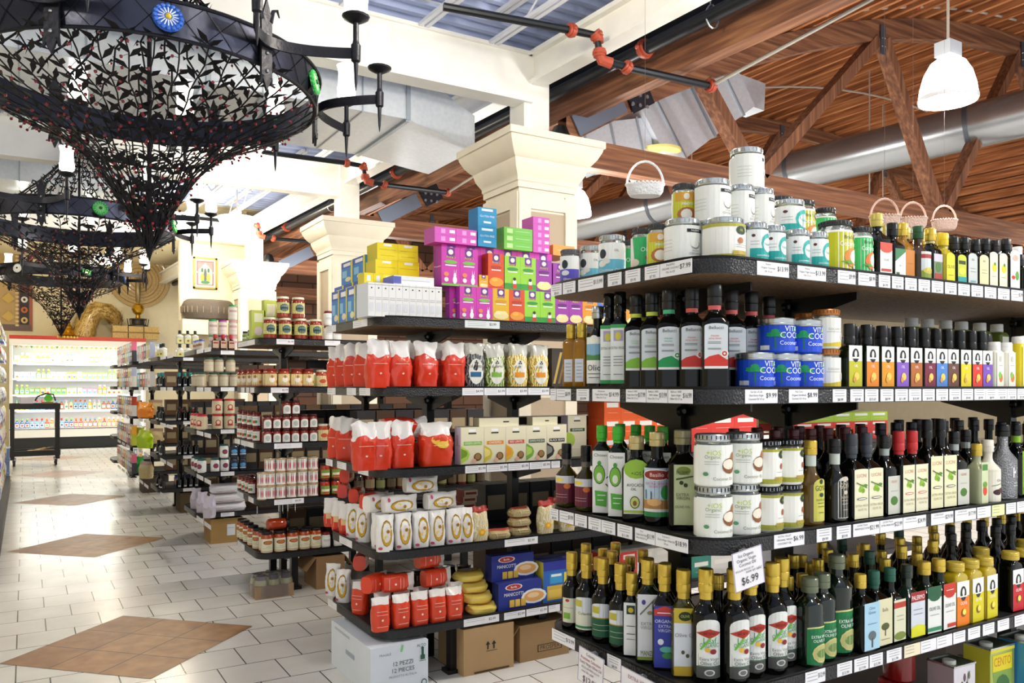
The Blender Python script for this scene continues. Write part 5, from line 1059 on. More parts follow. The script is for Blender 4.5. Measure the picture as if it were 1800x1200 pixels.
# top shelf
brow(1,0,647,777,11,.165,.16,WHI,.03,where='front')
brow(1,0,692,763,1,.045,.14,mk_('flat white carton with blue end lying on spines',('#e8eaf0','#5a62b8','#f0f0f4'),[('l',.2,.9,.5,'#777777'),('r',.0,.1,.18,.9,'#5a62b8')],name='cereal_carton'),.05,.1655)
brow(1,0,640,752,7,.235,.09,YPX,.20,where='behind')
brow(1,0,658,742,3,.225,.15,YPX,.31,where='rear'); brow(1,0,660,737,2,.10,.15,YPX,.31,.2255,where='rear upper'); brow(1,0,663,735,2,.09,.15,YPX,.31,.326,where='topmost')
erow(1,0,583,641,4,.19,.07,BPX,.02,where='aisle end'); erow(1,0,588,640,3,.24,.07,BPX,.10,where='behind'); erow(1,0,600,642,2,.13,.07,BPX,.10,.2405,where='upper')
# rabbit and cow cartons
hh=.178
for (a,b,mk) in [(790,866,MAG),(866,895,YEL),(895,922,ORA),(922,976,GRE),(976,1024,PUR),(1024,1050,ORG),(1050,1074,BLC),(1074,1150,ORG)]:
    n={MAG:2,GRE:2,PUR:2}.get(mk,1 if b-a<40 else 3)
    brow(1,0,a if mk is not MAG else 808,b,n,hh,.05,mk,.03,where='front'); 
brow(1,0,790,1080,9,hh,.05,MAG,.085,where='second row'); brow(1,0,790,1080,9,hh,.05,MAG,.14,where='third row')
brow(1,0,776,840,2,.20,.07,MAG,.06,hh+.0005,where='upper'); brow(1,0,842,858,1,.07,.07,YEL,.06,hh+.0005,where='upper'); brow(1,0,858,886,1,.19,.07,ORA,.06,hh+.0005,where='upper')
brow(1,0,887,942,2,.185,.07,GRE,.06,hh+.0005,where='upper'); brow(1,0,942,970,1,.18,.07,PUR,.06,hh+.0005,where='upper'); brow(1,0,972,1050,3,.17,.07,PUR,.06,hh+.0005,where='upper rear')
brow(1,0,776,970,6,.23,.10,MAG,.135,hh+.0005,where='upper rear')
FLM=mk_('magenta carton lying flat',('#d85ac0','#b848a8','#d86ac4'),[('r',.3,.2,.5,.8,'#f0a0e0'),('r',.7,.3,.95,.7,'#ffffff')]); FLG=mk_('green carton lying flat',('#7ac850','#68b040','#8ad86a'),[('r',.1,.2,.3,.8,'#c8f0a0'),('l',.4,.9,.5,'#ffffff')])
for q in range(2): brow(1,0,764,838,2,.04,.13,FLM,.10,.4085+.0405*q,where='pile level %s'%ORD[q])
BLG=mk_('blue gluten free carton',('#2a96c8','#2080b0','#40a8d8'),[('r',.2,.82,.8,.94,'#e8f4fa'),('t','GLUTEN FREE',.5,.55,.1,'#e8f4fa',.85),('r',.3,.2,.7,.3,'#e8f4fa')])
for q in range(2): brow(1,0,840,873,1,.105,.11,BLG,.10,.4085+.1055*q,where='pile level %s'%ORD[q])
for q in range(3): brow(1,0,886,936,1,.04,.13,FLG,.10,.4085+.0405*q,where='pile level %s'%ORD[q])
for q in range(5): brow(1,0,937,966,1,.04,.12,FLM,.12,.4085+.0405*q,where='tall pile level %s'%ORD[q])
brow(1,0,972,1010,1,.06,.2,mk_('orange carton lying flat',('#f0a848','#e09038','#f0b868'),[('l',.2,.8,.5,'#ffffff')]),.14,.4085)
# second shelf
def rbag(i,h=.235,w=.125,d=.09): return memo(('rb',i,h),lambda:bagkind('rice_bag','tall red bag with crinkled clear top',w,h,d,'#d83a20','#ece8e4',.66,i+3,[('l',.2,.8,.5,'#f0c0b0'),('e',.5,.3,.05,.02,'#f0d0c0')],.5))
rb=[rbag(i) for i in range(4)]
row(1,1,'f',[664,702,748,796],[rb[0],rb[1],rb[2],rb[3]],.065,rot=A(-6),group=True,jit=.15,where='front')
row(1,1,'e',[594,608,624,642],[rb[1],rb[0],rb[3],rb[2]],.06,jit=.2,where='aisle end'); row(1,1,'f',[690,725,765,800],[rb[3],rb[0],rb[1],rb[2]],.17,jit=.2,where='second row')
def pouch(c,lc,d): 
    k=bagkind('pasta_pouch',d,.115,.235,.06,c,'#cfcfc4',.78,hash(c)%17 if 0 else len(c)+int(c[1:3],16)%13,[('e',.5,.36,.36,.3,'#f0f0e4'),('t','al dente',.5,.5,.075,'#2a2a2a',.56),('r',.22,.24,.74,.36,lc),('r',.42,.56,.48,.59,INK),('r',.52,.56,.58,.59,INK),('r',.47,.6,.53,.63,INK)],.5,rough=.5); return k
def strand_mat(n,c1,c2,c3):
    def bld(nt,tc,b):
        wv=nt.nodes.new('ShaderNodeTexWave'); wv.inputs['Scale'].default_value=22; wv.inputs['Distortion'].default_value=14; wv.inputs['Detail'].default_value=3; nt.links.new(tc.outputs['Object'],wv.inputs['Vector'])
        nt.links.new(ramp(nt,wv.outputs['Fac'],[(.1,c1),(.5,c2),(.85,c3)]),b.inputs['Base Color']); b.inputs['Roughness'].default_value=.4; b.inputs['Coat Weight'].default_value=.4
    return texmat(n,bld)
PM=[('charcoal',strand_mat('black_pasta','#141416','#3c3c40','#8a8a88'),'#2a6a9a'),('leaf green',strand_mat('green_pasta','#4a6a1a','#8aa83a','#d8e0a0'),'#7ab03a'),('yellow',strand_mat('egg_pasta','#b88a18','#ecd050','#f8f0b0'),'#e8941a')]
PCH=[]
for n_,m_,c_ in PM:
    PCH.append(bagkind('pasta_pouch','clear pouch of %s pasta, oval label'%n_,.115,.235,.06,m_,mat('#c8c8bc',.25,coat=.5),.74,int(len(n_)*3),[('e',.5,.36,.36,.29,'#f0f0e4'),('t','al dente',.5,.48,.075,'#2a2a2a',.56),('r',.22,.24,.74,.35,c_),('r',.42,.54,.48,.57,INK),('r',.52,.54,.58,.57,INK),('r',.47,.58,.53,.61,INK)],.5))
row(1,1,'f',[833,869,909,946],[PCH[0],PCH[1],PCH[2],PCH[2]],.05,rot=A(-4)); row(1,1,'f',[850,890,930],[PCH[1],PCH[2],PCH[2]],.14,where='second row',jit=.2)
SPG=mk_('narrow dark spaghetti pack',('#3a3228','#4a4030','#2a241c'),[('p',[(.1,.1),(.3,.1),(.9,.9),(.7,.9)],'#c8a850'),('p',[(.5,.1),(.7,.1),(1,.5),(1,.7)],'#8a6a30')],name='spaghetti_pack'); brow(1,1,970,1050,4,.22,.05,SPG,.05)
# third shelf
row(1,2,'e',[595,610],[rb[2],rb[0]],.06,jit=.2,where='aisle end'); row(1,2,'f',[640,667,706],[rb[3],rb[1],rb[0]],.065,rot=A(-10),jit=.1,where='front')
BRB=bagkind('rice_bag','broad red bag showing yellow pasta shells',.18,.225,.11,'#dd4020','#f0ece6',.7,11,[('e',.52,.6,.28,.12,'#e8b83a'),('e',.6,.5,.2,.08,'#f0cc50'),('l',.3,.8,.48,'#f8e0a0')],.45); row(1,2,'f',[765],BRB,.075,rot=0)
def lay(k,desc):
    P=[]
    for n,me in k.parts:
        q=me.copy(); 
        for v in q.vertices: x,y,z=v.co; v.co=(z-k.H/2,y,-x+k.W/2)
        P.append((n,q))
    return Kind(k.name,desc,k.cat,k.W,k.H,P,k.D)
RL=lay(rbag(2),'red bag lying on its side')
row(1,2,'f',[690,722],RL,.20,rot=A(12),where='lower behind',jit=.1); put(RL,1,2,(fx(712,GY[1]+.20),GY[1]+.20,SZ[2]+ST+.125),A(-6),'upper behind')
CRM_=lambda c,t,m1,m2:[('r',.34,.88,.64,.95,'#ffffff'),('r',.32,.82,.66,.86,'#3a3a1a'),('r',.12,.52,.9,.62,c),('t',t,.51,.57,.06,'#ffffff',.7),('e',0.0,.27,.38,.24,m1),('e',.08,.3,.2,.14,m2),('e',.72,.2,.17,.11,'#6a4a2a'),('e',.72,.21,.12,.08,'#a8804a'),('e',.55,.1,.1,.06,'#f0b8a0')]
CB=[('GREEN LENTIL','#8cc84a','#b8d850','#7aa02a'),('CHICKPEA','#e89a3a','#d8c83a','#f0e080'),('RED LENTIL','#d8503a','#e8b83a','#f0a030'),('EDAMAME & MUNG BEAN','#3a5a2a','#7ab040','#b8d860'),('BLACK BEAN','#1e1e1e','#2a2a2a','#8a8a80')]
cbs=['green','orange','red','dark green','black']
e_=[810,851,889,925,961,996]
for i in range(5):
    brow(1,2,e_[i],e_[i+1],1,.195,.07,lambda w,h,d,q,i=i:carton('pulse_pasta_carton','cream pasta carton with %s banner'%cbs[i],w,h,d,('#eee8c8','#d8cce0','#f0ecd4'),[s if s[0]!='e' or s[1]>.2 else ('p',[(0,s[2]-s[4]),(s[1]+s[3]*.8,s[2]-s[4]*.5),(s[1]+s[3],s[2]),(s[1]+s[3]*.8,s[2]+s[4]*.5),(0,s[2]+s[4])],s[5]) for s in CRM_(CB[i][1],CB[i][0],CB[i][2],CB[i][3])],left=[('l',.1,.9,.5,'#8a7a9a'),('r',.3,.5,.6,.8,'#b8a8c4')]),.035)
brow(1,2,810,996,5,.195,.07,mk_('plain cream pasta carton',('#eee8c8','#d8cce0','#f0ecd4'),[]),.107,where='second row')
brow(1,2,998,1031,1,.195,.07,lambda w,h,d,i:carton('pulse_pasta_carton','raised cream pasta carton with dark edamame banner',w,h,d,('#eee8c8','#d8cce0','#f0ecd4'),CRM_('#3a5a2a','EDAMAME','#b8d850','#7aa02a')[0:5]),.16,.045)
brow(1,2,998,1031,1,.044,.1,mk_('flat cream pasta carton',('#eee8c8','#d8cce0','#f0ecd4'),[]),.15,where='below the raised carton')
brow(1,2,842,912,1,.045,.06,mk_('flat cream pasta carton',('#eee8c8','#b8b090','#f0ecd4'),[('r',.6,.45,.75,.6,INK)]),.06,.1955,where='left on top'); brow(1,2,936,980,1,.045,.06,mk_('flat cream pasta carton',('#eee8c8','#b8b090','#f0ecd4'),[('r',.5,.45,.65,.6,INK)]),.06,.1955,where='right on top')
# fourth shelf
OVW=[('e',.56,.5,.32,.36,'#8a6a1a'),('e',.56,.5,.29,.34,'#d0a428'),('e',.5,.4,.1,.05,'#f0d060'),('e',.62,.56,.1,.05,'#a87a14'),('r',.5,.35,.62,.68,'#f0e8e0'),('e',.2,.1,.12,.04,'#c04a6a')]
def wbag(i): return memo(('wb',i),lambda:bagkind('flour_bag','white bag with gold oval of pasta',.088,.18,.065,'#efece8','#f2f0ec',.6,i+20,OVW,.3))
wb=[wbag(i) for i in range(3)]
def rwb(i): return memo(('rw',i),lambda:bagkind('flour_bag','small bag, red foot and white top',.085,.165,.06,'#d83a24','#f0eeea',.5,i+30,[('r',.3,.12,.7,.5,'#e8c890'),('r',.34,.1,.66,.3,'#d83a24')],.3))
rw=[rwb(i) for i in range(3)]
row(1,3,'e',[582,596,609,623,640],[rw[0],rw[1],rw[2],wb[0],wb[1]],.05,jit=.1,where='aisle end')
row(1,3,'f',[676,708,739,767,797,817],wb,.05,jit=.1,where='front',rot=A(-8)); row(1,3,'f',[668,702,738,770,802],wb,.135,jit=.1,where='second row')
WL=lay(wb[0],'white bag lying on its side, gold oval')
put(WL,1,3,(fx(703,GY[1]+.07),GY[1]+.07,SZ[3]+ST+.181),0,'left'); put(WL,1,3,(fx(775,GY[1]+.07),GY[1]+.07,SZ[3]+ST+.181),A(4),'right'); put(WL,1,3,(fx(740,GY[1]+.09),GY[1]+.09,SZ[3]+ST+.271),A(-3),'topmost'); put(WL,1,3,(fx(668,GY[1]+.16),GY[1]+.16,SZ[3]+ST+.181),A(20),'rear left')
RL2=lay(rwb(1),'small red bag lying flat'); 
put(RL2,1,3,(GX[1]+.12,ey(606,GX[1]+.12),SZ[3]+ST+.17),A(60),'aisle end'); put(RL2,1,3,(GX[1]+.12,ey(630,GX[1]+.12),SZ[3]+ST+.17),A(50),'aisle end'); put(RL2,1,3,(GX[1]+.13,ey(612,GX[1]+.13),SZ[3]+ST+.26),A(55),'aisle end top'); put(RL2,1,3,(fx(660,GY[1]+.26),GY[1]+.26,SZ[3]+ST+.18),A(15),'rear')
VEG=strand_mat('vegetable_pasta','#d8d0a0','#e8c030','#f0ece0'); VG2=strand_mat('tricolour_pasta','#a8a070','#e0d8b0','#c8a060')
CLP=bagkind('pasta_pouch','clear pack of mixed pasta, red header',.10,.18,.06,VEG,mat('#b03028',.35,coat=.4),.82,44,[('e',.5,.25,.22,.1,'#f0b01e'),('e',.5,.25,.1,.05,'#f8d860'),('l',.2,.8,.6,'#e8e0d0'),('r',.0,.86,1,.92,'#c03a30')],.3)
row(1,3,'f',[842,958,996],CLP,.06,where='front'); row(1,3,'f',[975,1010],CLP,.15,where='second row')
FLP=bagkind('pasta_pouch','low flat pack of pale pasta',.13,.05,.10,VG2,mat('#b8503c',.4,coat=.3),.8,47,[],.3)
for q in range(3): put(FLP,1,3,(fx(912,GY[1]+.10),GY[1]+.10,SZ[3]+ST+.051*q),A(4*q),'pile level '+ORD[q])
put(FLP,1,3,(fx(875,GY[1]+.07),GY[1]+.07,SZ[3]+ST),A(-8),'single front')
SMB=mk_('small red and cream carton',('#d8c4a0','#a83a30','#e0d0b0'),[('r',.1,.3,.9,.7,'#9a2a24')]); 
for q in range(6): brow(1,3,806+2*q,830+2*q,1,.035,.10,SMB,.42,.036*q,where='level '+ORD[q])
# bottom shelf
def sbag(i): return memo(('sb',i),lambda:bagkind('rice_bag','short red bag with white folded top',.092,.165,.075,'#dc4426','#efebe6',.76,i+60,[('l',.2,.8,.6,'#f8d8c8'),('l',.2,.8,.5,'#f8d8c8'),('e',.5,.35,.06,.035,'#f8e8d8'),('l',.2,.8,.15,'#f8d8c8')],.22))
sb_=[sbag(i) for i in range(3)]
row(1,4,'f',[668,704,737,768,797],sb_,.05,jit=.06,where='front'); row(1,4,'e',[586,604,634],[wb[0],wb[1],sb_[0]],.05,jit=.1,where='aisle end'); row(1,4,'f',[672,706,740,772,800],sb_,.14,jit=.06,where='second row')
SL=lay(sbag(1),'short red bag lying down'); 
put(SL,1,4,(fx(700,GY[1]+.10),GY[1]+.10,SZ[4]+ST+.166),A(-6),'left'); put(SL,1,4,(fx(662,GY[1]+.16),GY[1]+.16,SZ[4]+ST+.166),A(30),'left rear'); put(SL,1,4,(fx(768,GY[1]+.10),GY[1]+.10,SZ[4]+ST+.166),A(5),'right'); put(SL,1,4,(fx(757,GY[1]+.13),GY[1]+.13,SZ[4]+ST+.26),A(8),'topmost'); put(SL,1,4,(GX[1]+.14,ey(636,GX[1]+.14),SZ[4]+ST+.183),A(60),'aisle end')
YPK=bagkind('flour_bag','flat yellow paper pack with red ring',.165,.048,.13,'#f0d868','#f0d868',.5,71,[],.15)
YR=MB(); decal(YR,[('e',.5,.5,.36,.34,'#c86a2a'),('e',.5,.5,.33,.3,'#f0d868'),('e',.45,.5,.2,.2,'#e8e4dc')],.165,.13,-.065,lambda x,z,l:(x,z,.0515+l*.0004)); YPK.parts.append(('print',YR.mesh('print')))
for q in range(4): put(YPK,1,4,(fx(845-3*q,GY[1]+.09),GY[1]+.09+.03*q,SZ[4]+ST+.0525*q),0,'pile level '+ORD[q])
BAR=mk_('dark blue manicotti carton',('#1e2f8a','#18266e','#2a3c9c'),[('e',.35,.82,.2,.12,'#f4ece8'),('e',.35,.82,.17,.1,'#b8342c'),('t','Barilla',.35,.82,.08,'#ffffff',.28),('t','MANICOTTI',.35,.55,.13,'#ffffff',.44),('e',.82,.38,.3,.28,'#e8ecf0'),('e',.82,.38,.24,.2,'#e8a860'),('e',.8,.42,.14,.1,'#f0d0a0'),('r',.25,.08,.36,.35,'#e0b840'),('r',.38,.08,.49,.35,'#e8c450'),('r',.51,.08,.62,.35,'#e0b840')],name='manicotti_carton')
brow(1,4,876,952,1,.145,.07,BAR,.035,where='lower front'); brow(1,4,876,952,1,.145,.07,BAR,.107,where='lower behind'); brow(1,4,864,938,1,.14,.07,BAR,.085,.1455,where='upper')
DCB=mk_('sky blue and yellow pasta carton',('#2a6ac0','#e8d83a','#2038a0'),[('r',0,.78,1,1,'#2a38a8'),('r',.15,.05,.95,.4,'#e0b840'),('r',.2,.1,.9,.3,'#f0cc5a'),('r',.25,.45,.75,.7,'#3aa0d8'),('r',.3,.62,.7,.68,'#ffffff'),('r',.8,.4,.9,.7,'#f0e04a')],name='pasta_carton'); brow(1,4,955,1000,1,.225,.08,DCB,.05); brow(1,4,940,1010,2,.225,.08,DCB,.14,where='second row')
# stock seen through the nearest unit
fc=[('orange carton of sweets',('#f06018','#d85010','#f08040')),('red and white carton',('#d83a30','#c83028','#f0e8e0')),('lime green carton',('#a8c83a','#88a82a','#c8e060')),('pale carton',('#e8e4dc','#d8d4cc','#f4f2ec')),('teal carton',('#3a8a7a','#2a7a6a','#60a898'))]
FK=[mk_(d,c,[('r',.15,.6,.85,.85,'#f4f0e8'),('l',.2,.8,.3,'#f4f0e8')]) for d,c in fc]
for s,tiers,sel in ((1,2,[3,4,2,3]),(2,3,[0,0,1,1]),(3,2,[3,1,3,2]),(4,2,[1,3,4,3])):
    for q in range(tiers):
        xs=[(1062,1120),(1120,1180),(1180,1250),(1250,1330)]
        for (a,b),c in zip(xs,sel):
            brow(1,s,a,b,2,.11,.16,FK[c],.06,.1105*q,where='tier '+ORD[q])
for s,q,c in ((1,2,3),(1,2,0),(2,3,1),(2,2,2),(3,2,3)):
    brow(1,s,1335,1500,5,.10,.16,FK[c],.06 if c else .24,0,where='far part'); 
for q in range(3): brow(1,2,1360,1560,6,.07,.14,FK[[1,1,2][q]],.30,.0705*q,where='rear pile '+ORD[q])
# boxes on the floor
def fbox(x0,y0,w,d,h,label,c,front=None,left=None,openf=False):
    t=thing('cardboard_box',label,'box',(x0+w/2,y0+d/2,0)); cm=mat(c,.75,bump=.15,vary=.06,bscale=8)
    m=MB(); m.box((0,0,h/2),(w,d,h),cm)
    if front: decal(m,front,w,h,0,flatfn(d/2,.0005))
    if left: decal(m,left,d,h,0,lambda x,z,l:(-w/2-l*.0005,-x,z))
    obj('box_body',m,t)
    if openf:
        for sg in(-1,1):
            m=MB(); T=Matrix.Translation((sg*w*.5,0,h))@Matrix.Rotation(sg*.9,4,'Y'); m.box((-sg*-.06,0,.002),(.12,d,.004),cm,T); obj('flap',m,t)
    else:
        m=MB(); m.box((0,0,h+.0008),(.05,d,.0012),mat('#b8a070' if c!='#dfe6ee' else '#e8ecf0',.3)); obj('tape',m,t)
    return t
fbox(1.425,3.70,.305,.58,.235,'white cardboard wine box reading 12 PEZZI on the floor','#dfe6ee',[('t','FRAGILE',.25,.82,.05,'#6a7078',.24),('t','ALTO',.88,.9,.06,'#3a4a48',.18),('p',[(.86,.84),(.93,.84),(.9,.88)],'#2a5a4a'),('r',.88,.68,.92,.84,'#2a5a4a'),('r',.86,.6,.94,.7,'#2a5a4a'),('r',.84,.57,.96,.58,'#2a5a4a'),('t','12 PEZZI',.55,.6,.09,'#2a4a48',.36),('t','12 PIECES',.55,.46,.09,'#2a4a48',.42),('t','PRODOTTO IN ITALIA',.55,.34,.045,'#6a7078',.48),('p',[(.5,.84),(.54,.84),(.56,.98),(.52,.98)],'#8ac88a'),('e',.92,.12,.05,.07,'#2a5a4a'),('e',.92,.12,.035,.05,'#dfe6ee')],[('l',.1,.5,.9,'#7a8a98'),('l',.1,.5,.87,'#7a8a98'),('r',.4,.5,.62,.6,'#a8b4c4')])
y_=3.72; a,b=fx(815,y_),fx(903,y_)
fbox(a,y_,b-a,.30,.24,'tan cardboard box with two black arrows under pasta unit','#b8966a',[('r',.46,.5,.49,.62,INK),('p',[(.43,.6),(.52,.6),(.475,.68)],INK),('r',.58,.5,.61,.62,INK),('p',[(.55,.6),(.64,.6),(.595,.68)],INK),('l',.44,.66,.46,INK),('r',.2,.02,.9,.06,'#4a3820')])
a,b=fx(914,y_+.03),fx(1000,y_+.03); fbox(a,y_+.03,b-a,.30,.20,'open brown cardboard box with printed rectangle beside the tan box','#a5845a',[('r',.35,.2,.85,.4,'#3a2c1c'),('r',.37,.22,.83,.38,'#a5845a'),('t','PROSPER',.6,.3,.12,'#3a2c1c',.4)],openf=True)
y_=GY[2]-.02; a,b=fx(556,y_),fx(606,y_); fbox(a,y_,b-a,.3,.235,'open brown cardboard box beside the sauce unit leg','#8f6f4c',None,openf=True)
x_=fx(485,5.78); t=thing('jar_six_pack','shrink-wrapped six-pack of jars in cardboard tray on floor','pack',(x_,5.90,0)); m=MB(); m.box((0,0,.045),(.27,.19,.09),mat('#9c8062',.75,bump=.15)); obj('tray',m,t)
for q in range(6):
    m=MB(); T=Matrix.Translation((-.085+.085*(q%3),-.045+.09*(q//3),.002)); m.lathe([(.038,0),(.04,.01),(.04,.10),(.033,.125)],mat('#c9c88a',.2,coat=.5),16,T); m.lathe([(.034,.125),(.034,.15),(.03,.152)],mat('#4a3440',.35),16,T); obj('jar',m,t)
m=MB(); m.rings([(.142,.102,.012,4),(.142,.1,.11,4),(.13,.09,.157,4),(.11,.07,.160,3)],mat('#e8e8f0',.12,trans=.9),20,None,True); obj('plastic_wrap',m,t)
a=fx(375,GY[3]); fbox(a-.02,GY[3]+.02,.30,.34,.235,'tan cardboard box with white paper label under rice unit','#a5834c',[('r',.5,.3,.75,.75,'#e4e8ec'),('l',.53,.72,.6,'#888888')],[('e',.4,.5,.08,.2,'#a83a2a')])
a=fx(318,GY[4]); fbox(a,GY[4]+.02,.36,.36,.235,'brown cardboard box with crumpled label under dark bottle unit','#5c4a30',[('r',.35,.3,.75,.7,'#8a8058')])
a=fx(268,GY[5]); fbox(a-.12,GY[5]+.05,.34,.4,.235,'dark grey-brown box under the snack unit','#4a4038')
# ---------- sauce unit
tg3={0:[('e',419,448,W,''),('f',486,517,'-|-','$6.49'),('f',571,598,'-|-','')],1:[('e',424,430,W,''),('e',433,438,W,''),('e',440,447,W,''),('f',476,507,'-|-','$6.99')],2:[('e',413,422,W,''),('e',424,446,W,''),('f',482,531,'-|-|-','')],
 3:[('e',417,428,W,'','#dfe2f0'),('e',437,446,W,''),('f',482,534,'-|-|-','$4.99')],4:[('e',418,430,W,'')]}
gondola(2,2.0,(.28,.95,1.7),tg3,'third black shelving unit along the aisle, stocked with jarred sauces')
def J(desc,R,H,lid,body,lab,name='sauce_jar',**k): return jar(name,desc,R,H,mat(lid,.35,metal=.3),mat(body,.15,coat=.5),lab,lidH=.016,ribs=False,glassneck=False,**k)
SAL=J('large red salsa jar, green label',.047,.155,'#e8e4c8','#8e2c14',(.13,.22,.72,'#d8dc8a',[('e',.5,.5,.26,.38,'#3a5a5c'),('e',.5,.6,.2,.2,'#6a8a8a'),('r',.3,.42,.7,.56,'#1e3034'),('l',.1,.3,.3,'#6a7a3a')]))
row(2,0,'f',[474,501,528,555],SAL,.06,where='lower tier'); row(2,0,'f',[497,524],SAL,.065,tier=.156,where='upper tier'); row(2,0,'f',[486,512,540],SAL,.17,where='second row')
WJ=J('white jar with dark red lid',.034,.11,'#7a1c1c','#e6e6e0',(.09,.1,.7,'#f0f0ec',[('l',.2,.8,.5,'#888888'),('r',.2,.6,.8,.75,'#c8ccd0')])); row(2,0,'f',[577,592],WJ,.05,where='lower tier'); row(2,0,'f',[577,592],WJ,.05,tier=.111,where='upper tier')
SMJ=J('small green labelled jar with spotted lid',.026,.085,'#3a2020','#d8d8cc',(.07,.1,.75,'#a8c060',[('r',.2,.3,.8,.6,'#e8f0d0'),('e',.5,.7,.2,.1,'#6a8a3a')])); row(2,0,'e',[432,441,450],SMJ,.05,where='front'); row(2,0,'e',[436,446],SMJ,.12,tier=0,where='second row')
LGB=mk_('lime green tea carton',('#c8d860','#b0c848','#d8e888'),[('r',.2,.6,.8,.9,'#f0f4d0'),('e',.5,.3,.3,.15,'#e8d8d8')],name='tea_carton')
y_=GY[2]+.27
for i,(px,h) in enumerate([(452,.22),(474,.30)]): k=LGB(.10,h,.08,i); put(k,2,0,(fx(px,y_),y_,SZ[0]+ST),0,'behind jars')
CAR=J('red sauce jar with cream portrait label',.043,.135,'#8a2218','#9a3a18',(.125,.06,.72,'#ecdca0',[('e',.5,.55,.16,.25,'#f4f0e4'),('e',.5,.78,.09,.12,'#b07848'),('e',.8,.35,.1,.12,'#e08a3a'),('l',.2,.8,.15,'#a04030'),('r',0,0,1,.06,'#a04030')]))
row(2,1,'f',[476,499,521,541],CAR,.055,where='front'); row(2,1,'e',[425,434,444,456],CAR,.055,where='aisle end'); row(2,1,'f',[470,497,524],CAR,.16,where='second row')
PEA=J('peach jam jar with cream label',.042,.13,'#d8d4c0','#a8401c',(.12,.04,.66,'#e8d8a0',[('e',.5,.5,.22,.2,'#c8502a'),('l',.2,.8,.2,'#8a7a5a')])); row(2,1,'f',[565,588],PEA,.055)
row(2,1,'f',[548,570],J('green olive jar with white lid',.035,.11,'#e8e8e0','#b8bc70',None),.35,where='rear')
BRO=mk_('small brown carton at the back',('#8a4038','#6a3028','#a86058'),[('r',.2,.3,.8,.6,'#e0c8a0')]); y_=GY[2]+.40
for i,px in enumerate([470,486]): put(BRO(.08,.07,.07,i),2,1,(fx(px,y_),y_,SZ[1]+ST),0,'rear')
ARC=J('preserve jar with rounded white label',.0335,.102,'#3a1614','#7a1c14',(.062,.06,.68,'#e9ebe6',[('e',.5,.5,.28,.3,'#b8c0b8'),('l',.3,.7,.2,'#888888')],.02),name='preserve_jar')
for q in range(2): row(2,2,'f',[469,486,502,518,534,550],ARC,.05,tier=.103*q,where=['lower tier','middle tier'][q])
row(2,2,'f',[503,519],ARC,.05,tier=.206,where='top tier'); row(2,2,'f',[478,495,512,530],ARC,.13,where='second row')
FRU=J('preserve jar with white fruit label',.033,.11,'#5a1a1a','#8a2018',(.08,.08,.7,'#eef0ea',[('e',.4,.4,.14,.18,'#d83a2a'),('e',.62,.42,.14,.16,'#4a8a3a'),('l',.2,.8,.75,INK)]),name='preserve_jar')
for q in range(2): row(2,2,'e',[417,425,433,442,452],FRU,.05,tier=.111*q,where=['aisle end low','aisle end high'][q])
row(2,2,'f',[567,586],PEA,.055)
CAN=jar('tomato_can','white can with red pepper picture',.0365,.098,mat('#c8c8be',.3,metal=.7),mat('#f0efec',.3),(.2,.03,.95,'#f2f1ee',[('e',u,.45,.03,.3,'#b81e28') for u in (.12,.22,.42,.52,.72,.82)]+[('e',u,.82,.015,.08,'#3a6a2a') for u in (.12,.22,.42,.52,.72,.82)]+[('l',.3,.36,.5,'#888888'),('r',0,.94,1,1,'#c89a50'),('r',0,0,1,.05,'#c89a50')]),lidH=.004,lr=.96,ribs=False,cat='can',sh=.01,glassneck=False)
for q in range(3): row(2,3,'f',[456,474,493,512,531,550],CAN,.05,tier=.0985*q,where=['lower tier','middle tier','upper tier'][q],jit=.5) if q<2 else row(2,3,'f',[474,493,512,531,550],CAN,.05,tier=.0985*q,where='upper tier',jit=.5)
row(2,3,'e',[415,420,426,432,438,444],FRU,.05,where='aisle end'); row(2,3,'e',[417,423,429,435,441],FRU,.12,where='second row')
TAL=J('cream labelled sauce jar with brown oval',.042,.15,'#1e1a1a','#b04a1c',(.13,.05,.7,'#ece8cc',[('e',.5,.72,.27,.15,'#6a2a14'),('e',.5,.72,.22,.11,'#c87a3a'),('t','SAUCE',.5,.42,.07,'#8a7a5a',.5),('l',.2,.8,.3,'#8a7a5a'),('r',0,.08,1,.12,'#c8a060')]))
row(2,3,'f',[449],TAL,.12,tier=.11,where='alone') if False else None
GRL=J('red sauce jar with green label',.036,.12,'#2a1a14','#a82a14',(.09,.1,.6,'#7aa040',[('r',.1,.3,.9,.6,'#f0e8d0'),('e',.5,.2,.3,.1,'#c83a1a')])); row(2,3,'f',[571,590],GRL,.05,where='front'); row(2,3,'f',[571,590],GRL,.14,tier=0,where='second row'); row(2,3,'f',[571,590],GRL,.05,tier=.121,where='upper tier')
row(2,4,'f',[469,492,514,536,554],TAL,.06,where='front'); row(2,4,'e',[417,423,430,437,445,454],TAL,.055,where='aisle end'); row(2,4,'f',[465,490,515,540],TAL,.155,where='second row'); row(2,4,'f',[572,594],WJ,.05,where='front')
t=thing('sauce_jar','red sauce jar lying on its side above bottom shelf of sauce unit','jar',(fx(487,GY[2]+.11),GY[2]+.11,SZ[4]+ST+.151+.043),(0,math.pi/2,.1))
m=MB(); m.lathe([(.036,-.07),(.042,-.06),(.042,.045),(.034,.06)],mat('#a83a18',.15,coat=.5),20); obj('jar_body',m,t); m=MB(); m.lathe([(.036,.06),(.036,.076),(.03,.077)],mat('#1e1a1a',.4),20); obj('lid',m,t)
for k,px in enumerate((452,490,497,506,519)): 
    m=MB(); m.tube([(0,0,0),(0,0,-.05),(0,-.01,-.06)],.003,SILV,6); thing('shelf_hook','small silver hook hanging under fourth shelf of sauce unit','hook',(fx(px,GY[2]+.02),GY[2]+.02,SZ[3]-ST),0,'silver hooks under the sauce unit shelf',m)
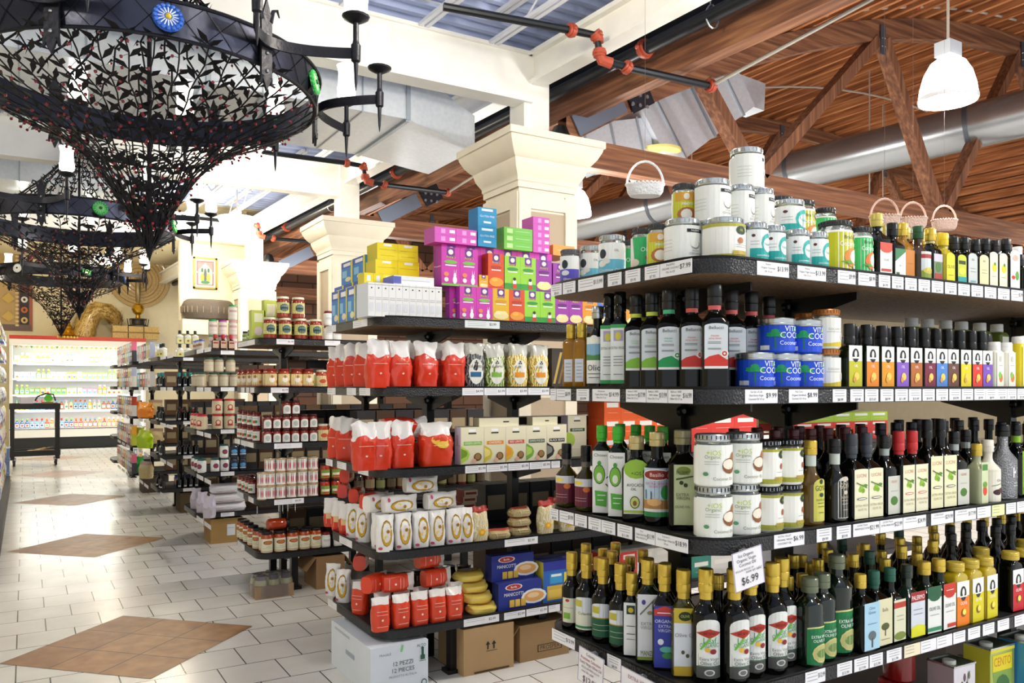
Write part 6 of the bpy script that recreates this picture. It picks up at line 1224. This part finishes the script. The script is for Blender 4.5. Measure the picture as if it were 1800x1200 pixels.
# ---------- rice unit
gondola(3,2.6,(.3,1.0,2.0),{s:tags('e',345,372,2,'')+[('f',388,412,'-|-','')] for s in range(5)},'fourth black shelving unit along the aisle, with syrups, canisters and bagged rice')
SYR=ob('dark brown syrup bottle with red loop handle',.155,.032,mat('#3a1410',.1,coat=.3),mat('#b8202a',.4),'#c8a890',[('r',.1,.6,.9,.8,'#8a2a20')],p=3,lab=(.15,.6),name='syrup_bottle'); row(3,0,'f',[378,392,406],SYR,.06,where='front')
TNK=lambda d,c,lc:J(d,.042,.15,lc,c,(.1,.1,.8,'#e8ddd0',[('r',.1,.6,.9,.8,'#c8a0a0'),('l',.2,.8,.3,'#888888')]),name='canister')
TK1=TNK('pale canister with green lid','#d8d0c0','#3aa05a'); TK2=TNK('pale canister with purple lid','#d8c8c8','#a03a90'); TK3=TNK('pale canister with pink lid','#d0c0b0','#d8a0a8')
row(3,0,'f',[374,391,409],[TK1,TK2,TK3],.16,tier=.0,where='second row'); row(3,0,'f',[374,391,409],[TK1,TK2,TK3],.16,tier=.151,where='upper tier'); row(3,0,'f',[409],TK1,.16,tier=.302,where='topmost')
row(3,0,'e',[344,350,356,362,368],J('small spice jar with violet lid',.027,.10,'#6a70c8','#c8c4b8',(.07,.1,.8,'#dcdcd0',[('r',.2,.4,.8,.7,'#b87a5a')])),.05,where='aisle end')
TAN=J('tan bean jar with dark green lid',.045,.14,'#2a5a4c','#a8967a',(.11,.1,.7,'#cdc2a8',[('l',.2,.8,.6,'#8a7a5a')]),name='bean_jar'); row(3,1,'f',[375,393,411],TAN,.06,where='front'); row(3,1,'e',[345,350,355,361,367],TAN,.055,where='aisle end'); row(3,1,'f',[368,384,405],[TAN],.06,tier=.141,where='upper tier')
RLC=J('tan canister with red lid',.050,.145,'#c8283a','#c9b898',(.13,.06,.85,'#d8ccaa',[('e',.5,.5,.2,.24,'#b82a2a'),('e',.5,.52,.12,.14,'#e8d8c0'),('r',.3,.22,.7,.34,'#b82a2a')]),name='canister')
for q in range(2): row(3,2,'f',[382,403],RLC,.065,tier=.146*q,where=['lower tier','upper tier'][q])
row(3,2,'e',[344,349,354,360,366],RLC,.06,where='aisle end')
JUG=J('white jug with blue and red label',.042,.13,'#2a5a5a','#e8e8e2',(.1,.15,.75,'#eeeee8',[('e',.5,.5,.26,.3,'#3a3a7a'),('e',.5,.5,.18,.2,'#a83a3a')]),name='canister'); row(3,3,'f',[378,395],JUG,.06,where='lower tier'); row(3,3,'f',[394],JUG,.06,tier=.131,where='upper tier'); row(3,3,'e',[344,349,355,361,368],JUG,.055,where='aisle end')
DBP=J('dark canister with pale blue oval',.038,.13,'#1a2430','#182438',(.1,.1,.8,'#1c2a40',[('e',.5,.5,.3,.22,'#5a9ad0'),('r',.2,.15,.8,.25,'#d8e0e8')]),name='canister')
for q in range(2): row(3,3,'f',[411,426],DBP,.055,tier=.131*q,where=['lower tier','upper tier'][q])
CRI=bagkind('rice_bag','white rice bag',.34,.085,.14,'#eae8ec','#eae8ec',.5,81,[('r',.1,.1,.66,.9,'#8a1420'),('t','Carolina',.38,.5,.5,'#f4f0f0',.46)],.12)
for q in range(3): put(CRI,3,4,(fx(400,GY[3]+.1),GY[3]+.10,SZ[4]+ST+.092*q),0,label='white rice bag with dark red band, '+['lowest','middle','topmost'][q]+' of its pile')
CLB=bagkind('rice_bag','clear knotted bag of pale rice',.11,.20,.09,'#c8c0cc','#d8d0e0',.5,83,[],.6); row(3,4,'e',[345,356,368],CLB,.07,where='aisle end')
# ---------- dark bottle unit
gondola(4,1.9,(.3,1.2),{s:tags('e',281,305,2,'')+[('f',322,340,'-|-','')] for s in range(5)},'fifth black shelving unit along the aisle, mostly dark sauce bottles')
WCB=ob('clear cordial bottle with black cap',.16,.040,mat('#dcdccc',.1,coat=.5),BLK,'#dcdc90',[('e',.5,.5,.2,.2,'#8a5a3a')],p=3,lab=(.05,.4),name='cordial_bottle')
row(4,0,'f',[316,330,343],WCB,.06,where='lower tier'); row(4,0,'f',[316,330,343],WCB,.07,tier=.161,where='upper tier'); row(4,0,'e',[283,292,301],WCB,.06,where='aisle end')
SOY=ob('dark soy bottle with teal cap',.17,.030,mat('#0e1418',.07,coat=.4),mat('#2a8a84',.4),'#cfd4d8',[('l',.2,.8,.5,INK)],p=2,lab=(.1,.2),w=.03,name='soy_sauce_bottle'); SOK=ob('dark soy bottle with black cap',.17,.030,mat('#0c0c0e',.07,coat=.4),BLK,'#cfd4d8',[('l',.2,.8,.5,INK)],p=2,lab=(.1,.2),w=.03,name='soy_sauce_bottle')
for s,k in ((1,SOY),(2,SOK),(3,SOK),(4,SOK)):
    row(4,s,'f',[315,325,335,345],k,.05,where='front'); row(4,s,'e',[279,284,289,295,301,308],k,.05,where='aisle end'); row(4,s,'f',[314,324,334,344],k,.13,where='second row')
row(4,4,'f',[313,327,341],J('blue drink bottle with orange label',.045,.14,'#1a2a4a','#2a4a9a',(.1,.2,.7,'#e08a3a',[('r',.2,.3,.8,.6,'#f0e8e0')]),name='drink_bottle'),.22,tier=0,where='third row')
row(4,2,'f',[318,338],J('bottle of red sauce with yellow label',.034,.14,'#8a1a1a','#8a2a18',(.09,.2,.7,'#d8a03a',[])),.24,where='rear')
# ---------- snack unit and farthest unit
gondola(5,1.8,(.3,1.2),{s:tags('e',243,262,2,'') for s in range(5)},'sixth black shelving unit along the aisle, with snack bags and books')
gondola(6,1.6,(.3,1.2),{s:tags('e',206,228,3,'') for s in range(5)},'seventh shelving unit beside the bright cooler')
pal_=['#d8dce4','#b8c0d8','#e8e4dc','#3a3a6a','#c8503a','#e8e8e8','#5ab0d8','#f0b040','#c8d040','#9ab8d0','#e07090','#404048']
def sm(desc,c,name='box'): return mk_(desc,(c,c,'#e8e8e4'),[('r',.15,.55,.85,.85,'#f4f4f0'),('e',.5,.3,.25,.15,'#e0a090'),('l',.2,.8,.15,'#777777')],name=name)
cn_=['white','pale lilac','cream','navy','brick red','silver','sky blue','amber','lime','steel blue','pink','charcoal']
BKS=[sm(cn_[i]+' packet standing upright',pal_[i],'packet') for i in range(12)]
def mix(g,s,a,b,n,h,ins,off,side='e',where='aisle end',d=.06,tier=0):
    for i in range(n):
        p0=a+(b-a)*i/n;p1=a+(b-a)*(i+1)/n
        (erow if side=='e' else brow)(g,s,p0,p1,1,h,d,BKS[(i*5+off)%12],ins,tier,where=where)
mix(5,0,241,264,6,.20,.03,0); mix(5,0,266,285,4,.26,.03,3,'f','front'); mix(5,1,241,264,5,.19,.03,6); mix(5,1,266,285,3,.2,.03,2,'f','front')
OB_=bagkind('snack_bag','big orange snack bag',.26,.20,.12,'#f08a14','#f09a20',.6,90,[],.5); LB_=bagkind('snack_bag','big lime green snack bag',.24,.24,.12,'#b8e01a','#c8e830',.6,91,[],.5); GB_=bagkind('snack_bag','bright green snack bag',.2,.22,.12,'#2ab84a','#3ac85a',.6,92,[],.5); CB_=bagkind('snack_bag','clear tub of brown snacks',.18,.22,.14,VG2,'#a88a78',.8,93,[],.2)
row(5,2,'e',[245,256],OB_,.08,rot=A(-60),where='aisle end'); row(5,2,'f',[274],CB_,.08); row(5,3,'e',[243,255],LB_,.08,rot=A(-55),where='aisle end'); row(5,3,'f',[275],CB_,.08); row(5,4,'e',[243],GB_,.08,rot=A(-60)); row(5,4,'e',[257],CB_,.08)
for s in range(5): mix(6,s,206,232,8,.15,.03,s*3); mix(6,s,236,250,3,.18,.03,s*2+1,'f','front'); mix(6,s,206,232,7,.12,.03,s*3+4,tier=.1505 if s>1 else .1505,where='upper')

# ---------- deeper stock glimpsed between shelves
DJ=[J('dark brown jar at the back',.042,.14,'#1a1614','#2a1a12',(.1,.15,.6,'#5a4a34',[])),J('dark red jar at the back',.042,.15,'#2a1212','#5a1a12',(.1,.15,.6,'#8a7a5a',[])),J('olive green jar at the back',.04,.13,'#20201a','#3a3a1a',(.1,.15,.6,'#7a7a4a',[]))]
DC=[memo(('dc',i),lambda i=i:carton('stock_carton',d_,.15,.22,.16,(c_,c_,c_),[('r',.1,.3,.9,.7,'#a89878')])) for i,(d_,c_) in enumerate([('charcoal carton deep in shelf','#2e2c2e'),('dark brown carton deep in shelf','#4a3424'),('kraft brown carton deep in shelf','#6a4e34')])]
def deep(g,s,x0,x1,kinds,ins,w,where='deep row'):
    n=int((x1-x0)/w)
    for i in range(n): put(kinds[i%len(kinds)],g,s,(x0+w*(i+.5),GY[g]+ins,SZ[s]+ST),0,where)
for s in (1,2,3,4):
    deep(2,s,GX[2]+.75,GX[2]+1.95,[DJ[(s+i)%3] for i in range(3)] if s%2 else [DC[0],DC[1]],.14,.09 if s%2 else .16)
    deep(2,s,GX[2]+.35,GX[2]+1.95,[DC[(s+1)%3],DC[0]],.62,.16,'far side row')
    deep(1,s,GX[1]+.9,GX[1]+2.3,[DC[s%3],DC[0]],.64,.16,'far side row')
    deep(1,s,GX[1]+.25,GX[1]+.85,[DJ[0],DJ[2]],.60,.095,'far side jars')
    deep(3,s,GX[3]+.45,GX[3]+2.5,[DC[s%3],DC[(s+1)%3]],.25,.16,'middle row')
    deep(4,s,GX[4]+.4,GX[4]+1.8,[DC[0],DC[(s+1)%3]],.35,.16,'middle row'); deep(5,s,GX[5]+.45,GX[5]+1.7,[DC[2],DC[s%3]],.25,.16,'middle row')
# ---------- far end: cooler
def at(px,py,y): x=fx(px,y); return x,1.5+(HOR-py)*dep(x,y)/FPX
YC=22.2; cx0,cx1=-.32,2.6
t=thing('display_cooler','long open refrigerated cooler with red top edge at aisle end','cooler',(0,0,0))
WL_=mat('#f4f6f4',.5); 
m=MB(); m.box(((cx0+cx1)/2,YC+.95,1.35),(cx1-cx0,.08,2.6),WL_); m.box((cx0+.03,YC+.5,1.35),(.06,.9,2.6),WL_); m.box((cx1-.03,YC+.5,1.35),(.06,.9,2.6),WL_); m.box(((cx0+cx1)/2,YC+.5,2.60),(cx1-cx0,.95,.1),WL_); obj('cabinet',m,t)
m=MB(); m.box(((cx0+cx1)/2,YC+.04,2.66),(cx1-cx0,.1,.085),mat('#c8402e',.4)); obj('red_top_trim',m,t)
m=MB(); m.box(((cx0+cx1)/2,YC+.03,2.54),(cx1-cx0,.05,.15),WL_); obj('fascia',m,t)
m=MB(); m.box(((cx0+cx1)/2,YC+.08,.40),(cx1-cx0,.1,.22),WL_); m.box(((cx0+cx1)/2,YC+.03,.49),(cx1-cx0,.02,.03),SILV); obj('front_panel',m,t)
m=MB(); m.box(((cx0+cx1)/2,YC+.14,.15),(cx1-cx0,.1,.27),mat('#1e2022',.5)); obj('kick_plate',m,t)
m=MB(); m.box(((cx0+cx1)/2,YC+.5,.47),(cx1-cx0-.12,.8,.04),WL_); obj('deck',m,t)
zs=[.49,.93,1.30,1.68,2.06]
for z in zs[1:]:
    m=MB(); m.box(((cx0+cx1)/2,YC+.62,z-.015),(cx1-cx0-.12,.55,.02),WL_); m.box(((cx0+cx1)/2,YC+.345,z-.01),(cx1-cx0-.12,.008,.04),'#fafafa'); obj('wire_shelf',m,t)
    m=MB(); m.box(((cx0+cx1)/2,YC+.39,z-.034),(cx1-cx0-.3,.03,.016),mat('#ffffff',.3,emit=4)); obj('light_strip',m,t)
m=MB(); m.box(((cx0+cx1)/2,YC+.16,2.545),(cx1-cx0-.3,.05,.016),mat('#ffffff',.3,emit=4)); obj('light_strip',m,t)
for k in range(26):
    m=MB(); x=cx0+.1+(cx1-cx0-.2)*k/26; m.add([(x,YC+.02,2.46),(x+.07,YC+.02,2.46),(x+.035,YC+.018,2.40)],[(0,1,2),(2,1,0)],'#6a8a40' if k%5==3 else '#a89a60'); obj('bunting_flag',m,t)
rr=random.Random(5)
pc=['#7ac0e8','#f0d040','#e84a3a','#f4f4f0','#f09a3a','#4a6ab8','#e8e8d0','#9ad060','#d8b8e0','#f8e890','#c86a3a','#6ab8b0']; pn=['sky blue','yellow','red','white','orange','navy','cream','green','lilac','pale yellow','brown','teal']
bk={}
def coolk(i,kind):
    if (i,kind) in bk: return bk[(i,kind)]
    if kind=='b': k=bottle('drink_bottle','',.24,.045,.045,2,.6,.018,.03,mat(pc[i],.25,coat=.3),mat(pc[(i+2)%12],.4),(.09,.15,.5,'#f4f4f0',[('e',.5,.5,.3,.3,pc[(i+5)%12])]),n=12)
    else: k=carton('dairy_carton','',.10,.17,.08,(pc[i],'#f0f0ea','#f4f4f0'),[('r',.1,.5,.9,.8,'#fafafa'),('e',.5,.3,.3,.15,pc[(i+4)%12])])
    bk[(i,kind)]=k; return k
rown=['deck','lowest wire shelf','second wire shelf','third wire shelf','top wire shelf']
for s,z in enumerate(zs):
    x=cx0+.15; n=0; run=0; c=0; kd='b'
    while x<2.1:
        if run==0: run=rr.choice((1,2,3)); c=rr.choice([0,1,2,4,5,6,9,10] if s<2 else [3,6,8,9,1,7,3,6]); kd='b' if s<2 else rr.choice('bc'); gapx=.03
        k=coolk(c,kd); n+=1; yy=YC+(.45 if s else .30)
        spawn(k,(x,yy,z+(.0005)),rr.uniform(-.1,.1),'%s %s on cooler %s, %s from left'%(pn[c],'bottle' if kd=='b' else 'carton',rown[s],ORD[n-1] if n<=20 else 'number %d'%n),'chilled goods on the '+rown[s])
        x+=.103 if kd=='b' else .112; run-=1
# service cart
cx,cy=.16,17.9; t=thing('service_cart','black plastic service cart with two shelves in the aisle','cart',(cx,cy,0)); PB=mat('#1c1d1f',.5,bump=.2)
m=MB()
for sx in(-1,1):
    for sy in(-1,1): m.box((sx*.38,sy*.22,.62),(.07,.06,.98),PB)
obj('corner_posts',m,t) if False else None
for sx in(-1,1):
    for sy in(-1,1):
        m=MB(); m.box((sx*.37,sy*.21,.62),(.07,.06,.98),PB); obj('corner_post',m,t)
        m=MB(); m.tube([(sx*.34-.02,sy*.2,.07),(sx*.34+.02,sy*.2,.07)],.06,mat('#111111',.6),14); m.box((sx*.34,sy*.2,.115),(.06,.05,.06),SILV); obj('wheel',m,t)
for nm,z in(('top_tray',1.10),('bottom_tray',.22)):
    m=MB(); m.box((0,0,z),(.82,.50,.05),PB); m.box((0,-.24,z+.03),(.82,.03,.10),PB); m.box((0,.24,z+.03),(.82,.03,.10),PB); m.box((-.4,0,z+.03),(.03,.5,.1),PB); m.box((.4,0,z+.03),(.03,.5,.1),PB); obj(nm,m,t)
KR=mat('#c8a070',.8,bump=.2)
def loose(x,y,z,w,d,h,c,label,rot=0,name='cardboard_piece',cat='cardboard',tilt=0):
    m=MB(); m.box((0,0,h/2),(w,d,h),mat(c,.75,bump=.15)); 
    if h<.03: m.box((w*.3,0,h+.02),(w*.4,d*.9,.004),mat(c,.75,bump=.15),Matrix.Rotation(-.2,4,'Y'))
    else: m.box((0,0,h+.001),(w,.03,.002),'#d8c8a8')
    thing(name,label,cat,(cx+x,cy+y,z),(0,0,rot),None,m)
loose(-.05,-.05,.246,.5,.3,.012,'#c8a070','flattened brown cardboard lying in cart tray, lower piece',.2); loose(.08,.02,.264,.42,.28,.02,'#d8b880','folded pale cardboard on top in cart tray',-.3)
loose(-.14,0,1.126,.2,.2,.17,'#dcd4e4','pale lilac carton standing on the cart top',.1,'carton','box'); loose(.2,-.04,1.126,.2,.16,.08,'#a87a50','small brown box on right of cart top',0,'cardboard_box','box')
t=thing('tape_dispenser','green tape roll with black handle on the cart top','tape dispenser',(cx+.22,cy-.04,1.208)); m=MB(); m.tube([(-.0,-.03,.07),(0,.03,.07)],.07,mat('#5ac83a',.4),18); obj('tape_roll',m,t); m=MB(); m.tube([(-.22,0,.02),(-.18,0,.10),(-.05,0,.155),(.08,0,.14),(.12,0,.02)],.014,BLK,8); obj('handle',m,t)
# ---------- decorations on and above the cooler
BR=mat('#b8924c',.35,metal=.7,bump=.6,bscale=26)
x,z=at(245,492,YB-.06); D_=dep(x,YB)
t=thing('brass_plate','huge round embossed brass tray hanging on the back wall','plate',(x,YB-.02,z),(math.pi/2,0,0)); R=49*D_/FPX
PLM=strand_mat('embossed_brass','#a08050','#c8a870','#dcc898')
m=MB(); m.lathe([(R*.2,.05),(R*.22,.04),(R*.5,.03),(R*.53,.045),(R*.56,.03),(R*.72,.03),(R*.75,.045),(R*.78,.03),(R*.95,.04),(R,.06),(R,.0)],PLM,40); obj('dish',m,t)
m=MB(); m.lathe([(R*.18,.05),(R*.1,.075),(.01,.085)],BR,24); obj('boss',m,t)
for q in (.3,.42,.64,.86):
    m=MB(); m.tube([(R*q*math.cos(2*math.pi*k/40),R*q*math.sin(2*math.pi*k/40),.045) for k in range(41)],.008,mat('#a07c48',.5,metal=.4),5,cap=False); obj('engraved_ring',m,t)
YP=15.39; x,z=at(361,480,YP-.03); D_=dep(x,YP); w,h=40*D_/FPX,55*D_/FPX
t=thing('framed_picture','small framed ornamental picture on the cream wall','picture',(x,YP-.02,z-h/2))
m=MB(); 
for a,b,c,d in((0,.015,w,.03),(0,h-.015,w,.03)): m.box((a,0,b),(c,.03,d),mat('#8a7a3a',.4,metal=.4))
for s in(-1,1): m.box((s*(w/2-.015),0,h/2),(.03,.03,h),mat('#8a7a3a',.4,metal=.4))
obj('frame',m,t); m=MB(); m.box((0,.005,h/2),(w-.05,.01,h-.05),'#e8dcc0')
decal(m,[('r',.1,.08,.9,.92,'#7a4a5a'),('r',.14,.11,.86,.89,'#b8868a'),('p',[(.18,.11),(.82,.11),(.82,.6),(.5,.86),(.18,.6)],'#e0d8b8'),('e',.5,.42,.08,.26,'#4a5a6a'),('e',.35,.35,.1,.14,'#c8a03a'),('e',.65,.35,.1,.14,'#c8a03a'),('e',.5,.18,.22,.06,'#3a7a5a'),('e',.35,.6,.06,.08,'#3a6a5a'),('e',.65,.6,.06,.08,'#3a6a5a'),('r',.1,.5,.14,.55,'#e8d8b0'),('r',.86,.5,.9,.55,'#e8d8b0')],w-.05,h-.05,.025,flatfn(0,.001)); obj('print',m,t)
x,z=at(27,502,YB-.03); D_=dep(x,YB); w,h=52*D_/FPX,158*D_/FPX
m=MB(); m.box((0,0,0),(w,.025,h),'#8a5a4a')
decal(m,[('r',.04,.02,.58,.98,'#b89a68'),('r',.62,.03,.9,.97,'#2e2630'),('r',.92,.02,.98,.98,'#a85a48'),('r',.04,.9,1,.98,'#5a4a4a'),('r',.04,.01,.96,.07,'#6a5a58')]+[('e',.76,.12+.115*k,.1,.035,['#d8b878','#c8682a','#e0e0dc','#7a2a3a'][k%4]) for k in range(7)]+[('e',.76,.12+.115*k,.04,.016,'#2e2630') for k in range(7)]+[('r',.5,.05+.045*k,.60,.07+.045*k,'#d8c8a0') for k in range(20)]+[('p',[(.1,.15+.2*k),(.3,.22+.2*k),(.5,.15+.2*k),(.3,.10+.2*k)],'#c8a858') for k in range(4)],w,h,-h/2,flatfn(.0125,.001))
thing('tapestry','tall woven tapestry with rosettes at the far left wall','tapestry',(x,YB-.02,z),0,None,m)
HAY=strand_mat('dry_straw','#8a6420','#c8a048','#e8cc80')
# straw arch
zt=2.70
def straw(name,label,path,rad,x,y,z,cat):
    rr=random.Random(3); m=MB(); m.tube(path,.1,HAY,14,rf=rad)
    for k in range(1900):
        i=rr.randrange(len(path)-1); p=Vector(path[i]).lerp(Vector(path[i+1]),rr.random()); r=rad[i]; a=rr.uniform(0,6.28); n=Vector((math.cos(a),math.sin(a)*.8,rr.uniform(-.6,.6))).normalized()
        d=(Vector(path[i+1])-Vector(path[i])).normalized(); q=p+n*r*.92; e=q+n*rr.uniform(.04,.11)+d*rr.uniform(-.16,-.05)
        s_=n.cross(d)*.013; m.add([q-s_,q+s_,e],[(0,1,2),(2,1,0)],HAY)
    return thing(name,label,cat,(x,y,z),0,None,m)
x0,_=at(170,590,22.6)
straw('straw_sculpture','arched golden straw sculpture on top of the cooler',[(-.28,0,.06),(-.24,0,.3),(-.14,0,.58),(.05,0,.74),(.28,0,.72),(.42,0,.58),(.46,0,.44)],[.26,.26,.25,.23,.2,.17,.10],x0-.02,22.65,zt-.04,'sculpture')
x1,_=at(238,575,22.6); m=MB(); 
for k in range(3): m.box((-.36+.36*k,0,.16),(.34,.4,.32),HAY)
t=thing('straw_crate','low golden straw covered crate on the cooler under the samovar','crate',(x1,22.65,zt)); obj('crate_body',m,t); m=MB(); m.box((0,-.202,.16),(1.1,.01,.03),'#8a6420'); obj('binding',m,t)
x2,_=at(243,550,22.6); t=thing('samovar','tall brass samovar on dark stand on the straw crate','samovar',(x2,22.65,zt+.321)); G2_=mat('#c89a2a',.25,metal=.8)
m=MB(); m.lathe([(.24,0),(.24,.03),(.16,.06),(.14,.16),(.2,.18),(.2,.2),(.08,.22)],mat('#4a4440',.4,metal=.6),20)
for k in range(8): a=2*math.pi*k/8; m.tube([(.22*math.cos(a),.22*math.sin(a),0),(.25*math.cos(a),.25*math.sin(a),.2)],.012,mat('#4a4440',.4,metal=.6),6)
obj('stand',m,t); m=MB(); m.lathe([(.06,.22),(.05,.3),(.12,.36),(.15,.45),(.12,.54),(.05,.58),(.04,.62)],G2_,24); obj('globe',m,t); m=MB(); m.lathe([(.04,.62),(.06,.66),(.07,1.1),(.05,1.2),(.02,1.4)],mat('#8a7a5a',.3,metal=.6),16); obj('chimney',m,t)
x3,_=at(118,590,22.5); t=thing('brass_pot','small tiered gilt pot on a beaded tray on the cooler','pot',(x3,22.55,zt-.045)); m=MB(); m.lathe([(.40,0),(.42,.04),(.40,.05),(.1,.05)],G2_,28)
for k in range(36): a=2*math.pi*k/36; m.ball((.41*math.cos(a),.41*math.sin(a),.03),.028,mat('#e0c070',.4,metal=.3),6,4)
obj('tray',m,t); m=MB(); m.lathe([(.14,.05),(.2,.1),(.15,.15),(.17,.2),(.11,.26),(.12,.3),(.07,.36),(.07,.4),(.02,.46),(.0,.48)],G2_,20); obj('pot_body',m,t)
x4a,_=at(318,562,15.24); x4b,_=at(412,562,15.24); wv=(x4b-x4a)/2; t=thing('pouf','dark grey-brown stitched leather pouf high against the cream wall','pouf',((x4a+x4b)/2,15.24,2.681)); t.scale=(1,.62,.85)
m=MB(); m.rings([(wv*.62,.25,0,2.4),(wv*.8,.35,.03,2.4),(wv*.98,.4,.14,2.4),(wv,.42,.26,2.4),(wv*.9,.4,.38,2.4),(wv*.8,.36,.42,2.4)],mat('#5f564c',.7,bump=.7,bscale=30),32); obj('cushion',m,t)
m=MB(); 
for k in range(28): a=2*math.pi*k/28; m.tube([(wv*1.0*math.copysign(abs(math.cos(a))**.85,math.cos(a)),.42*math.copysign(abs(math.sin(a))**.85,math.sin(a)),.14),(wv*1.01*math.copysign(abs(math.cos(a))**.85,math.cos(a)),.425*math.copysign(abs(math.sin(a))**.85,math.sin(a)),.27)],.008,'#8a7a68',4)
obj('stitching',m,t)
# ---------- left wall display
t=thing('peg_display','tall white peg panel along left side of the aisle','display',(-.42,7.5,0)); m=MB(); m.box((0,3.4,1.15),(.05,6.8,2.3),'#dcdcd8'); obj('panel',m,t); m=MB(); m.box((.06,3.4,.08),(.34,6.8,.16),'#2a2a2a'); obj('plinth',m,t)
m=MB(); m.box((-.02,3.4,2.36),(.08,6.8,.1),'#b8b8b8'); obj('top_rail',m,t)
HB=[bagkind('hanging_bag',cn_[i%12]+' bag hanging on peg',.16,.21,.06,pal_[i%12],'#e8e8e8',.75,100+i,[('r',.15,.4,.85,.7,'#f4f4f0'),('e',.5,.2,.3,.12,pc[(i+3)%12])],.3) for i in range(12)]
HB[10]=bagkind('hanging_bag','bright yellow bag hanging on peg',.16,.21,.06,'#f0dc20','#f0e040',.75,130,[('e',.5,.4,.3,.2,'#e03a3a')],.3); HB[4]=bagkind('hanging_bag','violet bag hanging on peg',.16,.21,.06,'#5a3ac8','#7a5ad8',.75,131,[('e',.5,.4,.3,.2,'#f0f0f0')],.3)
rwn=['bottom','second','third','fourth','fifth','sixth','seventh','top']
for c in range(18):
    for r in range(8):
        i=(c*5+r*7)%12; y=7.7+.37*c; z=.2+.27*r; k=HB[i]
        m=MB()
        spawn(k,(-.27,y,z),math.pi/2,'%s, %s peg row, %s column from the cooler end'%(k.desc.replace(' hanging on peg',''),rwn[r],ORD[17-c]),'bags on the left peg display')
# crates at the foot of the far end
for q in range(3):
    m=MB(); m.box((0,0,.09),(.3,.4,.17),mat('#7a94c8',.5)); m.box((0,0,.178),(.32,.42,.012),'#a8b8d8')
    thing('storage_crate','blue plastic crate beside peg display, '+['lowest','middle','topmost'][q]+' of its stack','crate',(-.36,14.8,.001+.186*q),0,'blue crates',m)
# ---------- hanging baskets
def basket(px,py,Y,w,label,c,hh=1.0):
    X=(px-900)/FPX*Y; x=.8575*X+SB*Y; y=-SB*X+.8575*Y; z=1.5+(HOR-py)*Y/FPX; r=w/2
    t=thing('wicker_basket',label,'basket',(x,y,z),A(-31)); cm=mat(c,.6,bump=.9,bscale=90)
    m=MB(); m.rings([(r*.8,r*.55,0,2.3),(r*.95,r*.65,.02,2.3),(r,r*.7,.055,2.3),(r*.96,r*.66,.058,2.3),(r*.85,r*.55,.02,2.3)],cm,28,None,True)
    for k in range(28):
        a=2*math.pi*k/28; m.ball((r*math.cos(a),r*.7*math.sin(a),.057),.007,cm,6,4)
    obj('basket_body',m,t); m=MB(); m.tube([(r*.98*math.cos(math.pi*k/14),0,.05+w*.66*hh*math.sin(math.pi*k/14)) for k in range(15)],.006,cm,8); obj('handle',m,t)
    m=MB(); m.tube([(0,0,.05+w*.66*hh),(0,0,arc(x)+.3-z if x>5 else 4.3-z)],.0007,'#6a5a50',4); obj('wire',m,t)
basket(1134,345,4.0,.185,'small white wicker basket hanging left of the coconut jars','#eef0f2')
for px,py,Y,l in((1555,400,4.2,'left'),(1605,402,4.6,'middle'),(1660,404,5.0,'right')): basket(px,py,Y,.15,'pinkish wicker basket behind the oil bottles, %s one of three'%l,'#d8b8a8')
y_=GY[1]+.4; xx=fx(1043,y_)
for q in range(2): put(FK[3](.2,.2,.2,0),1,0,(xx,y_,SZ[0]+ST+.2005*q),0,'supporting white bucket')
Y_=dep(xx,y_); t=thing('paper_bucket','plain white tapered bucket between nearest pillar and coconut jars','bucket',(xx,y_,SZ[0]+ST+.401)); m=MB(); m.lathe([(.045,0),(.068,.12),(.070,.125),(.066,.12),(.043,.004)],mat('#f4f4ee',.5),28); obj('bucket_wall',m,t); m=MB(); m.tube([(.069*math.cos(2*math.pi*k/24),.069*math.sin(2*math.pi*k/24),.124) for k in range(25)],.003,'#ffffff',6,cap=False); obj('rim',m,t)
relax(); name_stock()
cam=bpy.data.cameras.new('camera'); co=bpy.data.objects.new('camera',cam); COL.objects.link(co)
cam.sensor_width=36; cam.lens=FPX/1800*36; cam.shift_y=(HOR-600)/1800; cam.clip_start=.05; cam.clip_end=100
co.location=(0,0,CZ); co.rotation_euler=(math.pi/2,0,-math.atan2(SB,SA)); bpy.context.scene.camera=co
sc=bpy.context.scene
w=bpy.data.worlds.new('daylight'); sc.world=w; w.use_nodes=True; bg=w.node_tree.nodes['Background']; bg.inputs[0].default_value=(.90,.95,1,1); bg.inputs[1].default_value=.86
for x,y,z,k in LP:
    l=bpy.data.lights.new('lamp_light','POINT'); l.energy=215 if k=='p' else 65; l.shadow_soft_size=.16; l.color=(1,.97,.93) if k=='p' else (1,.88,.68)
    o=bpy.data.objects.new('lamp_light',l); COL.objects.link(o); o.location=(x,y,z)
# tubes inside the cooler
l=bpy.data.lights.new('cooler_light','AREA'); l.shape='RECTANGLE'; l.size=2.4; l.size_y=.1; l.energy=55; l.color=(1,1,.96)
o=bpy.data.objects.new('cooler_light',l); COL.objects.link(o); o.location=(1.1,22.38,2.44); o.rotation_euler=(math.radians(-20),0,0)
sc.cycles.use_denoising=True; sc.cycles.max_bounces=8; sc.cycles.transparent_max_bounces=8
sc.view_settings.view_transform='Standard'; sc.view_settings.look='None'; sc.view_settings.gamma=1; sc.view_settings.exposure=.45
